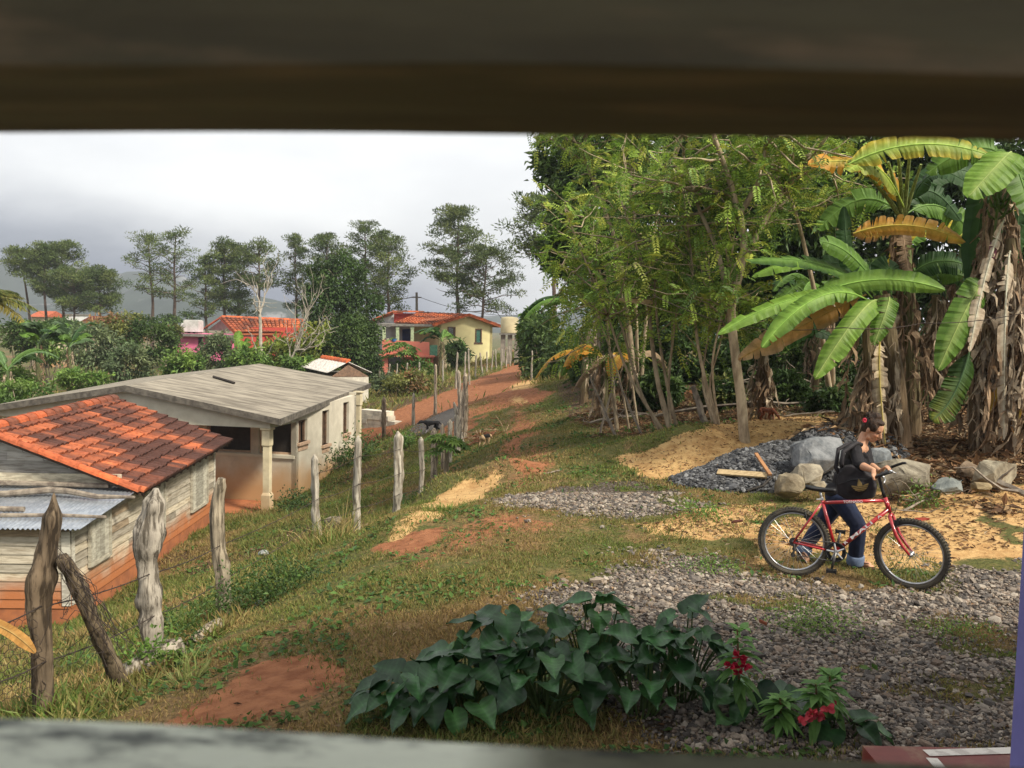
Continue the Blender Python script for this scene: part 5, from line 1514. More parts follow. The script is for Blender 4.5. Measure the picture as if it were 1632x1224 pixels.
# ------------------------------------------------------------------ bananas on the right: the far clump by the path
bp = GD(930, 26)
banana_plant('banana plant with dark arching leaves above the roadside bushes', bp, 2.5, 8, 2.5, 500, .14, .6, (LEAFD, LEAFG, LEAFG), 6, 'banana plants beside the path', az0=2.6)
banana_plant('banana plant with orange tattered leaf left of the slender trees', GD(965, 22), 1.5, 6, 1.8, 501, .12, .42, (LEAFD, LEAFG, ORA), 8, 'banana plants beside the path', el=(.0, .7))
banana_plant('short banana plant hidden behind the pale leaning stems', GD(1000, 22), 1.3, 5, 1.6, 502, .11, .4, (ORA, LEAFD, BRO), 9, 'banana plants beside the path', el=(-.1, .5))
# the big clump: every leaf placed as it hangs
def hero(label, base, tops, r, leaves, seed, dead=0, spread=.14, extra=None, stemc=None, dl=(.5, .9)):
    g = np.random.default_rng(seed)
    root = thing('banana_plant', label, 'banana plant', base, 'big banana clump behind the boulders')
    if tops:
        sm = MB(); pts = [base + Vector((0, 0, -.25))] + tops
        P = np.array([tuple(p) for p in pts])
        u = np.linspace(0, len(P) - 1, 12); P = np.stack([np.interp(u, range(len(P)), P[:, k]) for k in range(3)], 1)
        c0, c1 = stemc or ((.17, .11, .065), (.15, .12, .06))
        tt = np.linspace(0, 1, 12)[:, None]
        sm.tube(P, np.linspace(r, r * .62, 12), 12, np.array(c0) * (1 - tt) + np.array(c1) * tt, jit=.14, rng=g)
        sm.build('trunk', m_stemb, root)
    for k, lf in enumerate(leaves):
        (a, b, c, w, nr, col) = lf[:6]; kw = lf[6] if len(lf) > 6 else {}
        mb = MB(); banana_leaf(mb, (at(*a), at(*b), at(*c)), w, nr, col, seed=seed * 17 + k, **kw); mb.build('leaf', m_banana if col not in (BRO, TAN) else m_dead, root)
    if dead:
        dm = MB(); top = np.array(tuple(tops[-1])); b_ = np.array(tuple(base))
        for k in range(dead):
            f = g.uniform(.45, 1.0); p = b_ + (top - b_) * f; az = g.random() * 2 * PI
            dead_strip(dm, p + np.array([math.cos(az), math.sin(az), 0]) * r * 1.0, (p[2] - b_[2]) * g.uniform(*dl), g, (math.cos(az) * spread, math.sin(az) * spread), w=.17)
        dm.build('dead_leaves', m_dead, root)
    if extra: extra(root, g)
    return root
V3 = Vector
TC = (0, -1, .5)      # faces the path and the sky
A0 = GD(1440, 14.6)
hero('banana plant with the thickest bare brown stem behind the flat boulder', A0, [at(1425, 600, 14.6), at(1405, 470, 14.7)], .20, [
    ((1300, 470, 14.2), (1400, 425, 14.0), (1505, 462, 14.0), .34, (0, -1, .35), LEAFB, dict(tear=.03, droop=.3, edge=LEAFG, pet=.0)),
    ((1405, 470, 14.6), (1360, 390, 14.2), (1308, 385, 14.0), .36, (.3, -1, .5), LEAFG, dict(tear=.05)),
    ((1395, 470, 14.5), (1320, 400, 14.2), (1190, 415, 14.0), .40, (0, -.8, 1), LEAFG, dict(tear=.05, edge=LEAFD)),
    ((1390, 475, 14.9), (1310, 380, 15), (1200, 440, 15), .36, (0, -.7, 1), LEAFB, dict(tear=.04)),
    ((1390, 480, 14.3), (1290, 440, 14), (1145, 532, 13.8), .30, (-.3, -1, .8), LEAFB, dict(tear=.04)),
    ((1385, 480, 14.2), (1310, 430, 13.7), (1215, 553, 13.5), .36, (-.5, -1, .5), LEAFB, dict(tear=.05, edge=LEAFG)),
    ((1400, 480, 14.2), (1385, 465, 13.6), (1300, 602, 13.4), .42, (-.6, -1, .25), LEAFB, dict(tear=.03, rib=(.5, .6, .2))),
    ((1415, 475, 14.2), (1425, 465, 13.8), (1393, 548, 13.7), .34, (-.2, -1, .3), LEAFG, dict(tear=.12, rib=(.45, .55, .18))),
    ((1380, 470, 14.8), (1330, 490, 14.5), (1178, 572, 14.3), .46, (.2, -1, .6), ORA, dict(tear=.2, rag=.35, edge=(.40, .26, .15), tipcol=(.42, .27, .14), rib=(.5, .3, .08))),
    ((1365, 440, 14.9), (1350, 440, 15), (1345, 330, 15), .32, (0, -1, .1), LEAFD, dict(tear=.1)),
    ((1420, 470, 14.9), (1430, 400, 15), (1400, 445, 15.0), .5, (0, -1, .2), LEAFD, dict(tear=.05, rib=(.2, .35, .1)))], 601, 8, .2)
B0 = GD(1455, 15.8)
def fan(root, g):
    for (px, py, y) in ((1388, 285, 15.2), (1416, 258, 15.0), (1432, 250, 15.0), (1450, 246, 15.0), (1468, 262, 15.2), (1402, 300, 15.5)):
        m = MB(); a, b = at(1440, 352, 15.8), at(px, py, y); m.tube([a, a.lerp(b, .5) + Vector((0, 0, .03)), b], [.045, .034, .022], 8, (.24, .30, .09)); m.build('leaf_stalk', m_stemb, root)
hero('banana plant whose fan of leaf stalks ends in the yellow-green top leaves', B0, [at(1448, 500, 15.8), at(1437, 345, 15.8)], .17, [
    ((1437, 345, 15.8), (1432, 235, 15.2), (1290, 262, 14.8), .5, (0, -1, .7), YEL, dict(tear=.16, rag=.2, edge=ORA, tipcol=ORA)),
    ((1440, 330, 15.6), (1400, 232, 14.6), (1352, 272, 14.4), .42, (0, -1, .6), (.30, .38, .06), dict(tear=.08, edge=(.35, .36, .05))),
    ((1352, 262, 14.5), (1460, 205, 14.3), (1578, 248, 14.3), .42, (0, -1, .4), (.26, .36, .06), dict(tear=.09, edge=(.55, .42, .05), pet=0)),
    ((1445, 340, 15.9), (1480, 230, 15.5), (1555, 305, 15.2), .44, (0, -.7, 1), LEAFD, dict(tear=.08)),
    ((1437, 345, 16), (1470, 260, 16.3), (1530, 350, 16.4), .45, (0, -1, .4), LEAFD, dict(tear=.2)),
    ((1440, 345, 15.7), (1420, 380, 15.2), (1360, 372, 15.2), .3, (0, -1, .2), ORA, dict(tear=.25, rag=.4, edge=BRO)),
    ((1360, 372, 14.8), (1450, 340, 14.6), (1536, 385, 14.6), .36, (.1, -1, .1), ORA, dict(tear=.18, rag=.25, edge=(.5, .28, .08), pet=0, tipcol=(.66, .38, .04))),
    ((1450, 470, 15.9), (1500, 380, 16), (1575, 470, 16), .5, (0, -1, .5), LEAFD, dict(tear=.1)), ((1425, 480, 15.2), (1380, 400, 15.4), (1285, 425, 15.6), .45, (0, -1, .6), LEAFD, dict(tear=.1)),
    ((1440, 345, 16), (1505, 290, 16.4), (1565, 400, 16.6), .5, (0, -1, .4), LEAFG, dict(tear=.15)), ((1437, 345, 16.2), (1380, 280, 16.5), (1305, 365, 16.6), .5, (0, -1, .5), LEAFG, dict(tear=.15)),
    ((1440, 350, 16.3), (1490, 220, 16.6), (1590, 300, 16.8), .5, (0, -1, .4), LEAFD, dict(tear=.15)), ((1437, 345, 15.6), (1440, 400, 15.2), (1452, 450, 15.2), .34, (.2, -1, .1), BRO, dict(tear=.4, rag=.8)),
    ((1450, 440, 15.4), (1490, 400, 15), (1545, 425, 15), .46, (0, -1, .7), LEAFD, dict(tear=.04, rib=(.2, .35, .1))),
    ((1440, 470, 15.6), (1460, 420, 15.3), (1535, 440, 15.2), .4, (0, -1, .5), LEAFG, dict(tear=.06))], 602, 10, .18, fan, ((.17, .11, .065), (.17, .24, .07)))
C0_ = GD(1560, 14.4)
def bunch(root, g):
    m = MB(); top = at(1600, 300, 14.2)
    st = [at(1605, 250, 14.3), at(1598, 285, 14.1), at(1588, 345, 14.0), at(1584, 385, 14.0)]
    m.tube(st, [.03, .03, .022, .015], 6, (.14, .18, .05))
    for (px, py, n) in ((1596, 322, 8), (1592, 333, 8), (1600, 342, 7), (1588, 350, 6)):
        c = np.array(tuple(at(px, py, 14.05)))
        for k in range(n):
            a = 2 * PI * k / n
            d = np.array([math.cos(a), math.sin(a), .2])
            m.tube([c + d * .03, c + d * .11 + np.array([0, 0, .03]), c + d * .15 + np.array([0, 0, .12])], [.014, .019, .009], 6, (.10, .17, .035))
    m.build('fruit_bunch', m_banana, root)
    m = MB(); e = at(1581, 398, 14.0)
    m.lathe([(.002, -.19), (.035, -.15), (.062, -.07), (.066, 0), (.05, .07), (.02, .12), (.002, .13)], tuple(e), 12, (.20, .06, .09)); o = m.build('flower_bud', m_petal, root, smooth=True); o['label'] = 'purple hanging banana flower bud'
hero('banana plant carrying the green bunch and purple bud', C0_, [at(1562, 600, 14.4), at(1570, 420, 14.3), at(1600, 255, 14.3)], .16, [
    ((1600, 262, 14.2), (1640, 205, 13.6), (1545, 312, 13.3), .62, (-.5, -1, .6), LEAFB, dict(tear=.03, rib=(.5, .6, .2), pet=.2)),
    ((1605, 258, 14.6), (1570, 205, 14.6), (1480, 275, 14.8), .5, (0, -1, .5), LEAFG, dict(tear=.12)), ((1612, 300, 14.9), (1650, 230, 15), (1690, 380, 15), .5, (0, -1, .4), LEAFD, dict(tear=.1)),
    ((1605, 260, 14.2), (1612, 225, 13.9), (1645, 345, 13.6), .6, (.2, -1, .2), LEAFG, dict(tear=.08)),
    ((1590, 270, 14.6), (1565, 250, 14.6), (1550, 470, 14.5), .46, (0, -1, .05), LEAFD, dict(tear=.03, rib=(.10, .2, .05))),
    ((1610, 270, 14.6), (1640, 330, 14.6), (1600, 450, 14.7), .4, (0, -1, .1), LEAFD, dict(tear=.1)),
    ((1570, 455, 14.2), (1560, 440, 13.7), (1496, 588, 13.6), .48, (-.2, -1, .2), LEAFG, dict(tear=.05, rib=(.5, .6, .2), pet=.05)),
    ((1545, 560, 13.8), (1525, 640, 13.7), (1488, 668, 13.7), .44, (-.2, -1, .1), LEAFD, dict(tear=.1, edge=(.05, .10, .02), tipcol=(.3, .3, .04), pet=0)),
    ((1640, 470, 14), (1620, 560, 13.9), (1572, 668, 13.9), .42, (0, -1, .1), ORA, dict(tear=.2, rag=.35, edge=BRO, pet=0)),
    ((1625, 560, 14), (1632, 620, 13.9), (1618, 700, 13.9), .34, (0, -1, .1), ORA, dict(tear=.2, rag=.3))], 603, 22, .26, bunch)
D0 = GD(1615, 14.0)
hero('banana plant wrapped in pale dry leaves at the right edge', D0, [at(1612, 560, 14.0), at(1612, 380, 14.0)], .13, [
    ((1610, 400, 13.9), (1600, 440, 13.7), (1600, 700, 13.6), .3, (-.2, -1, .1), TAN, dict(tear=.4, rag=.9, pet=0)), ((1600, 350, 14), (1570, 420, 13.8), (1545, 560, 13.6), .24, (0, -1, .2), TAN, dict(tear=.4, rag=.9, pet=0)),
    ((1625, 400, 14.2), (1650, 500, 14.2), (1640, 680, 14.2), .4, (0, -1, 0), BRO, dict(tear=.3, rag=.6))], 604, 26, .26)
E0 = GD(1390, 14.3)
hero('banana stem skirted with brown dry leaves right behind the woman', E0, [at(1388, 600, 14.4), at(1380, 500, 14.5)], .12, [
    ((1402, 545, 14.2), (1398, 600, 14.0), (1412, 715, 14.0), .3, (0, -1, .1), TAN, dict(tear=.3, rag=.7, pet=0, rib=(.55, .45, .12)))], 605, 17, .2)
F0 = GD(1217, 18.5)
hero('small banana stem skirted with grey dead leaves behind the brown dog', F0, [at(1214, 600, 18.5), at(1215, 545, 18.5)], .11, [
    ((1215, 548, 18.5), (1240, 490, 18.2), (1330, 540, 18), .4, (0, -1, .6), LEAFD), ((1215, 548, 18.5), (1200, 500, 18.4), (1160, 560, 18.4), .36, (0, -1, .5), LEAFD),
    ((1215, 548, 18.5), (1235, 470, 18.8), (1280, 450, 18.8), .4, (0, -1, .4), LEAFG), ((1330, 500, 17.6), (1290, 520, 17.5), (1225, 560, 17.5), .36, (0, -1, .5), LEAFD)], 606, 11, .12)
H0 = GD(1490, 16.5)
hero('banana stem hung with grey rags between the two main stems', H0, [at(1490, 600, 16.5), at(1492, 470, 16.5)], .12, [((1492, 475, 16.5), (1520, 400, 16.2), (1560, 470, 16.2), .4, (0, -1, .4), LEAFD)], 607, 24, .2, dl=(.3, .6))
banana_plant('far banana plant seen between the trunks in deep shade', GD(1300, 22), 2.2, 8, 2.0, 520, .13, .5, (LEAFG, LEAFD, LEAFB), 10, 'shaded banana plants inside the wood')
banana_plant('shaded banana plant behind the fan of leaf stalks', GD(1520, 19), 3.2, 9, 2.2, 521, .15, .5, (LEAFD, LEAFG, YEL), 12, 'shaded banana plants inside the wood')
# ------------------------------------------------------------------ fence posts and wire
m_post = mat('weathered_post_wood', (.38, .335, .27), .92, (.10, .083, .062), 11, 11, .40, .57, (2.2, 2.2, .16), True, .9, None, col3=(.045, .036, .028), scale3=5, t3=(.60, .68))
m_white_post = mat('lime_washed_post', (.40, .36, .29), .92, (.19, .16, .12), 11, 11, .40, .57, (2, 2, .2), True, .7, None, col3=(.06, .048, .036), scale3=5, t3=(.57, .66))
m_rust = mat('rusty_wire', (.055, .04, .032), .8)

def post(label, pts, rad, m, seed, group='weathered posts of the barbed wire fence', col=(1, 1, 1), name='fence_post', lump=.16, tipw=.25, sink=.25):
    """pts from the ground up"""
    g = np.random.default_rng(seed)
    P = np.array([tuple(p) for p in pts]); n0 = len(P)
    rad = np.broadcast_to(np.asarray(rad, float), (n0,))
    P = np.concatenate([[P[0] - np.array([0, 0, sink])], P]); rad = np.concatenate([[rad[0] * 1.05], rad])
    L = np.concatenate([[0], np.cumsum(np.linalg.norm(np.diff(P, axis=0), axis=1))])
    N = max(10, int(L[-1] / .03)); u = np.linspace(0, L[-1], N)
    Q = np.stack([np.interp(u, L, P[:, k]) for k in range(3)], 1); r = np.interp(u, L, rad)
    k = np.ones(5) / 5
    for a in range(3): Q[2:-2, a] = np.convolve(Q[:, a], k, 'valid')
    r = r * (1 + (fbm(u * 7, np.zeros(N) + seed, seed, 3) - .5) * lump * 2)
    top = np.clip((L[-1] - u) / (rad.mean() * (2.2 if tipw < .2 and lump > .15 and pts[0][1] < 7 else 1.3)), 0, 1)
    r = r * (tipw + (1 - tipw) * top)
    T = unit(np.gradient(Q, axis=0)); A = unit(np.cross(T, [0.0, 1, .2])); B = np.cross(T, A)
    sd = 18; ang = np.linspace(0, 2 * PI, sd, endpoint=False)
    W_ = np.stack([fbm(np.cos(ang) * 1.8 + 5, u[i] * 2.0 + np.sin(ang) * 1.8, seed + 9, 5) for i in range(N)]); W2 = np.stack([fbm(np.arange(sd) * .9 + 3 * math.sin(u[i]), np.full(sd, u[i] * 5), seed + 19, 3) for i in range(N)])
    rr = r[:, None] * (1 + (W_ - .5) * (.8 + lump * 1.6) + (W2 - .5) * (.35 + lump))
    V = Q[:, None] + A[:, None] * (np.cos(ang) * rr)[..., None] + B[:, None] * (np.sin(ang) * rr)[..., None]
    i = np.arange(N - 1)[:, None] * sd; kk = np.arange(sd)[None]; k2 = (kk + 1) % sd
    mb = MB(); mb.add(V.reshape(-1, 3), np.stack([i + kk, i + k2, i + sd + k2, i + sd + kk], -1).reshape(-1, 4), np.array(col)[None] * np.clip(.45 + W2.reshape(-1, 1) * 1.1, .3, 1.25))
    mb.F.setdefault(sd, []).append(np.array([range((N - 1) * sd, N * sd)])); mb.M.setdefault(sd, []).append(np.zeros(1, int))
    return tag(mb.build(name, m, smooth=True, loc=pts[0]), label, 'fence post', group)

POSTS = {}
def pp(key, label, y, pix, rad, m, seed, **kw):
    b = GD(pix[0][0], y)
    s = to_px(b)
    pts = [at(px, py, y) for (px, py) in pix]; pts[0] = b
    POSTS[key] = pts
    return post(label, pts, rad, m, seed, **kw)
DK = (.40, .33, .26)
pp(1, 'thick crooked dark brown post, nearest, with a pointed top', 6.0, [(68, 1148), (66, 1020), (59, 960), (66, 915), (76, 870), (85, 828), (86, 786)], [.068, .07, .082, .078, .066, .062, .05], m_post, 11, col=DK, tipw=.12)
pp(2, 'lumpy grey eroded post, second from the left', 7.7, [(246, 1060), (242, 972), (233, 890), (238, 842), (247, 800), (249, 778)], [.085, .092, .098, .092, .085, .06], m_post, 12, col=(.95, .95, .95), lump=.22, tipw=.3)
pp(3, 'slim leaning grey-brown post, third from the left', 9.5, [(355, 988), (355, 925), (346, 870), (344, 828), (347, 792), (354, 762)], [.075, .072, .072, .07, .066, .056], m_post, 13, col=(.85, .8, .7), tipw=.6)
pp(4, 'pale post left of the black-and-white stained one, grass at its foot', 13.5, [(507, 868), (504, 800), (501, 724)], [0.061, 0.057, 0.052], m_white_post, 14, tipw=.1)
pp(5, 'pale post blotched with black stains', 14.0, [(569, 853), (569, 780), (571, 694)], [0.061, 0.059, 0.057], m_white_post, 15, tipw=.1)
pp(6, 'thickest pale post beside the sandy ridge', 15.0, [(631, 832), (636, 760), (634, 687)], [0.069, 0.076, 0.072], m_white_post, 16, col=(1.1, 1.1, 1.1), tipw=.15)
pp(7, 'thin pale post just right of the thickest pale one', 18.0, [(669, 803), (673, 750), (671, 696)], [0.047, 0.054, 0.051], m_white_post, 17, tipw=.1)
pp(8, 'straight grey post behind the thin pale one', 20.5, [(692, 775), (692, 682)], [.07, .065], m_post, 18, col=(1.2, 1.1, 1), tipw=.3)
pp(9, 'slim short grey post in the middle of the bending fence line', 22.0, [(706, 755), (705, 675)], [.055, .05], m_post, 19, col=(1.2, 1.1, 1))
pp(10, 'short pale pointed post behind the small leafy plant', 23.0, [(717, 742), (717, 668)], [.06, .055], m_white_post, 20, tipw=.1)
pp(11, 'post with white cut head beside the leaning branch post', 25.0, [(729, 720), (727, 661)], [.075, .07], m_white_post, 21, tipw=.6)
pp(12, 'crooked branch post leaning left above the white-headed one', 26.0, [(735, 712), (731, 670), (723, 641)], [.085, .06, .045], m_post, 22, tipw=.6)
pp(13, 'tall thick grey post where the fence meets the road', 27.0, [(740, 698), (741, 640), (742, 594)], [.09, .085, .07], m_post, 23, col=(1.2, 1.1, 1))
pp(14, 'tall forked grey post left of the tallest one at the road', 28.5, [(736, 690), (733, 640), (731, 590)], [.07, .065, .05], m_post, 24, col=(1.1, 1.05, 1))
pp(15, 'dark bare stake on the slope by the concrete blocks', 36, [(612, 678), (612, 632)], [.09, .07], m_post, 25, col=(.8, .7, .6), group='stakes on the red slope')
pp(16, 'bare stake left of the black dog', 33, [(659, 668), (659, 626)], [.06, .05], m_post, 26, group='stakes on the red slope')
pp(17, 'pale stake with a leaning branch above the black dog', 36, [(694, 632), (694, 580)], [.07, .05], m_post, 27, col=(1.2, 1.1, 1), group='stakes on the red slope')
# brace of the nearest post, and the log at its foot
bp_ = GD(196, 6.6)
post('dark sloping brace leaning on the nearest post', [bp_, at(158, 1015, 6.35), at(133, 957, 6.2), at(115, 918, 6.1), at(97, 888, 6.02)], [.06, .058, .054, .052, .05], m_post, 31, col=(.42, .36, .28), name='post_brace', group=None, tipw=.7)
lg = [GD(188, 6.8, .06), GD(225, 6.9, .11), GD(262, 7.0, .13), GD(292, 7.05, .15)]
post('grey weathered log lying on the grass between the first two posts', lg, [.065, .075, .095, .105], m_post, 32, col=(1.0, .98, .95), name='log', group=None, tipw=.7, sink=0)
post('thin mossy log half buried behind the second post', [GD(305, 7.9, .03), GD(335, 8.2, .05), GD(352, 8.5, .04)], [.05, .06, .05], m_post, 33, col=(.9, .85, .75), name='log', group=None, tipw=.8, sink=0)
# far slender posts along the yellow house garden
g5 = np.random.default_rng(55)
def far_post(px, Y, h, r, label, group):
    b = GD(px, Y); lean = g5.normal() * .06
    return post(label, [b, b + Vector((lean * .5, 0, h * .5)), b + Vector((lean, 0, h))], [r, r * .9, r * .8], m_white_post, int(px), group=group)
for (px, Y) in ((757, 50), (769, 53), (776, 55), (783, 56), (791, 57), (799, 58), (806, 59), (813, 59.5)):
    far_post(px, Y, 1.35, .05, 'slender pale post in the row before the yellow wall and water tank', 'slender posts of the road-end garden fence')
for (px, Y) in ((604, 52), (618, 52), (632, 51), (646, 51), (668, 50), (706, 49)):
    far_post(px, Y, 1.35, .055, 'slender pale post in the row under the coral porch', 'slender posts of the porch garden fence')
for (px, Y) in ((740, 44), (748, 46), (726, 45)):
    far_post(px, Y, 1.9, .05, 'tall thin forked stake by the red road bend before the small banana', 'tall stakes by the road bend')
far_post(847, 42, 1.4, .05, 'lone slim post at the edge of the dark roadside bushes', None)
# wire strands between the posts
def strand(label, pts, r=.0042, barbs=True, sag=.03, group='barbed wire strands of the fence', name='barbed_wire'):
    m = MB(); g = np.random.default_rng(len(pts) * 7 + int(abs(pts[0][2]) * 100))
    P = []
    for a, b in zip(pts, pts[1:]):
        a, b = np.array(tuple(a)), np.array(tuple(b))
        for k in np.linspace(0, 1, 12)[:-1]: P.append(a + (b - a) * k - np.array([0, 0, sag * 4 * k * (1 - k)]))
    P.append(np.array(tuple(pts[-1])))
    m.tube(P, r, 4)
    if barbs:
        for a, b in zip(P, P[1:]):
            n = max(1, int(np.linalg.norm(b - a) / .14))
            for k in range(n):
                p = a + (b - a) * (k + .5) / n; d = unit(g.normal(size=3)) * .028
                m.tube([p - d, p + d], .002, 3)
    return tag(m.build(name, m_rust, loc=pts[0]), label, 'wire', group)
def on_post(k, f):
    P = POSTS[k]; a, b = np.array(tuple(P[0])), np.array(tuple(P[-1]))
    z = a[2] + (b[2] - a[2]) * f
    zs = [p[2] for p in P]
    return np.array([np.interp(z, zs, [p[i] for p in P]) for i in range(2)] + [z]) + np.array([.05, -.06, 0])
LFT = [at(-60, 1010, 5.0), at(-60, 945, 5.0), at(-60, 1100, 5.2)]
strand('lower barbed wire strand from the nearest post up the slope to the far posts', [LFT[2]] + [on_post(k, .28) for k in (1, 2, 3, 4, 5, 6, 7, 8, 10, 13)], .0052)
strand('middle barbed wire strand from the nearest post up the slope to the far posts', [LFT[0]] + [on_post(k, .52) for k in (1, 2, 3, 4, 5, 6, 7, 8, 10, 13)], .0052)
strand('upper barbed wire strand strung between the pale posts only', [on_post(k, .8) for k in (4, 5, 6, 7, 8, 10, 13)], .0045)
strand('thin wire stretched across the banana clump behind the woman', [at(1040, 470, 15.6), at(1180, 520, 15), at(1345, 522, 13.2), at(1470, 515, 13.2), at(1640, 497, 13)], .006, False, .05, None, 'wire')
# chicken wire left of the nearest post
def netting():
    m = MB(); g = np.random.default_rng(12)
    A = on_post(1, .15) + np.array([.0, -.03, 0]); H = .62; Wd = 1.25; c = .055
    def pt(u, v):
        x = A[0] - u; y = A[1] + .12 * math.sin(u * 4) * v + .06 * math.sin(v * 9 + u * 5) - .25 * u
        return np.array([x + .05 * math.sin(v * 6) * u, y, A[2] - .05 - u * .05 + v * (1 - .12 * math.sin(u * 3.3)) + .03 * math.sin(u * 11)])
    nu, nv = int(Wd / c), int(H / (c * .86))
    for j in range(nv):
        pts = []
        for i in range(nu * 2 + 1):
            pts.append(pt(i * c / 2, j * c * .86 + (c * .28 if (i + j) % 2 else 0)))
        m.tube(pts, .0026, 3, cap=False)
        if j:
            for i in range(nu * 2 + 1):
                if (i + j) % 2 == 0: m.tube([pts[i], pt(i * c / 2, (j - 1) * c * .86 + c * .28)], .0026, 3, cap=False)
    # torn hanging part on the right side of the post, over the brace
    B = on_post(1, .78)
    for k in range(16):
        a = B + np.array([.02 + .012 * k, .02, -.03 * k * .5]); P = [a]
        for q in range(12): P.append(P[-1] + np.array([.030 + g.normal() * .02, g.normal() * .015, -.052 + g.normal() * .02]))
        m.tube(P, .0026, 3, cap=False)
        if k % 2 == 0: 
            P2 = [P[3 + k % 5]]
            for q in range(9): P2.append(P2[-1] + np.array([-.028 + g.normal() * .03, g.normal() * .012, -.04 + g.normal() * .03]))
            m.tube(P2, .0026, 3, cap=False)
    return tag(m.build('wire_netting', m_rust, loc=A), 'torn rusty chicken wire hanging on the nearest post', 'netting')
netting()
# dry orange leaf poking in at the left edge
mb = MB(); banana_leaf(mb, (at(-40, 985, 5.0), at(15, 995, 5.0), at(56, 1040, 5.0)), .07, (0, -1, .5), (.45, .24, .07), tear=.05, pet=0, seed=4, rib=(.5, .33, .12)); tag(mb.build('dry_leaf', m_dead, loc=at(0, 1000, 5.0)), 'long dry orange leaf poking in at the left edge before the nearest post', 'leaf')

# ------------------------------------------------------------------ boulders and stones
m_rock = mat('grey_limestone', (.225, .225, .215), .9, (.10, .105, .105), 5, 11, .35, .65, bump=.9, attr=True, col3=(.10, .105, .11), scale3=2.2, t3=(.58, .75))
m_rock2 = mat('pale_brown_stone', (.29, .26, .20), .9, (.14, .12, .09), 5, 11, .35, .65, bump=.9, attr=True, col3=(.13, .11, .08), scale3=3, t3=(.56, .72))
def rock(label, px, py_base, Y, w, h, m, seed, name='boulder', group='boulders behind the woman', dpt=.8, col=(1, 1, 1), n=26, yaw=None, sink=.15, z0=None):
    """w, h in photo pixels; convex broken stone"""
    g = np.random.default_rng(seed); s = scale_at(Y)
    b = GD(px, Y); zb = b.z if z0 is None else z0
    if z0 is None: zb = at(px, py_base, Y).z
    bm = bmesh.new()
    d = unit(g.normal(size=(n, 3))) * g.uniform(.82, 1.1, (n, 1))
    d = np.clip(d * 1.25, -1, 1)
    for q in d:
        bm.verts.new((q[0] * w * s / 2, q[1] * w * s / 2 * dpt, (q[2] * .5 + .5 - sink * .5) * h * s))
    bmesh.ops.convex_hull(bm, input=bm.verts)
    for v in [v for v in bm.verts if not v.link_faces]: bm.verts.remove(v)
    bmesh.ops.bevel(bm, geom=list(bm.edges), offset=min(w, h) * s * .03, segments=1, affect='EDGES')
    bmesh.ops.triangulate(bm, faces=bm.faces)
    bmesh.ops.subdivide_edges(bm, edges=bm.edges, cuts=2, use_grid_fill=True)
    for v in bm.verts:
        p = v.co; q = 8.0 / (w * s)
        v.co += Vector((float(fbm(p.x * q + 9, p.y * q + p.z * q, seed, 4)) - .5, float(fbm(p.y * q + 3, p.z * q - p.x * q, seed + 1, 4)) - .5, float(fbm(p.z * q, p.x * q + p.y * q, seed + 2, 4)) - .5)) * (w * s * .07)
    me = bpy.data.meshes.new(name); bm.to_mesh(me); bm.free()
    me.materials.append(m)
    ca = me.color_attributes.new('Col', 'FLOAT_COLOR', 'POINT'); c = np.ones((len(me.vertices), 4), np.float32); c[:, :3] = col; ca.data.foreach_set('color', c.ravel())
    me.polygons.foreach_set('use_smooth', np.zeros(len(me.polygons), bool))
    o = bpy.data.objects.new(name, me); COL.objects.link(o); o.location = (b.x, b.y, zb)
    o.rotation_euler = (0, 0, 0)
    return tag(o, label, 'rock', group)
rock('largest blue-grey boulder, left of the woman, on the dark gravel', 1303, 757, 12.9, 84, 66, m_rock, 3, col=(1.0, 1.02, 1.06), n=18)
rock('pale cream broken rock leaning below the largest boulder', 1283, 772, 12.3, 50, 36, m_rock2, 4, col=(1.3, 1.27, 1.2), n=15)
rock('small pale stone beside the bicycle saddle', 1306, 782, 12.0, 32, 17, m_rock2, 5, col=(1.2, 1.15, 1.05))
rock('brown mossy rock at the left foot of the boulders', 1258, 792, 12.1, 46, 40, m_rock2, 6, col=(.95, .88, .75))
rock('flat-topped grey-brown boulder right of the woman', 1440, 785, 12.0, 82, 62, m_rock2, 7, col=(.95, .93, .88), n=34)
rock('bluish rock half hidden behind the woman', 1398, 762, 12.6, 44, 54, m_rock, 8, col=(1.0, 1.05, 1.1))
rock('long slanted boulder at the right under the banana clump', 1583, 772, 12.3, 78, 42, m_rock2, 9, col=(1.1, 1.08, 1.0))
rock('low brown stone left of the long slanted boulder', 1540, 758, 12.8, 38, 26, m_rock2, 10, col=(.8, .65, .55))
rock('low lichen-grey stone in front of the flat-topped boulder', 1505, 784, 11.5, 50, 24, m_rock, 12, col=(.9, .95, .9))
rock('tan slab below the long slanted boulder', 1562, 782, 11.6, 30, 14, m_rock2, 13, col=(1.0, .85, .6))
rock('round grey stone lying on the sloping grass left of the pale posts', 532, 840, 15.5, 30, 18, m_rock2, 14, 'stone', 'stones along the fence', col=(.8, .75, .68))
rock('small whitish stone in the straw grass below the pale posts', 555, 893, 12.3, 20, 15, m_rock, 15, 'stone', 'stones along the fence', col=(1.7, 1.7, 1.7))
rock('flat grey stone below the whitish one', 540, 908, 11.6, 26, 7, m_rock2, 16, 'stone', 'stones along the fence')
rock('dark round stone in the weeds right of the third post', 415, 972, 9.3, 26, 16, m_rock, 17, 'stone', 'stones along the fence', col=(.7, .7, .72))
rock('reddish brick lump at the foot of the third post', 330, 985, 9.2, 22, 14, m_rock2, 18, 'stone', 'stones along the fence', col=(1.0, .5, .3))
rock('small pale stone on the grass slope below the grey house', 420, 884, 13, 18, 8, m_rock, 19, 'stone', 'stones along the fence', col=(1.8, 1.8, 1.7))
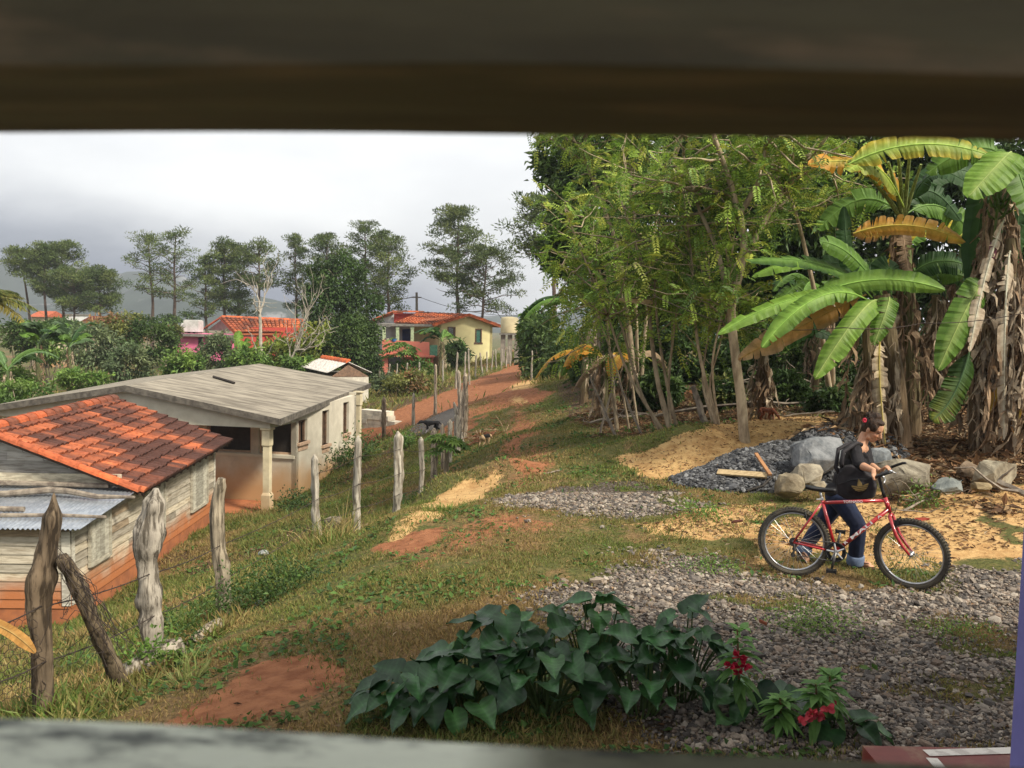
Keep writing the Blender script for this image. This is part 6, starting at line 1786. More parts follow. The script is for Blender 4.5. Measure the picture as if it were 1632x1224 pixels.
# ------------------------------------------------------------------ batch scatter of stones
ICO = None
def ico():
    bm = bmesh.new(); bmesh.ops.create_icosphere(bm, subdivisions=1, radius=1.0)
    V = np.array([tuple(v.co) for v in bm.verts]); bm.verts.ensure_lookup_table()
    F = np.array([[v.index for v in f.verts] for f in bm.faces]); bm.free()
    return V, F
ICO = ico()
def stones(mb, P, size, cols, g, flat=.6):
    V, F = ICO; n = len(P)
    jit = 1 + g.normal(size=(n, len(V))) * .17
    S = size[:, None] * g.uniform(.65, 1.3, (n, 3)) * np.array([1, 1, flat])
    Q = V[None] * jit[..., None] * S[:, None]
    a = g.random(n) * 2 * PI; b = g.normal(size=n) * .5
    ca, sa, cb, sb = np.cos(a), np.sin(a), np.cos(b), np.sin(b)
    x, y, z = Q[..., 0], Q[..., 1], Q[..., 2]
    y, z = y * cb[:, None] - z * sb[:, None], y * sb[:, None] + z * cb[:, None]
    x, y = x * ca[:, None] - y * sa[:, None], x * sa[:, None] + y * ca[:, None]
    Q = np.stack([x, y, z], -1) + P[:, None]
    mb.add(Q.reshape(-1, 3), (F[None] + (np.arange(n) * len(V))[:, None, None]).reshape(-1, 3), np.repeat(cols, len(V), 0))

GL_ = np.random.default_rng(2024)
def in_view(X, Y, Z, pad=40):
    M = np.array(CAMROT.transposed()); q = (np.stack([X, Y, Z], -1) - np.array(EYE)) @ M.T
    px = 816 + FPX * q[:, 0] / -q[:, 2]; py = 612 - FPX * q[:, 1] / -q[:, 2]
    return (px > -pad) & (px < 1632 + pad) & (py < 1224 + pad * 2)
def sample(n, x0, x1, y0, y1):
    X = GL_.uniform(x0, x1, n); Y = np.sqrt(GL_.uniform(y0 ** 2, y1 ** 2, n)) if y0 > 0 else GL_.uniform(y0, y1, n)
    return X, Y
m_stone = mat('gravel_stone', (1, 1, 1), .85, (.7, .7, .7), 40, 5, attr=True, bump=.2)
GC = np.array([(.25, .205, .165), (.18, .152, .128), (.125, .108, .094), (.31, .25, .19), (.23, .17, .125), (.09, .078, .068), (.38, .325, .26)])
# loose gravel of the yard
X = GL_.uniform(-.8, 7.5, 190000); Y = 4.4 + (GL_.random(190000) ** 1.5) * 8.2
Mk = masks(X, Y)
Z = gz(X, Y)
keep = (GL_.random(len(X)) < np.clip(Mk[0] * 1.1 - .1, .003, 1) ** 1.5) & in_view(X, Y, Z) & (GL_.random(len(X)) < .72)
keep &= ~((X > FX0 - .05) & (Y < fe.y + .02))
P = np.stack([X, Y, Z], 1)[keep]
sz = np.exp(GL_.normal(size=len(P)) * .42) * .0115 * (1 + .05 * (P[:, 1] - 5))
P[:, 2] += sz * .25
mb = MB(); stones(mb, P, sz, GC[GL_.integers(len(GC), size=len(P))] * GL_.uniform(.75, 1.2, (len(P), 1)), GL_)
gravel = tag(mb.build('gravel', m_stone), kind='stuff')
# heap of dark chippings by the thick trunk
gp0, gp1, gp2 = GD(1165, 13.5), GD(1250, 14.0), GD(1330, 14.6)
heap = thing('gravel_heap', 'heap of dark blue-grey chippings between the thick trunk and the boulders', 'gravel heap', GD(1210, 13.7))
def heap_h(X, Y):
    h = np.zeros(X.shape)
    for (c, r, hh) in ((gp0, .82, .26), (gp1, 1.15, .50), (gp2, 1.0, .62), (GD(1210, 13.6), .95, .42)):
        h = np.maximum(h, hh * np.clip(1 - ((X - c.x) ** 2 / (r * 1.15) ** 2 + (Y - c.y) ** 2 / r ** 2), 0, None) ** .8)
    return h + (fbm(X * 3, Y * 3, 91) - .5) * .10 * (h > 0)
hx, hy = np.meshgrid(np.arange(1.8, 7.0, .07), np.arange(11.6, 16.4, .07))
hh = heap_h(hx, hy); hz = gz(hx, hy) + hh - .04 * (hh <= .02)
b = MB(); ny, nx = hx.shape; i = (np.arange(ny - 1)[:, None] * nx + np.arange(nx - 1)[None]).ravel()
q = np.stack([i, i + 1, i + nx + 1, i + nx], 1)
q = q[(hh.ravel()[q] > .012).any(1)]
b.add(np.stack([hx, hy, hz], -1).reshape(-1, 3), q)
b.build('core', mat('dark_chippings', (.07, .07, .072), .95, (.03, .03, .03), 30, 6, bump=.8), heap, smooth=True)
X = GL_.uniform(1.8, 7.0, 40000); Y = GL_.uniform(11.6, 16.0, 40000); H = heap_h(X, Y); kp = H > .015
X, Y, H = X[kp], Y[kp], H[kp]; P = np.stack([X, Y, gz(X, Y) + H + .005], 1)
P = P[:16000]; sz = np.exp(GL_.normal(size=len(P)) * .4) * .022
HC = np.array([(.085, .085, .088), (.05, .05, .052), (.125, .125, .128), (.19, .19, .19), (.07, .068, .066)])
mb = MB(); stones(mb, P, sz, HC[GL_.integers(5, size=len(P))] * GL_.uniform(.7, 1.2, (len(P), 1)), GL_); o = mb.build('chippings', m_stone, heap); tag(o, kind='stuff')
# plank and stick on the heap
m_plank = mat('raw_pale_plank', (.48, .36, .20), .85, (.32, .23, .12), 5, 9, stretch=(1, 9, 9), bump=.3)
def hz_at(px, py):
    d = ray(px, py)
    for y in np.arange(11.5, 17, .02):
        p = EYE + d * (y / d.y)
        if p.z < float(gz(p.x, p.y)) + float(heap_h(np.array([p.x]), np.array([p.y]))[0]): return p
    return p
a, c = hz_at(1143, 756), hz_at(1222, 764)
def plank(name, label, a, c, w, th, m, cat='plank', nrm=(0, -.55, .8)):
    a, c = Vector(a), Vector(c); d = (c - a).normalized(); n = Vector(nrm).normalized(); s = d.cross(n).normalized(); n = s.cross(d)
    V = [a - s * w / 2, c - s * w / 2, c + s * w / 2, a + s * w / 2]
    b = MB(); b.hexa([v + n * .0 for v in V] + [v + n * th for v in V]) if (V[1] - V[0]).cross(V[3] - V[0]).dot(n) > 0 else b.hexa([v for v in V[::-1]] + [v + n * th for v in V[::-1]])
    return tag(b.build(name, m, loc=a), label, cat)
plank('plank', 'pale short plank lying across the dark gravel heap', a + Vector((0, -.03, .03)), c + Vector((0, -.03, .05)), .11, .03, m_plank)
a, c = hz_at(1224, 765), hz_at(1203, 734)
plank('plank', 'narrow orange-brown splinter of wood propped on the plank end', a + Vector((0, -.1, .08)), c + Vector((0, -.04, .10)), .05, .03, mat('orange_wood', (.36, .18, .08), .85, (.25, .12, .05), 6), 'wood splinter')
mb = MB(); P = [hz_at(1190, 785) + Vector((0, -.02, .03)), hz_at(1215, 778) + Vector((0, -.02, .04)), hz_at(1232, 762) + Vector((0, -.03, .05))]; mb.tube(P, .018, 6); tag(mb.build('hose', m_dark, loc=P[0]), 'short bent black rod below the plank on the gravel heap', 'rod')
plank('nailed_board', 'tan board fixed crosswise between the slender stems', at(986, 478.5, 17.2), at(1040, 482, 17.2), .085, .04, m_plank, 'board', (0, -1, .05))
# ------------------------------------------------------------------ grass
m_grass = mat('grass_blades', (1, 1, 1), .6, (.85, .85, .8), 20, 3, attr=True, transl=.3, spec=.25)
def grass(n, x0, x1, y0, y1, L, Wd, dens=1.0, tall=0.0, jit=.5):
    X = GL_.uniform(x0, x1, n); Y = y0 + (y1 - y0) * GL_.random(n) ** 1.25
    Mk = masks(X, Y)
    cov = np.clip(1 - np.maximum.reduce([Mk[0] * 1.05, Mk[1] * (1.02 - .25 * (Y < 12)), Mk[2] * 1.0, Mk[3] * .85, Mk[5]]), 0, 1)
    cl = fbm(X * 2.2, Y * 2.2, 140, 3)
    cov = cov * np.clip(.35 + (cl - .35) * 3, .1, 1)
    Z = gz(X, Y)
    k = (GL_.random(n) < cov * dens + .006) & in_view(X, Y, Z)
    k &= ~((X > FX0 - .05) & (Y < fe.y + .02))
    X, Y, Z, dry, cl = X[k], Y[k], Z[k], Mk[4][k], cl[k]
    m = len(X)
    D = GL_.normal(size=(m, 3)) * np.array([jit, jit, .2]) + np.array([0, 0, .75])
    lush = fbm(X * .8, Y * .8, 150, 3)
    u = np.clip(.16 + dry * .7 + (GL_.random(m) - .5) * .9 + (.5 - lush) * 1.4, 0, 1)[:, None]
    C = np.array([.155, .20, .045]) * (1 - u) + np.array([.36, .25, .105]) * u
    C = C * GL_.uniform(.6, 1.35, (m, 1))
    mb = MB()
    l = L * GL_.uniform(.5, 1.5, m) * (.7 + .7 * cl)
    mb.leaves(np.stack([X, Y, Z - .01], 1), D, GL_.normal(size=(m, 3)), l, Wd * GL_.uniform(.7, 1.3, m), C, .1)
    return mb
g1 = grass(200000, -3.6, 4.5, 4.6, 13.5, .042, .010)
g2 = grass(150000, -4.0, 6.5, 13.0, 36, .06, .020)
g3 = grass(120000, -9.5, -2.6, 5.0, 34, .13, .018, 1.0, jit=.6)
g4 = grass(60000, -26, 12, 34, 75, .28, .06)
for gb_ in (g2, g3, g4):
    for k in gb_.F:
        for f, m_ in zip(gb_.F[k], gb_.M[k]): g1.F.setdefault(k, []).append(f + g1.n); g1.M.setdefault(k, []).append(m_)
    g1.V += gb_.V; g1.C += gb_.C; g1.n += gb_.n
# low broad-leaved weeds among the blades
X = GL_.uniform(-9, 5, 55000); Y = 4.6 + 24 * GL_.random(55000) ** 1.6; Mk = masks(X, Y); Z = gz(X, Y)
k = (fbm(X * 1.3, Y * 1.3, 160, 3) > .56) & (GL_.random(len(X)) > np.maximum.reduce([Mk[0], Mk[1], Mk[2]]) + .1) & in_view(X, Y, Z)
X, Y, Z = X[k], Y[k], Z[k]; n = len(X)
g1.leaves(np.stack([X, Y, Z + .015], 1), GL_.normal(size=(n, 3)) * [1, 1, .35] + [0, 0, .25], GL_.normal(size=(n, 3)) * .3 + [0, 0, 1], .045 * GL_.uniform(.6, 1.6, n) * (1 + .04 * Y), .028 * GL_.uniform(.7, 1.4, n) * (1 + .04 * Y), np.array([(.075, .15, .03), (.10, .18, .04), (.06, .12, .035)])[GL_.integers(3, size=n)] * GL_.uniform(.7, 1.3, (n, 1)), .15)
tag(g1.build('grass', m_grass), kind='stuff')
# leaf litter and small straw on the bare earth
def litter(n, x0, x1, y0, y1, L, which, thr=.35):
    X = GL_.uniform(x0, x1, n); Y = GL_.uniform(y0, y1, n); Mk = masks(X, Y); w = which(Mk)
    Z = gz(X, Y) + np.where(Y > 11, np.maximum(heap_h(X, Y), 0), 0) + .012
    k = (GL_.random(n) < w) & in_view(X, Y, Z)
    X, Y, Z = X[k], Y[k], Z[k]; m = len(X)
    C = np.array([(.30, .17, .085), (.20, .115, .06), (.42, .28, .15), (.13, .08, .05), (.27, .15, .08), (.42, .32, .2)])[GL_.integers(6, size=m)] * GL_.uniform(.6, 1.2, (m, 1))
    mb = MB(); D = GL_.normal(size=(m, 3)) * np.array([1, 1, .25]); N = GL_.normal(size=(m, 3)) * .35 + np.array([0, 0, 1])
    mb.leaves(np.stack([X, Y, Z], 1), D, N, L * GL_.uniform(.4, 1.7, m), L * .42 * GL_.uniform(.5, 1.3, m), C, .25)
    return mb
l1 = litter(60000, 1.5, 10, 10.5, 24, .10, lambda M: np.clip(M[3] * .9 - .25, 0, 1))
for a in ((4500, 4.4, 8.5, 11.0, 15.0, .19, lambda M: np.clip(M[3] - .2, 0, 1)), (14000, -3, 8, 4.6, 16, .045, lambda M: .12 + 0 * M[0]), (20000, -7, -1.6, 11, 36, .09, lambda M: np.clip(M[3] * .8, 0, .6)), (7000, 1.5, 7, 14.5, 19, .055, lambda M: np.clip(M[1] * .5, 0, 1)), (9000, 1.5, 8, 9.5, 13.5, .06, lambda M: np.clip(M[1] * .6, 0, 1)), (5000, 1.5, 9, 8.8, 13.5, .09, lambda M: np.clip(M[1] * .16, 0, 1))):
    q = litter(*a)
    for k in q.F:
        for f, m_ in zip(q.F[k], q.M[k]): l1.F.setdefault(k, []).append(f + l1.n); l1.M.setdefault(k, []).append(m_)
    l1.V += q.V; l1.C += q.C; l1.n += q.n
tag(l1.build('leaf_litter', m_dead), kind='stuff')
# ------------------------------------------------------------------ tufts, weeds and dead branches
def tuft(label, px, Y, n, L, cols, seed, spread=.12, group='grass tufts along the fence', up=1.1, Wd=.012):
    g = np.random.default_rng(seed); b = GD(px, Y); mb = MB()
    P = np.array(tuple(b)) + np.concatenate([g.normal(size=(n, 2)) * spread, np.zeros((n, 1))], 1)
    P[:, 2] = gz(P[:, 0], P[:, 1]) - .01
    D = np.concatenate([(P[:, :2] - np.array(b)[:2]) / spread * .35 + g.normal(size=(n, 2)) * .3, np.full((n, 1), up)], 1)
    l = L * g.uniform(.4, 1.25, n); D = unit(D); C = np.array(cols)[g.integers(len(cols), size=n)] * g.uniform(.7, 1.25, (n, 1))
    m1 = P + D * l[:, None] * .55
    D2 = unit(D + np.concatenate([g.normal(size=(n, 2)) * .45, np.full((n, 1), -.35)], 1))
    S = unit(np.cross(D, g.normal(size=(n, 3)))) * Wd / 2
    V = np.stack([P - S, P + S, m1 + S * .8, m1 - S * .8, m1 + D2 * l[:, None] * .5], 1).reshape(-1, 3)
    i = np.arange(n)[:, None] * 5
    mb.add(V, i + [[0, 1, 2, 3]], np.repeat(C, 5, 0)); mb.F.setdefault(3, []).append(i + [[3, 2, 4]]); mb.M.setdefault(3, []).append(np.zeros(n, int))
    return tag(mb.build('grass_tuft', m_grass, loc=b), label, 'grass tuft', group)
STRAW = [(.42, .32, .13), (.34, .26, .10), (.25, .24, .07)]; LUSH = [(.10, .17, .03), (.14, .22, .04), (.18, .22, .06)]
tuft('straw-coloured tuft round the foot of the leftmost pale post', 512, 13.0, 120, .5, STRAW + LUSH[:1], 1)
tuft('tall dry tuft between the leftmost pale post and the stained one', 548, 13.2, 60, .65, STRAW, 2, .1)
tuft('dry tuft by the small whitish stone', 532, 12.0, 90, .35, STRAW + LUSH, 3)
tuft('lush tuft behind the second post', 315, 8.9, 150, .38, LUSH, 4)
tuft('lush tuft left of the third post', 300, 9.6, 120, .32, LUSH + STRAW[:1], 5)
tuft('pale spiky tuft on the bare red earth near the second post', 300, 6.3, 60, .26, [(.35, .36, .14), (.28, .32, .10)], 6, .05)
tuft('green tuft at the foot of the nearest post', 100, 6.0, 140, .25, LUSH, 7, .16)
tuft('green tuft under the chicken wire', 30, 6.2, 150, .28, LUSH, 8, .2)
tuft('dry tuft between the third post and the brick lump', 385, 10.5, 80, .4, STRAW + LUSH, 9)
tuft('bright green tuft at the right end of the red earth patch', 705, 11.6, 120, .16, LUSH, 10, .14)
def weed(label, px, Y, rx, rz, n, L, cols, seed, group='leafy weeds along the fence'):
    g = np.random.default_rng(seed); b = GD(px, Y, .05); mb = MB()
    cloud(mb, b + Vector((0, 0, rz * .4)), (rx, rx * .8, rz), n, L, L * .5, cols, g, 14, 0.0, .1, .85)
    o = tag(mb.build('weed', m_leaf, loc=b), label, 'weed', group)
    o['kind'] = 'stuff'
    return o
weed('dark leafy weed mat at the foot of the third post', 385, 9.0, .35, .18, 900, .05, GREEN_B, 1)
weed('dark leafy weeds right of the third post', 450, 9.2, .45, .2, 1200, .05, GREEN_B, 2)
weed('small leafy weed beside the grey log', 250, 6.9, .2, .16, 400, .06, GREEN_A, 3)
weed('green weed by the second post', 275, 7.9, .25, .2, 400, .05, GREEN_B, 4)
weed('leafy weed beside the left end of the porch floor of the grey house', 480, 24.5, .5, .35, 600, .10, GREEN_B, 5)
weed('weeds along the base of the grey house wall', 545, 30, 1.2, .4, 1200, .12, GREEN_B, 6)
weed('dark weed clump at the far corner of the grey house', 590, 30, .8, .6, 900, .13, GREEN_B, 7)
weed('low weeds at the foot of the boulders by the bicycle wheel', 1470, 11.6, .25, .18, 300, .06, GREEN_A, 8)
weed('green weed left of the black dog', 648, 29, .4, .25, 600, .11, GREEN_A, 9)
weed('low green weeds on the gravel right of the bed', 1300, 6.9, .35, .05, 900, .028, GREEN_A, 10)
weed('small green weed patch on the gravel near the violet column', 1535, 6.8, .25, .04, 400, .026, GREEN_A, 11)
weed('little green weed patch behind the heart-leaved plants', 1130, 8.5, .25, .04, 400, .028, GREEN_A, 12)
weed('low green tuft of weeds in front of the sand by the bicycle', 1110, 10.8, .3, .10, 300, .05, GREEN_A, 13)
papaya('young papaya seedling among the fence posts', 712, 19.5, 716, 36, 8, GREEN_A)
def branch(label, pts, r, seed, m=None, twigs=6):
    g = np.random.default_rng(seed); mb = MB()
    for a, c in zip(pts, pts[1:]): P = limb(mb, a, c, r, r * .7, g, .12, 6, 5)
    for k in range(twigs):
        i = g.integers(len(P)); limb(mb, P[i], P[i] + g.normal(size=3) * np.array([.5, .4, .15]) + np.array([0, 0, .1]), r * .5, r * .15, g, .3, 5, 4)
    return tag(mb.build('dead_branch', m or m_pole, loc=pts[0]), label, 'branch', 'dead branches lying under the trees')
branch('long dead branch on the ground behind the forked slender tree', [GD(1040, 20.5, .1), GD(1180, 20, .18), GD(1300, 19.5, .15)], .04, 1)
branch('dead branch with bleached twigs near the brown dog', [GD(1250, 17.6, .08), GD(1330, 17.4, .16)], .025, 2)
branch('tangle of grey twigs behind the thick trunk', [GD(1120, 21, .5), GD(1200, 20.5, .7), GD(1290, 21, .4)], .03, 3, twigs=16)
branch('brown fallen branch under the pale leaning stems', [GD(940, 21, .1), GD(1030, 20.5, .2)], .03, 4, twigs=10)
branch('dry branch among the stones right of the front wheel', [GD(1440, 11.2, .05), GD(1500, 11.8, .14)], .018, 5, twigs=10)
branch('dead stick lying at the right edge below the banana clump', [GD(1590, 11.9, .2), GD(1650, 11.4, .1)], .05, 6, twigs=2)
branch('short whitish stick lying on the worn track', [GD(868, 14.6, .02), GD(893, 14.8, .03)], .018, 7, twigs=0)
sp = GD(765, 25.5)
pl_ = MB(); gq = np.random.default_rng(6)
for k in range(70):
    c = np.array(tuple(sp)) + gq.normal(size=3) * np.array([.32, .3, 0]); c[2] = float(gz(c[0], c[1])) + abs(gq.normal()) * .14 + .03
    d = unit(gq.normal(size=3) * np.array([1, .7, .25])) * gq.uniform(.12, .34)
    pl_.tube([c - d, c + gq.normal(size=3) * .03, c + d], .011, 5, np.array([(.36, .16, .09), (.28, .11, .06), (.45, .33, .2)][k % 3]))
tag(pl_.build('brushwood', m_dead, loc=sp), 'small pile of reddish brushwood right of the fence end', 'brushwood pile')
for k, (px, Y, L, lb) in enumerate(((1452, 10.6, .22, 'large red-brown fallen leaf on the sand behind the front wheel'), (1487, 10.1, .2, 'dark red fallen leaf right of the larger one on the sand'), (1228, 10.2, .16, 'brown fallen leaf on the sand seen through the rear wheel'), (1165, 10.4, .14, 'dark fallen leaf on the sand left of the rear wheel'), (1222, 6.8, .1, 'reddish fallen leaf on the gravel before the flowering plants'))):
    b = GD(px, Y, .03); g = np.random.default_rng(k); mb = MB()
    d = np.array([math.cos(k * 2.1), math.sin(k * 2.1) * .5, .15]); t = np.linspace(0, 1, 7); w = np.sin(np.clip(t * .95 + .03, 0, 1) * PI) ** .7 * L * .22
    S = np.array([-d[1], d[0], 0.3]); Pm = np.array(tuple(b)) + d * (t * L)[:, None]
    V = np.concatenate([Pm, Pm + S * w[:, None] + [0, 0, .02], Pm - S * w[:, None] + [0, 0, .03]])
    mb.add(V, [f for z in range(6) for f in ((z, 7 + z, 8 + z, z + 1), (14 + z, z, z + 1, 15 + z))], [(.30, .06, .04), (.22, .045, .04), (.25, .10, .06), (.12, .05, .04), (.33, .12, .07)][k])
    tag(mb.build('fallen_leaf', m_dead, loc=b), lb, 'leaf', 'single fallen leaves')
# ------------------------------------------------------------------ bodies: overlapping tapered shapes fused into one skin
def fuse(name, mb, voxel, material, parent=None, colf=None, smooth_it=4, loc=None):
    o = mb.build('tmp', material)
    md = o.modifiers.new('r', 'REMESH'); md.mode = 'VOXEL'; md.voxel_size = voxel
    sm = o.modifiers.new('s', 'SMOOTH'); sm.factor = .5; sm.iterations = smooth_it
    dg = bpy.context.evaluated_depsgraph_get()
    me = bpy.data.meshes.new_from_object(o.evaluated_get(dg))
    old = o.data; bpy.data.objects.remove(o); bpy.data.meshes.remove(old)
    me.name = name
    n = len(me.vertices); V = np.empty(n * 3, np.float32); me.vertices.foreach_get('co', V); V = V.reshape(-1, 3)
    C = np.ones((n, 4), np.float32)
    if colf is not None: C[:, :3] = colf(V.astype(float))
    for a in list(me.color_attributes): me.color_attributes.remove(a)
    ca = me.color_attributes.new('Col', 'FLOAT_COLOR', 'POINT'); ca.data.foreach_set('color', C.ravel())
    me.materials.clear(); me.materials.append(material)
    me.polygons.foreach_set('use_smooth', np.ones(len(me.polygons), bool))
    q = bpy.data.objects.new(name, me); COL.objects.link(q)
    org = None
    if parent is not None:
        q.parent = parent; org = ORG.get(parent.name)
        if org is not None: ORG[q.name] = org
    elif loc is not None:
        org = tuple(loc); q.location = org
    if org is not None:
        V = V - np.array(org, np.float32); me.vertices.foreach_set('co', V.ravel()); me.update()
    return q

def cap(mb, a, b, ra, rb, n=10):
    a, b = Vector(a), Vector(b)
    mb.tube([a, a.lerp(b, .5), b], [ra, (ra + rb) / 2, rb], n)
    mb.ball(tuple(a), ra, n); mb.ball(tuple(b), rb, n)
def chain(mb, pts, rad, n=10):
    for i in range(len(pts) - 1): cap(mb, pts[i], pts[i + 1], rad[i], rad[i + 1], n)

m_skin = mat('tanned_skin', (.52, .28, .165), .55, (.46, .24, .14), 12, 4, attr=True, spec=.35)
m_hair = mat('dark_brown_hair', (.055, .032, .02), .6, (.016, .010, .007), 40, 6, stretch=(1, 1, .3), bump=.8, spec=.18)
m_top = mat('black_jersey', (.017, .015, .017), .9, (.010, .009, .010), 30, 5, bump=.25, bscale=14)
m_jean = mat('dark_blue_denim', (.016, .024, .055), .9, (.010, .014, .032), 10, 6, bump=.3, bscale=18)
m_cuff = mat('pale_denim_turn_up', (.13, .17, .25), .9, (.09, .12, .19), 20, 6)
m_bag = mat('black_bag_nylon', (.022, .019, .021), .7, (.014, .012, .013), 20, 5, bump=.3, bscale=10)
m_gold = mat('gold_print', (.27, .19, .07), .6, (.22, .15, .05), 10)
m_sole = mat('brown_sandal', (.10, .05, .035), .8)

FW = Vector((.90, -.436, 0)).normalized(); LF = Vector((-FW.y, FW.x, 0)); UP = Vector((0, 0, 1))
def woman():
    root = thing('person', 'woman in black top and rolled jeans pushing the red bicycle, dark hair tied up', 'person', G(at(1335, 900, 8.85).x, 8.85))
    # head frame
    hc = at(1391, 684, 8.83)
    fd = (FW * .80 - LF * .30 - UP * .46).normalized()
    sd = fd.cross(UP).normalized()          # her right, towards the path
    ud = sd.cross(fd).normalized()
    Mh = Matrix((fd, -sd, ud)).transposed()
    H = lambda x, y, z: hc + fd * x + sd * y + ud * z
    sk = MB()
    sk.ball(tuple(H(-.005, 0, .03)), (.098, .076, .092), 18, M=Mh)          # skull
    sk.ball(tuple(H(.030, 0, -.035)), (.062, .058, .078), 16, M=Mh)          # face
    sk.ball(tuple(H(.058, 0, -.095)), (.028, .028, .022), 10, M=Mh)          # chin
    cap(sk, H(.088, 0, .012), H(.112, 0, -.030), .009, .014, 8)             # nose
    sk.ball(tuple(H(.100, 0, -.034)), (.013, .018, .009), 8, M=Mh)
    sk.ball(tuple(H(.085, 0, -.062)), (.013, .025, .007), 8, M=Mh); sk.ball(tuple(H(.083, 0, -.073)), (.013, .021, .008), 8, M=Mh)   # lips
    for s in (-1, 1):
        sk.ball(tuple(H(.066, s * .034, -.028)), (.026, .024, .022), 10, M=Mh)   # cheek
        sk.ball(tuple(H(.084, s * .030, .026)), (.012, .026, .008), 8, M=Mh)     # brow ridge
        sk.ball(tuple(H(-.008, s * .078, -.012)), (.020, .009, .032), 10, M=Mh)  # ear
        cap(sk, H(.02, s * .052, -.075), H(.055, s * .018, -.098), .02, .018, 8) # jaw
    nb = at(1372, 713, 8.85)
    chain(sk, [H(-.025, 0, -.05), H(-.035, 0, -.10), nb], [.052, .050, .058])
    chest = at(1364, 735, 8.86); belly = at(1347, 765, 8.88); pel = at(1336, 788, 8.90)
    rs, ls = at(1363, 716, 8.70), at(1378, 716, 8.99)
    for (c, r) in ((chest, (.115, .15, .13)), (belly, (.10, .135, .12)), (pel, (.12, .155, .11))):
        sk.ball(tuple(c), r, 14, M=Matrix((FW, LF, UP)).transposed())
    chain(sk, [nb - UP * .02, rs], [.055, .05]); chain(sk, [nb - UP * .02, ls], [.055, .05])
    re_, rw, rh = at(1369, 741, 8.52), at(1392, 749.5, 8.30), at(1400, 751, 8.22)
    le, lw, lh = at(1385, 741, 8.86), at(1402, 751, 8.60), at(1409, 754, 8.53)
    chain(sk, [rs, re_, re_.lerp(rw, .35), rw], [.048, .040, .041, .026])
    chain(sk, [ls, le, le.lerp(lw, .35), lw], [.048, .040, .041, .026])
    # legs (inside the jeans) and feet
    rhp, rk, ra = at(1340, 797, 8.80), at(1368, 838, 8.66), at(1363, 896, 8.76)
    lhp, lk, la = at(1336, 796, 8.98), at(1307, 838, 9.02), at(1277, 880, 9.02)
    chain(sk, [rhp, rk, rk.lerp(ra, .35), ra], [.085, .056, .055, .034]); chain(sk, [lhp, lk, lk.lerp(la, .35), la], [.085, .056, .055, .034])
    def foot(heel, ball, toe, up_, out):
        chain(sk, [heel + up_ * .032, ball + up_ * .022], [.032, .030]); chain(sk, [heel + up_ * .045, heel.lerp(ball, .45) + up_ * .045], [.03, .03])
        d = (ball - heel).normalized()
        for k in range(5):      # toes, largest inside
            o = out * (.030 - .015 * k)
            cap(sk, ball + o + up_ * .016, ball + o + d * (.048 - .006 * k) + up_ * .011, .011 - .0008 * k, .0085 - .0007 * k, 7)
    gz_ = lambda p: Vector((p.x, p.y, float(gz(p.x, p.y)) + .012))
    rheel, rball = gz_(at(1357, 905, 8.80)), gz_(at(1386, 910, 8.70))
    rheel, rball = rheel, rheel + (rball - rheel).normalized() * .165
    cap(sk, ra, rheel + UP * .05, .036, .034); foot(rheel, rball, None, UP, LF * 1)
    lball = gz_(at(1283, 899, 8.92)); lheel = lball + (at(1272, 878, 9.0) - lball).normalized() * .165
    upn = (FW * -.1 + UP).normalized(); dfoot = (lball - lheel).normalized(); upf = (LF.cross(dfoot)).normalized(); upf = upf if upf.dot(FW) > 0 or upf.z > 0 else -upf
    cap(sk, la, lheel + upf * .04, .036, .032); foot(lheel, lball, None, upf, LF)
    # hands: palm, four fingers closed over the bar, thumb from the side of the palm
    bar = ((BARV).normalized() if True else None)
    def hand(wr, kn, s):
        ax = bar
        pd = (kn - wr).normalized()
        pal = wr.lerp(kn, .9)
        up2 = ax.cross(pd).normalized(); up2 = up2 if up2.z > 0 else -up2
        for k in range(4):
            o = ax * (.030 - .020 * k)
            cap(sk, wr + o * .45, kn + o, .016, .012, 8)
            L = (.040, .045, .042, .034)[k]
            p1 = kn + o + pd * L * .75 - up2 * .010; p2 = p1 - up2 * L * .75 - pd * .004; p3 = p2 - pd * L * .55 - up2 * .004
            cap(sk, kn + o, p1, .0105, .0095, 8); cap(sk, p1, p2, .0095, .009, 8); cap(sk, p2, p3, .009, .0075, 8)
        th = wr.lerp(kn, .35) + ax * s * .030
        t1 = th + pd * .03 + ax * s * .012 - up2 * .012; t2 = t1 + pd * .028 - up2 * .018 - ax * s * .004
        cap(sk, wr.lerp(kn, .25) + ax * s * .012, th, .017, .014, 8); cap(sk, th, t1, .0135, .011, 8); cap(sk, t1, t2, .011, .009, 8)
    hand(rw, RGRIP + UP * .022 - FW * .02, 1); hand(lw, LGRIP + UP * .022 - FW * .02, -1)
    Hn = np.array(Mh.transposed()); hcv = np.array(tuple(hc))
    def skcol(V):
        q = (V - hcv) @ Hn.T
        C = np.ones((len(V), 3))
        def spot(c, r, col, k=1.0):
            d = np.sqrt((((q - np.array(c)) / np.array(r)) ** 2).sum(1)); w = (k * (1 - sstep(d, .7, 1.1)))[:, None]
            C[:] = C * (1 - w) + np.array(col) * w
        spot((.092, 0, -.067), (.026, .022, .010), (.95, .48, .45), .8)
        for s in (-1, 1):
            spot((.085, s * .032, .006), (.03, .017, .008), (.10, .09, .09)); spot((.09, s * .033, .030), (.03, .024, .006), (.12, .10, .09)); spot((.066, s * .040, -.028), (.03, .02, .02), (1.08, .85, .8), .6)
        return C
    body = fuse('body', sk, .0062, m_skin, root, skcol, 3)
    # hair: cap over the skull swept up into a knot
    hm = MB()
    hm.ball(tuple(H(-.022, 0, .048)), (.102, .086, .092), 18, M=Mh)
    hm.ball(tuple(H(-.055, 0, -.005)), (.062, .072, .075), 14, M=Mh)
    for s in (-1, 1): hm.ball(tuple(H(.008, s * .066, .035)), (.060, .020, .045), 10, M=Mh)
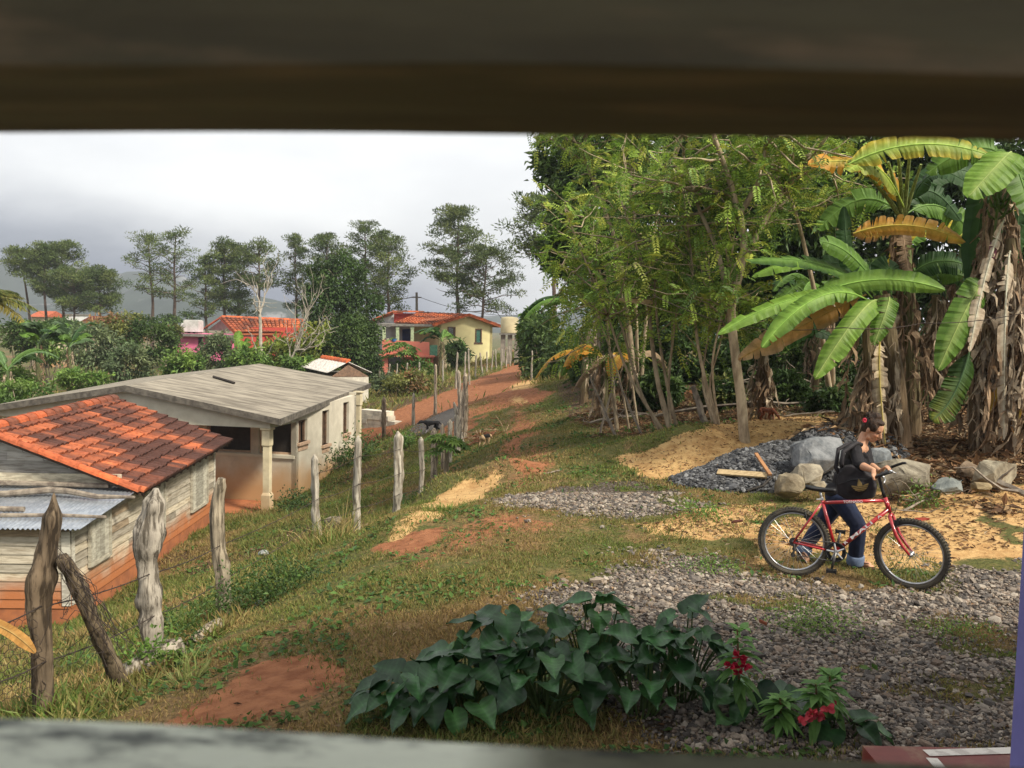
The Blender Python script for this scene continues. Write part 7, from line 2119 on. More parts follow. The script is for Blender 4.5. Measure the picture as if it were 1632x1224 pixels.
    hm.ball(tuple(H(.034, 0, .098)), (.042, .060, .024), 10, M=Mh)
    kn = at(1389, 662, 8.83)
    for k in range(9):
        a = k * 2.4; p = kn + Vector((math.cos(a) * .030, math.sin(a) * .030, math.sin(k * 1.7) * .018 - .004))
        hm.ball(tuple(p), (.028, .028, .024), 8)
    cap(hm, H(-.03, 0, .12), kn, .055, .035)
    rgh = np.random.default_rng(4)
    for k in range(14):
        a = rgh.random() * 6.28; p = kn + Vector(rgh.normal(size=3) * .022); cap(hm, p, p + Vector(rgh.normal(size=3) * .022), .008, .005, 5)
    fuse('hair', hm, .006, m_hair, root, None, 2)
    ht = MB(); c = at(1376.5, 669.5, 8.72)
    ht.tube([c + Vector((math.cos(a) * .013, -.02, math.sin(a) * .016)) for a in np.linspace(0, 2 * PI, 14)], .010, 6, cap=False); ht.build('hair_tie', mat('red_hair_tie', (.55, .03, .06), .6), root, smooth=True)
    # top with three-quarter sleeves and open V neck
    tm = MB(); Mb = Matrix((FW, LF, UP)).transposed()
    for (cc, r) in ((chest - UP * .02, (.132, .168, .128)), (belly, (.122, .155, .135)), (pel + UP * .03, (.138, .172, .105))): tm.ball(tuple(cc), r, 16, M=Mb)
    shR, shL = rs - UP * .006, ls - UP * .006
    chain(tm, [chest + UP * .05 - FW * .02 - LF * .05, shR], [.085, .068]); chain(tm, [chest + UP * .05 - FW * .02 + LF * .05, shL], [.085, .068])
    bk = nb - FW * .055 - UP * .045
    chain(tm, [shR - FW * .01, bk, shL - FW * .01], [.06, .055, .06])
    chain(tm, [shR, re_, re_.lerp(rw, .18)], [.066, .056, .052]); chain(tm, [shL, le, le.lerp(lw, .18)], [.066, .056, .052])
    for s, sh in ((-1, shR), (1, shL)):    # the two edges of the neckline
        chain(tm, [nb + LF * s * .062 - FW * .02 - UP * .03, nb + LF * s * .058 + FW * .05 - UP * .075, chest + FW * .115 + LF * s * .012 - UP * .03], [.030, .030, .034])
    tp = fuse('top', tm, .008, m_top, root, None, 4)
    # jeans
    jm = MB()
    jm.ball(tuple(pel - UP * .02), (.132, .165, .115), 16, M=Mb)
    chain(jm, [rhp, rhp.lerp(rk, .5), rk, rk.lerp(ra, .4), ra - UP * -.03], [.112, .094, .080, .078, .074])
    chain(jm, [lhp, lhp.lerp(lk, .5), lk, lk.lerp(la, .4), la.lerp(lk, .10)], [.112, .094, .078, .076, .068])
    fuse('jeans', jm, .009, m_jean, root, None, 4)
    for (k_, a_) in ((rk, ra), (lk, la)):
        d = (a_ - k_).normalized(); q = a_ - d * .03
        cm = MB(); cm.tube([q - d * .055, q - d * .045, q + d * .03, q + d * .048, q + d * .046, q - d * .02], [.070, .084, .087, .083, .060, .058], 16); cm.build('turn_up', m_cuff, root, smooth=True)
    # flip-flop sandals
    for (hl, bl, up_) in ((rheel, rball, UP), (lheel, lball, upf)):
        s = MB(); d = (bl - hl).normalized(); w = d.cross(up_).normalized()
        t = np.linspace(-.035, .235, 12); wd = np.interp(t, [-.035, 0, .08, .17, .235], [.018, .036, .032, .045, .018])
        top = [hl + d * a + w * b + up_ * .001 for a, b in zip(t, wd)] + [hl + d * a - w * b + up_ * .001 for a, b in zip(t[::-1], wd[::-1])]
        s.prism(top, -up_ * .014)
        for e in (-1, 1): s.tube([hl + d * .19 + up_ * .004, hl + d * .165 + w * e * .018 + up_ * .040, hl + d * .11 + w * e * .036 + up_ * .045, hl + d * .07 + w * e * .040 + up_ * .004], .006, 5)
        s.build('sandal', m_sole, root)
    return rs, chest

# ------------------------------------------------------------------ bicycle
m_red = mat('metallic_red_frame_paint', (.42, .018, .022), .28, (.36, .014, .018), 3, 3, spec=.6, coat=.5)
m_tyre = mat('dusty_rubber', (.045, .042, .038), .9, (.10, .085, .06), 6, 6)
m_alu = mat('dull_aluminium', (.55, .55, .55), .35, (.42, .42, .42), 9, metal=.9)
m_blk = mat('black_bicycle_plastic', (.016, .016, .017), .5)
m_steel = mat('oily_steel', (.16, .155, .15), .45, (.07, .065, .06), 30, metal=.8)
m_decal = mat('white_decal', (.75, .72, .70), .5, (.65, .6, .58), 20)
RC = ground_hit(1263, 914); FC = ground_hit(1450, 939)
bd = (FC - RC); bd.z = 0; brz = math.atan2(bd.y, bd.x)
BIKE = Matrix.Translation(RC) @ Matrix.Rotation(brz, 4, 'Z') @ Matrix.Rotation(R(-2.0), 4, 'X')
WB = bd.length
HT, HB = Vector((.79, 0, .835)), Vector((.84, 0, .70))
STE = (HT - HB).normalized(); TURN = R(-17)
def steer(p):
    p = Vector(p); return HB + Matrix.Rotation(TURN, 3, STE) @ (p - HB)
FH = steer((WB, 0, .335))
GR = steer((.765, -.25, 1.07)); GLf = steer((.765, .25, 1.07))
RGRIP, LGRIP = BIKE @ steer((.768, -.235, 1.07)), BIKE @ steer((.768, .17, 1.07))
BARV = LGRIP - RGRIP
def bicycle():
    root = thing('bicycle', 'red mountain bike with dusty tyres pushed by the woman', 'bicycle', RC, world=False)
    root.matrix_world = BIKE
    fm = MB(); V = Vector
    bb, st, s0 = V((.385, 0, .285)), V((.235, 0, .775)), V((.243, 0, .735))
    fm.tube([bb, st], .0155, 12); fm.tube([s0, V((.797, 0, .808))], .0165, 12); fm.tube([bb + V((.01, 0, .01)), V((.832, 0, .735))], .0200, 12)
    fm.tube([HB, HT], .021, 12); fm.tube([bb - V((0, .036, 0)), bb + V((0, .036, 0))], .022, 12)
    for s in (-1, 1):
        fm.tube([V((.232, s * .014, .725)), V((.12, s * .045, .54)), V((.0, s * .062, .335))], .009, 8)
        fm.tube([bb + V((-.01, s * .02, 0)), V((.25, s * .045, .30)), V((0, s * .062, .335))], .010, 8)
    fm.build('frame', m_red, root, smooth=True)
    fk = MB()
    fk.tube([steer(HB - STE * .035 + V((0, -.05, 0))), steer(HB - STE * .02), steer(HB - STE * .035 + V((0, .05, 0)))], .019, 8)
    for s in (-1, 1): fk.tube([steer(HB - STE * .03 + V((0, s * .05, 0))), steer((.915, s * .052, .50)), steer((.975, s * .055, .41)), steer((WB - .004, s * .055, .34))], [.016, .0165, .0145, .011], 10)
    fk.build('fork', m_red, root, smooth=True)
    def wheel(hub, ax, nm_):
        ax = V(ax).normalized(); e1 = ax.cross(V((0, 0, 1))).normalized(); e2 = ax.cross(e1)
        P = lambda r, a, o=0: hub + e1 * (r * math.cos(a)) + e2 * (r * math.sin(a)) + ax * o
        A = np.linspace(0, 2 * PI, 73)
        tw = MB(); tw.tube([P(.306, a) for a in A], .0265, 10, cap=False)
        ty = None
        for k in range(72):
            a = 2 * PI * k / 72
            for (rr, o) in ((.3325, -.009), (.3325, .009), (.326, -.020), (.326, .020)):
                aa = a + (.03 if o > 0 else 0)
                c = P(rr, aa, o); rd = (c - hub).normalized(); tg = rd.cross(ax)
                h = [c + tg * x + ax * y + rd * z for z in (-.004, .005) for (x, y) in ((-.006, -.005), (.006, -.005), (.006, .005), (-.006, .005))]
                tw.hexa(h)
        w = tw.build('wheel', m_tyre, root, smooth=False); w['label'] = nm_
        rm = MB()
        prof = [(.283, -.013), (.272, -.012), (.266, -.005), (.266, .005), (.272, .012), (.283, .013)]
        n = 72; Vv = [tuple(P(r, 2 * PI * k / n, o)) for k in range(n) for (r, o) in prof]
        rm.add(Vv, [(6 * k + j, 6 * ((k + 1) % n) + j, 6 * ((k + 1) % n) + (j + 1) % 6, 6 * k + (j + 1) % 6) for k in range(n) for j in range(6)]); rm.build('rim', m_alu, w, smooth=True)
        sp = MB()
        for k in range(32):
            a = 2 * PI * k / 32; s = 1 if k % 2 else -1
            sp.tube([P(.020, a + s * (1.1 if k % 4 < 2 else -1.1), s * .028), P(.267, a, 0)], .0011, 4)
        sp.build('spokes', m_alu, w)
        hb = MB(); hb.tube([hub - ax * .05, hub - ax * .034, hub - ax * .030, hub - ax * .024, hub - ax * .02, hub + ax * .02, hub + ax * .024, hub + ax * .03, hub + ax * .034, hub + ax * .05], [.008, .010, .023, .023, .014, .014, .023, .023, .010, .008], 12); hb.build('hub', m_alu, w, smooth=True)
        return w
    wheel(V((0, 0, .335)), (0, 1, 0), 'rear wheel')
    fax = (steer((WB, .1, .335)) - steer((WB, -.1, .335)))
    wheel(FH, fax, 'front wheel')
    # seat
    m = MB(); m.tube([st - V((0, 0, .02)), V((.222, 0, .845))], .0125, 10); m.build('seat_post', m_alu, root, smooth=True)
    m = MB(); m.tube([V((.238, -.022, .770)), V((.238, .022, .770))], .012, 8); m.tube([V((.238, 0, .758)), V((.232, 0, .785))], .019, 12); m.tube([V((.235, -.03, .772)), V((.19, -.04, .768))], .006, 6); m.build('seat_clamp', m_alu, root)
    m = MB(); t = np.linspace(0, 1, 12); Pn = []
    for k, u in enumerate(t):
        x = .085 + .275 * u; w = np.interp(u, [0, .15, .35, .6, 1], [.050, .068, .050, .024, .016]); zc = .868 + .012 * (1 - u) ** 2 - .006 * u
        for a in np.linspace(0, 2 * PI, 10, endpoint=False): Pn.append((x, w * math.cos(a), zc + (.016 if math.sin(a) > 0 else .030 * (1 if u < .8 else .7)) * math.sin(a)))
    F = [(10 * i + k, 10 * i + 10 + k, 10 * i + 10 + (k + 1) % 10, 10 * i + (k + 1) % 10) for i in range(11) for k in range(10)] + [tuple(range(10)), tuple(range(119, 109, -1))]
    m.add(Pn, F); m.build('saddle', m_blk, root, smooth=True)
    # cockpit
    m = MB(); m.tube([HT, steer(HT + STE * .06), steer(HT + STE * .215 + V((.012, 0, 0))), steer((.768, 0, 1.07))], [.016, .015, .015, .016], 10); m.build('stem', m_blk, root, smooth=True)
    m = MB(); m.tube([GR, steer((.772, -.1, 1.068)), steer((.775, 0, 1.066)), steer((.772, .1, 1.068)), GLf], .012, 10); hbo = m.build('handlebar', m_blk, root, smooth=True)
    for s in (-1, 1):
        m = MB(); m.tube([steer((.765, s * .155, 1.07)), steer((.765, s * .255, 1.07))], .0165, 10); m.build('grip', m_blk, hbo, smooth=True)
        m = MB(); m.tube([steer((.765, s * .26, 1.07)), steer((.81, s * .262, 1.095)), steer((.87, s * .25, 1.125)), steer((.905, s * .23, 1.135))], [.013, .013, .013, .012], 8); m.build('bar_end', m_blk, hbo, smooth=True)
        m = MB(); m.tube([steer((.78, s * .13, 1.07)), steer((.815, s * .14, 1.055))], .012, 8); m.tube([steer((.812, s * .14, 1.055)), steer((.835, s * .17, 1.04)), steer((.838, s * .235, 1.025))], [.007, .006, .005], 6); m.build('brake_lever', m_alu, hbo, smooth=True)
    m = MB()
    for (a, b_, c) in (((.81, -.13, 1.0), (.93, -.12, .93), (.84, -.03, .64)), ((.81, .13, 1.0), (.96, .05, .90), (.86, .02, .66)), ((.80, -.1, 1.0), (.90, -.08, .84), (.82, -.02, .74))):
        a, b_, c = steer(a), steer(b_), steer(c) if c[2] < .7 else V(c)
        m.tube([a * (1 - u) ** 2 + b_ * 2 * u * (1 - u) + c * u ** 2 for u in np.linspace(0, 1, 12)], .0028, 5)
    m.build('brake_cables', m_blk, root)
    for (c, ax) in ((steer((.90, 0, .61)), 1), (V((.115, 0, .60)), 0)):
        for s in (-1, 1):
            m = MB(); p = steer((.905, s * .045, .585)) if ax else V((.115, s * .045, .56)); q = steer((.925, s * .04, .665)) if ax else V((.09, s * .04, .64))
            m.tube([p, p.lerp(q, .5), q], [.011, .012, .008], 6); m.box(tuple((p.lerp(q, .35) - V((.022, .008, .01)))), tuple(p.lerp(q, .35) + V((.022, .008, .01)))); m.build('brake_arm', m_blk, root)
    # drive train on the right side (towards the path)
    cr = bb + V((0, -.052, 0))
    def ringm(rad, r, y, m_, nm, teeth=0):
        m = MB(); A = np.linspace(0, 2 * PI, 49); m.tube([bb + V((rad * math.cos(a), y, rad * math.sin(a))) for a in A], r, 6, cap=False)
        for k in range(teeth):
            a = 2 * PI * k / teeth; m.ball(tuple(bb + V(((rad + r) * math.cos(a), y, (rad + r) * math.sin(a)))), .0035, 4)
        return m
    m = ringm(.088, .006, -.052, m_steel, 'c', 44); q = ringm(.070, .0055, -.045, None, '', 0); m.V += q.V; m.C += q.C
    for k in q.F:
        for f, mm in zip(q.F[k], q.M[k]): m.F.setdefault(k, []).append(f + m.n); m.M.setdefault(k, []).append(mm)
    m.n += q.n
    m.lathe([(.078, 0), (.094, 0), (.094, .003), (.078, .003)], (0, 0, 0), 40) if False else None
    for (ra, rb_, yy) in ((.072, .094, -.0525), (.056, .074, -.0455)):
        n = 48; Vv = [(bb.x + r_ * math.cos(2 * PI * k / n), yy + e, bb.z + r_ * math.sin(2 * PI * k / n)) for k in range(n) for (r_, e) in ((ra, 0), (rb_, 0), (rb_, .003), (ra, .003))]
        m.add(Vv, [(4 * k + j, 4 * ((k + 1) % n) + j, 4 * ((k + 1) % n) + (j + 1) % 4, 4 * k + (j + 1) % 4) for k in range(n) for j in range(4)])
    ck = m.build('chainring', m_blk, root)
    m = MB()
    for k in range(5):
        a = 2 * PI * k / 5 + .5; m.tube([cr, cr + V((.050 * math.cos(a), -.002, .050 * math.sin(a))), cr + V((.084 * math.cos(a), .002, .084 * math.sin(a)))], [.016, .010, .008], 6)
    m.tube([bb + V((0, -.066, 0)), bb + V((0, -.04, 0))], .02, 10); m.build('spider', m_alu, ck)
    ca = R(-100)
    for (s, a) in ((-1, ca), (1, ca + PI)):
        y = s * .075; e = bb + V((.170 * math.cos(a), y, .170 * math.sin(a)))
        m = MB(); m.tube([bb + V((0, y * .9, 0)), e], [.014, .011], 8); k = m.build('crank', m_steel, root, smooth=True)
        m = MB(); c = e + V((0, s * .05, 0)); m.box((c.x - .045, c.y - .040, c.z - .012), (c.x + .045, c.y + .040, c.z + .012)); m.tube([e, c], .006, 6)
        for d in (-.04, .04): m.box((c.x + d - .006, c.y - .044, c.z - .018), (c.x + d + .006, c.y + .044, c.z + .018))
        m.build('pedal', m_blk, k)
    m = MB(); n = 60
    c0, c1, r0, r1 = V((0, -.045, .335)), bb + V((0, -.050, 0)), .032, .090
    up_ = [c0 + V((r0 * math.cos(a), 0, r0 * math.sin(a))) for a in np.linspace(PI * .52, PI * 1.15, 10)]
    pth = up_[:1] + [c1 + V((r1 * math.cos(a), 0, r1 * math.sin(a))) for a in np.linspace(PI * .55, -PI * .5, 16)]
    pth += [V((.02, -.045, .215)), V((.0, -.045, .205)), V((-.012, -.045, .225)), V((.015, -.045, .275)), V((.035, -.045, .32)), V((.01, -.045, .367)), up_[0]]
    m.tube(pth, .0042, 5, cap=False); m.build('chain', m_steel, root)
    m = MB()
    for k in range(6): m.lathe([(.018, 0), (.024 + .004 * k, 0), (.024 + .004 * k, .002), (.018, .002)], (0, 0, 0), 22); 
    Vv = np.concatenate(m.V); kk = np.repeat(np.arange(6), 22 * 4); m.V = [np.stack([Vv[:, 0], -.05 + .0045 * kk + Vv[:, 2], .335 + Vv[:, 1]], 1)]; m.build('cassette', m_steel, root)
    m = MB(); m.tube([V((.005, -.06, .325)), V((.015, -.06, .275)), V((.0, -.055, .215))], [.012, .013, .008], 6)
    for (x, z) in ((.012, .272), (.0, .213)): m.tube([V((x, -.052, z)), V((x, -.040, z))], .022, 12)
    m.tube([V((-.03, -.06, .30)), V((-.07, -.055, .36)), V((-.02, -.05, .42))], .003, 5); m.build('derailleur', m_steel, root)
    # lettering on the tubes, facing the path
    def text(s, a, b_, h, off, nm):
        cu = bpy.data.curves.new('t', 'FONT'); cu.body = s; cu.size = 1.0; cu.extrude = .02; cu.offset = .018; cu.align_x = 'CENTER'; cu.align_y = 'CENTER'
        o = bpy.data.objects.new('t', cu); COL.objects.link(o)
        me = bpy.data.meshes.new_from_object(o.evaluated_get(bpy.context.evaluated_depsgraph_get())); bpy.data.objects.remove(o)
        a, b_ = V(a), V(b_); d = (b_ - a).normalized(); y = V((0, -1, 0)); u = y.cross(d).normalized() * -1; u = u if u.z > 0 else -u
        n = len(me.vertices); co = np.empty(n * 3, np.float32); me.vertices.foreach_get('co', co); co = co.reshape(-1, 3)
        w = co[:, 0].max() - co[:, 0].min(); sx = (b_ - a).length / w; c = a.lerp(b_, .5)
        W3 = np.array(tuple(c)) + co[:, :1] * sx * np.array(tuple(d)) + co[:, 1:2] * h * np.array(tuple(u)) + np.array(tuple(y)) * (off + co[:, 2:3] * .02)
        me.vertices.foreach_set('co', W3.astype(np.float32).ravel()); me.materials.clear(); me.materials.append(m_decal); me.update(); me.name = nm
        q = bpy.data.objects.new(nm, me); COL.objects.link(q); q.parent = root
        return q
    text('TORNADO', (.43, 0, .762), (.60, 0, .782), .034, .0178, 'lettering')
    text('MALI', (.515, 0, .425), (.69, 0, .595), .042, .0207, 'lettering')
    text('R', (.455, 0, .367), (.480, 0, .391), .034, .0207, 'lettering')
    text('A', (.735, 0, .638), (.765, 0, .668), .034, .0207, 'lettering')
    return root
bicycle()
RSH, CHEST = woman()

def backpack():
    c = at(1366, 770, 8.52)
    root = thing('backpack', 'black backpack with gold three-leaf emblem hanging at the woman\'s right side', 'bag', c)
    tl = Matrix.Rotation(R(-14), 3, 'Y')
    X = (FW * .93 + Vector((.05, -.1, 0))).normalized(); Yv = Vector((-X.y, X.x, 0)); M = Matrix((X, Yv, UP)).transposed() @ tl
    Q = lambda x, y, z: c + M @ Vector((x, y, z))
    m = MB()
    out = [(-28, 16), (-20, 27), (-8, 30), (8, 22), (22, 15), (30, -2), (27, -20), (4, -27), (-16, -27), (-28, -20), (-31, 2)]
    m.prism([c + X * (x * .0060) + UP * (z * .0060) - Yv * .065 for (x, z) in out[::-1]], Yv * .13)
    m.ball(tuple(c - UP * .02), (.145, .095, .125), 16, M=Matrix((X, Yv, UP)).transposed())
    fuse('bag', m, .009, m_bag, root, None, 12)
    m = MB(); sh = RSH + UP * .065
    m.tube([Q(-.10, .0, .16), at(1341, 738, 8.56), at(1344, 720, 8.60), sh + Vector((0, -.02, 0)), sh + FW * .06 - UP * .02 + LF * .02], [.022, .022, .024, .024, .02], 8); m.tube([Q(-.13, .02, .05), at(1332, 745, 8.60), at(1336, 716, 8.66), sh - FW * .04], [.02, .02, .02, .02], 8); m.build('strap', m_bag, root, smooth=True)
    m = MB(); m.tube([Q(-.16, -.07, .02), Q(-.02, -.088, .05), Q(.14, -.07, .03)], .004, 5); m.build('zip', m_blk, root)
    # emblem: three leaves crossed by three clear stripes
    e = MB(); ec = (.04, -.02)
    def leaf(ang, L, W_, z0):
        n = 16; out = []
        for s in (1, -1):
            for k in range(n + 1):
                t = k / n if s == 1 else 1 - k / n
                w = W_ * math.sin(PI * t ** .8) ** .9 * s
                out.append((math.sin(ang) * L * t + math.cos(ang) * w, z0 + math.cos(ang) * L * t - math.sin(ang) * w))
        return out
    def clip_rows(poly, bands):
        res = []
        for (lo, hi) in bands:
            p = poly
            for (zc, sg) in ((lo, 1), (hi, -1)):
                q = []
                for i in range(len(p)):
                    a, b = p[i - 1], p[i]; da, db = (a[1] - zc) * sg, (b[1] - zc) * sg
                    if (da >= 0) != (db >= 0):
                        k = da / (da - db); q.append((a[0] + (b[0] - a[0]) * k, a[1] + (b[1] - a[1]) * k))
                    if db >= 0: q.append(b)
                p = q
                if not p: break
            if len(p) > 2: res.append(p)
        return res
    bands = [(-.035, -.022), (-.016, -.004), (.002, .013), (.019, .2)]
    for (ang, L, W_) in ((0, .115, .022), (R(52), .100, .021), (R(-52), .100, .021)):
        for p in clip_rows(leaf(ang, L, W_, -.025), bands):
            pts = []
            for (x, z) in p:
                xx, zz = ec[0] + x, ec[1] - .02 + z
                y = -.097 * math.sqrt(max(.25, 1 - (xx / .24) ** 2 - ((zz + .03) / .22) ** 2)) - .012
                pts.append(Q(xx, y, zz))
            e.prism(pts, M @ Vector((0, -.003, 0)))
    o = e.build('emblem', m_gold, root); o['label'] = 'gold three-leaf emblem with three stripes'
backpack()

# ------------------------------------------------------------------ dogs
def dog(label, base, yaw, L, col, seed, head=(.30, .10), tail='up', colf=None, sniff=False):
    """yaw: heading; L: body length; head: how far forward and up of the shoulder"""
    d = Vector((math.cos(yaw), math.sin(yaw), 0)); s = Vector((-d.y, d.x, 0)); u = L / .5
    root = thing('dog', label, 'dog', base)
    Q = lambda x, y, z: base + d * x * u + s * y * u + UP * z * u
    m = MB()
    chain(m, [Q(-.20, 0, .33), Q(-.06, 0, .33), Q(.10, 0, .32), Q(.20, 0, .335)], [.072 * u, .068 * u, .088 * u, .075 * u])
    chain(m, [Q(.10, 0, .28), Q(.20, 0, .30)], [.07 * u, .06 * u])
    hx, hz = head
    hp = Q(.20 + hx * .75, 0, .34 + hz)
    chain(m, [Q(.20, 0, .36), Q(.20 + hx * .4, 0, .36 + hz * .6), hp], [.060 * u, .047 * u, .050 * u])
    md = (d * (.75 if not sniff else .55) - UP * (.45 if not sniff else .85)).normalized()
    chain(m, [hp, hp + md * .06 * u, hp + md * .125 * u], [.050 * u, .034 * u, .021 * u])
    for e in (-1, 1):
        cap(m, hp + s * e * .035 * u + UP * .035 * u, hp + s * e * .055 * u - UP * .02 * u - md * .01, .016 * u, .012 * u, 6)
        st = .03 * e
        chain(m, [Q(.16, e * .055, .27), Q(.145 + st, e * .058, .16), Q(.16 + st, e * .058, .075), Q(.165 + st, e * .058, .02)], [.040 * u, .027 * u, .020 * u, .018 * u])
        cap(m, Q(.165 + st, e * .058, .016), Q(.20 + st, e * .058, .014), .019 * u, .016 * u, 7)
        chain(m, [Q(-.19, e * .055, .30), Q(-.14 - st, e * .062, .19), Q(-.235 - st, e * .060, .10), Q(-.215 - st, e * .060, .02)], [.058 * u, .036 * u, .021 * u, .018 * u])
        cap(m, Q(-.215 - st, e * .060, .016), Q(-.175 - st, e * .060, .014), .019 * u, .016 * u, 7)
    if tail == 'up': chain(m, [Q(-.25, 0, .37), Q(-.31, 0, .46), Q(-.315, 0, .58)], [.024 * u, .019 * u, .013 * u])
    else: chain(m, [Q(-.25, 0, .36), Q(-.32, 0, .27), Q(-.34, 0, .16)], [.022 * u, .016 * u, .010 * u])
    B = np.array([tuple(d), tuple(s), (0, 0, 1)]); b0 = np.array(tuple(base))
    fuse('body', m, .011 * u, mat('dog_coat_%d' % seed, col, .85, tuple(c * .6 for c in col), 30, 5, attr=True), root, (lambda V: colf(((V - b0) @ B.T) / u)) if colf else None, 2)
    return root
def black_c(q):
    C = np.ones((len(q), 3)); w = ((q[:, 2] < .11) & (np.abs(q[:, 0]) > .1)) | ((q[:, 0] > .13) & (q[:, 2] < .30) & (q[:, 2] > .22) & (np.abs(q[:, 1]) < .045))
    C[w] = (28, 27, 26); return C
def tri_c(q):
    C = np.ones((len(q), 3)) * np.array([1, .82, .60]); w = (q[:, 2] > .30) & (q[:, 0] > -.16) & (q[:, 0] < .22); C[w] = (.03, .03, .03)
    o = (q[:, 2] > .40) & (q[:, 0] < -.2); C[o] = (1, .62, .28); t_ = (q[:, 2] > .50) & (q[:, 0] < -.2); C[t_] = (1.1, 1.0, .9)
    return C
dog('small black dog with white paws on the grey spill below the road', GD(688, 29.5), R(200), .50, (.014, .013, .014), 1, (.27, .02), 'down', black_c)
dog('small cream and black dog with raised white-tipped tail, seen from behind on the path', GD(773, 23.6), R(62), .42, (.60, .50, .38), 2, (.2, -.02), 'up', tri_c)
dog('reddish brown dog sniffing the sandy ground behind the thick trunk', GD(1222, 17.7), R(-55), .34, (.20, .062, .028), 3, (.26, -.14), 'down', None, True)

# ------------------------------------------------------------------ bed in front of the veranda
def heart_leaf(mb, base, d, up_, L, Wd, col, g, droop=.35):
    """heart outline; base where the stalk joins, d towards the tip"""
    d = np.array(tuple(d)); d /= np.linalg.norm(d); up_ = np.array(tuple(up_)); S = np.cross(d, up_); S /= np.linalg.norm(S); Nn = np.cross(S, d)
    t = np.array([-.22, -.15, -.04, .10, .26, .42, .58, .74, .88, 1.0])
    w = np.array([.20, .40, .50, .515, .47, .40, .30, .18, .075, .0]) * Wd
    w0 = np.array([.17, .06, 0, 0, 0, 0, 0, 0, 0, 0]) * Wd
    tn = np.concatenate([t[:3], np.linspace(.02, 1, 20)]); w_, w0_ = w * 1, w0 * 1
    w, w0, t = np.interp(tn, t, w), np.interp(tn, t, w0), tn
    b = np.array(tuple(base)); fold = g.uniform(.10, .38); tw = g.normal() * .15
    V = []; C = []; m = len(t)
    wav = g.random() * 6
    for sg in (1, -1):
        for f in (0, .5, 1):
            ww = w0 + (w - w0) * f
            z = ww * fold * f + sg * ww * tw + .015 * np.sin(t * 9 + wav + sg) * f * L / .2 * .6
            V.append(b + d * (t * L)[:, None] + S * (sg * ww)[:, None] + Nn * (z - droop * L * np.clip(t, 0, 1) ** 2 * .55)[:, None])
            vein = 1.0 + .6 * (f == 0) + .30 * (np.arange(m)[:, None] % 3 == 0)
            C.append(np.array(col) * vein * (1 - .10 * f))
    F = []
    for q in range(2):
        for f in range(2):
            o = (q * 3 + f) * m
            F += [(o + k, o + k + 1, o + m + k + 1, o + m + k) if q else (o + k, o + m + k, o + m + k + 1, o + k + 1) for k in range(m - 1)]
    mb.add(np.concatenate(V), F, np.concatenate(C))
HC_ = [(.026, .072, .022), (.036, .098, .030), (.020, .056, .018), (.060, .145, .042), (.04, .105, .034)]
def heart_plant(label, px, Y, n, H, Rd, seed, lean=0.0):
    g = np.random.default_rng(seed); b = GD(px, Y)
    root = thing('heart_leaf_plant', label, 'plant', b, 'heart-leaved plants in the bed')
    lm, sm = MB(), MB()
    for k in range(n):
        az = k * GA + g.random() * .6; rr = Rd * math.sqrt((k + .5) / n) * g.uniform(.8, 1.15)
        h = H * (1.02 - .62 * (rr / Rd) ** 1.6) * g.uniform(.82, 1.08)
        e = np.array(tuple(b)) + np.array([math.cos(az) * rr + lean * h, math.sin(az) * rr * .75 - .06, h])
        s0 = np.array(tuple(b)) + np.array([math.cos(az) * .07, math.sin(az) * .06, -.02])
        mid = s0 * .45 + e * .55 + np.array([0, 0, .10 * H]) - np.array([math.cos(az), math.sin(az), 0]) * rr * .12
        t = np.linspace(0, 1, 9)[:, None]
        sm.tube((1 - t) ** 2 * s0 + 2 * t * (1 - t) * mid + t ** 2 * e, np.linspace(.0075, .0042, 9), 6, (.10, .15, .05))
        out = np.array([math.cos(az) + lean, math.sin(az) * .9 - .3, .05 - .75 * (rr / Rd) ** 1.5 + g.normal() * .32]) + g.normal(size=3) * .3
        nrm = np.array([math.cos(az) * .35 + g.normal() * .3, -.25 + math.sin(az) * .3 + g.normal() * .2, 1.0])
        L = g.uniform(.11, .205)
        heart_leaf(lm, e, out, nrm, L, L * g.uniform(.84, 1.0), np.array(HC_[g.integers(5)]) * g.uniform(.8, 1.25), g)
    lm.build('leaves', m_glossy, root, smooth=True); sm.build('stalks', m_leaf, root)
heart_plant('heart-leaved plant at the left end of the bed, its leaves drooping onto the grass', 672, 5.2, 24, .30, .34, 1, -.3)
heart_plant('heart-leaved plant, second from the left end of the bed', 735, 5.25, 28, .42, .34, 2, -.1)
heart_plant('heart-leaved plant under the single raised round leaf', 800, 5.4, 30, .54, .33, 3)
heart_plant('heart-leaved plant with the large pale leaf in the middle of the bed', 870, 5.2, 30, .48, .34, 4)
heart_plant('tall heart-leaved plant right of the middle of the bed', 945, 5.45, 32, .64, .37, 5)
heart_plant('heart-leaved plant behind the lowest drooping leaves', 1020, 5.2, 30, .52, .35, 6)
heart_plant('heart-leaved plant left of the dark red flowers', 1085, 5.45, 28, .58, .32, 7)
heart_plant('low heart-leaved plant at the veranda corner beside the pink flowers', 1190, 5.3, 14, .20, .30, 8, .1)
heart_plant('small heart-leaved plant half covering the red floor edge', 1345, 5.05, 6, .10, .18, 9, .15)
rl = GD(803, 5.4); g = np.random.default_rng(1); lm = MB(); e = at(803, 996, 5.4)
lm.tube([rl, rl.lerp(e, .5) + Vector((.02, 0, 0)), e], .005, 6, (.10, .15, .05)); heart_leaf(lm, e + Vector((-.06, 0, 0)), (1, -.2, .05), (0, -.7, .6), .15, .16, (.075, .16, .075), g, .1)
tag(lm.build('heart_leaf_plant', m_glossy, smooth=True, loc=rl), 'single raised round leaf on a long stalk above the bed', 'plant', 'heart-leaved plants in the bed')
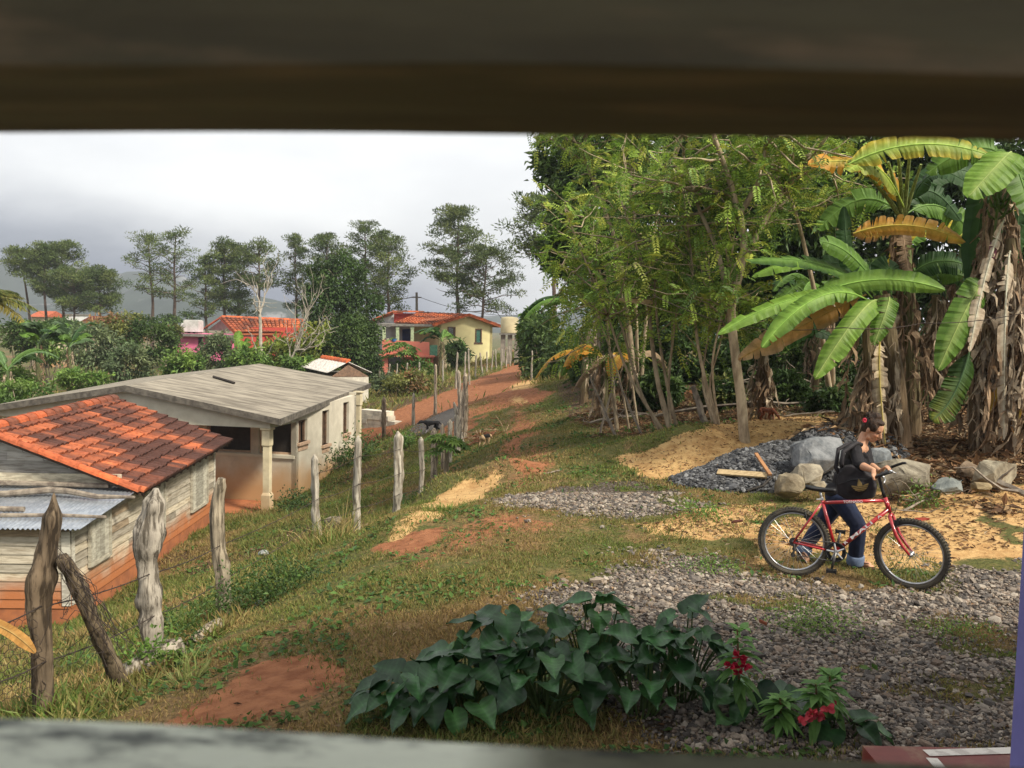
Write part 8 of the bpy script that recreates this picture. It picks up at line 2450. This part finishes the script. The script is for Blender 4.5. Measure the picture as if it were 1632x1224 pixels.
def balsam(label, px, top, Y, seed, flowers, fc, cols, group='flowering balsams by the veranda'):
    g = np.random.default_rng(seed); b = GD(px, Y); t_ = at(px, top, Y); H = t_.z - b.z
    root = thing('balsam_plant', label, 'flower', b, group)
    sm, lm = MB(), MB()
    sm.tube([b, b.lerp(t_, .5) + Vector((.01, 0, 0)), t_], [.009, .008, .005], 7, (.22, .13, .06)); sm.build('stem', m_leaf, root)
    n = 46
    z = H * (.25 + .75 * g.random(n) ** .7); az = np.arange(n) * GA
    up = (z / H)[:, None]
    D = np.stack([np.cos(az), np.sin(az), -.5 + 1.25 * up[:, 0] ** 2.5], 1)
    P = np.array(tuple(b)) + np.stack([0 * z, 0 * z, z], 1)
    L = .155 * (1 - .35 * (z / H - .5)) * g.uniform(.7, 1.15, n)
    D = unit(D); S = unit(np.cross(D, [0, 0, 1.0])); N = np.cross(S, D)
    C = np.array(cols)[g.integers(len(cols), size=n)] * (.7 + .6 * up) * g.uniform(.85, 1.15, (n, 1))
    t = np.linspace(0, 1, 6); w = np.array([.012, .12, .17, .15, .08, .004])
    for i in range(n):
        c = P[i] + D[i] * (t * L[i])[:, None] - np.array([0, 0, 1]) * (t ** 2 * L[i] * .35)[:, None]
        ww = (w * L[i])[:, None]
        V = np.concatenate([c, c + S[i] * ww + N[i] * ww * .25, c - S[i] * ww + N[i] * ww * .25])
        lm.add(V, [f for k in range(5) for f in ((k, 6 + k, 7 + k, k + 1), (12 + k, k, k + 1, 13 + k))], C[i])
    lm.build('leaves', m_leaf, root)
    for (dx, dy, zz) in flowers:
        fm = MB(); c = np.array(tuple(at(px + dx, dy, Y - .12)))
        for k in range(9):
            a = k * GA; d = unit(np.array([math.cos(a), -.5 + math.sin(a) * .5, .25 + .4 * g.normal()]))
            s = unit(np.cross(d, g.normal(size=3))); l = zz * g.uniform(.8, 1.2)
            nrm = np.cross(s, d)
            V = [c, c + d * l * .5 + s * l * .42 + nrm * .004, c + d * l + s * l * .25, c + d * l * 1.05 - nrm * .006, c + d * l - s * l * .25, c + d * l * .5 - s * l * .42 + nrm * .004]
            fm.add(V, [(0, 1, 2, 3), (0, 3, 4, 5)], np.array(fc) * g.uniform(.75, 1.25))
        fm.build('flower', m_petal, root, smooth=True)
BG = [(.12, .24, .055), (.15, .29, .07), (.09, .19, .045)]
balsam('balsam plant with dark red flowers right of the heart-leaved bed', 1175, 1003, 5.15, 1, [(3, 1046, .044), (-10, 1060, .046), (12, 1060, .036), (2, 1072, .03)], (.42, .012, .04), BG)
balsam('balsam plant with pink-red flowers at the veranda edge', 1300, 1090, 4.98, 2, [(-18, 1144, .044), (4, 1140, .044), (-6, 1136, .036), (18, 1128, .04)], (.62, .08, .10), BG)
balsam('pale green balsam without open flowers left of the pink-flowered one', 1243, 1112, 4.98, 3, [], (.5, .1, .1), BG)
balsam('balsam top rising behind the pink-flowered one', 1322, 1078, 5.1, 4, [(4, 1122, .026)], (.45, .07, .08), BG)
# ------------------------------------------------------------------ air
def haze():
    b = MB(); b.box((-1260, -40, -18), (1260, 1460, 125))
    m = bpy.data.materials.new('humid_air'); m.use_nodes = True
    t = NT(m.node_tree)
    v = t.n('ShaderNodeVolumePrincipled', {'Color': (.68, .72, .78), 'Density': .00048, 'Anisotropy': .0})
    o = t.n('ShaderNodeOutputMaterial'); t.set(o, 'Volume', v)
    tag(b.build('haze', m), kind='stuff')
haze()
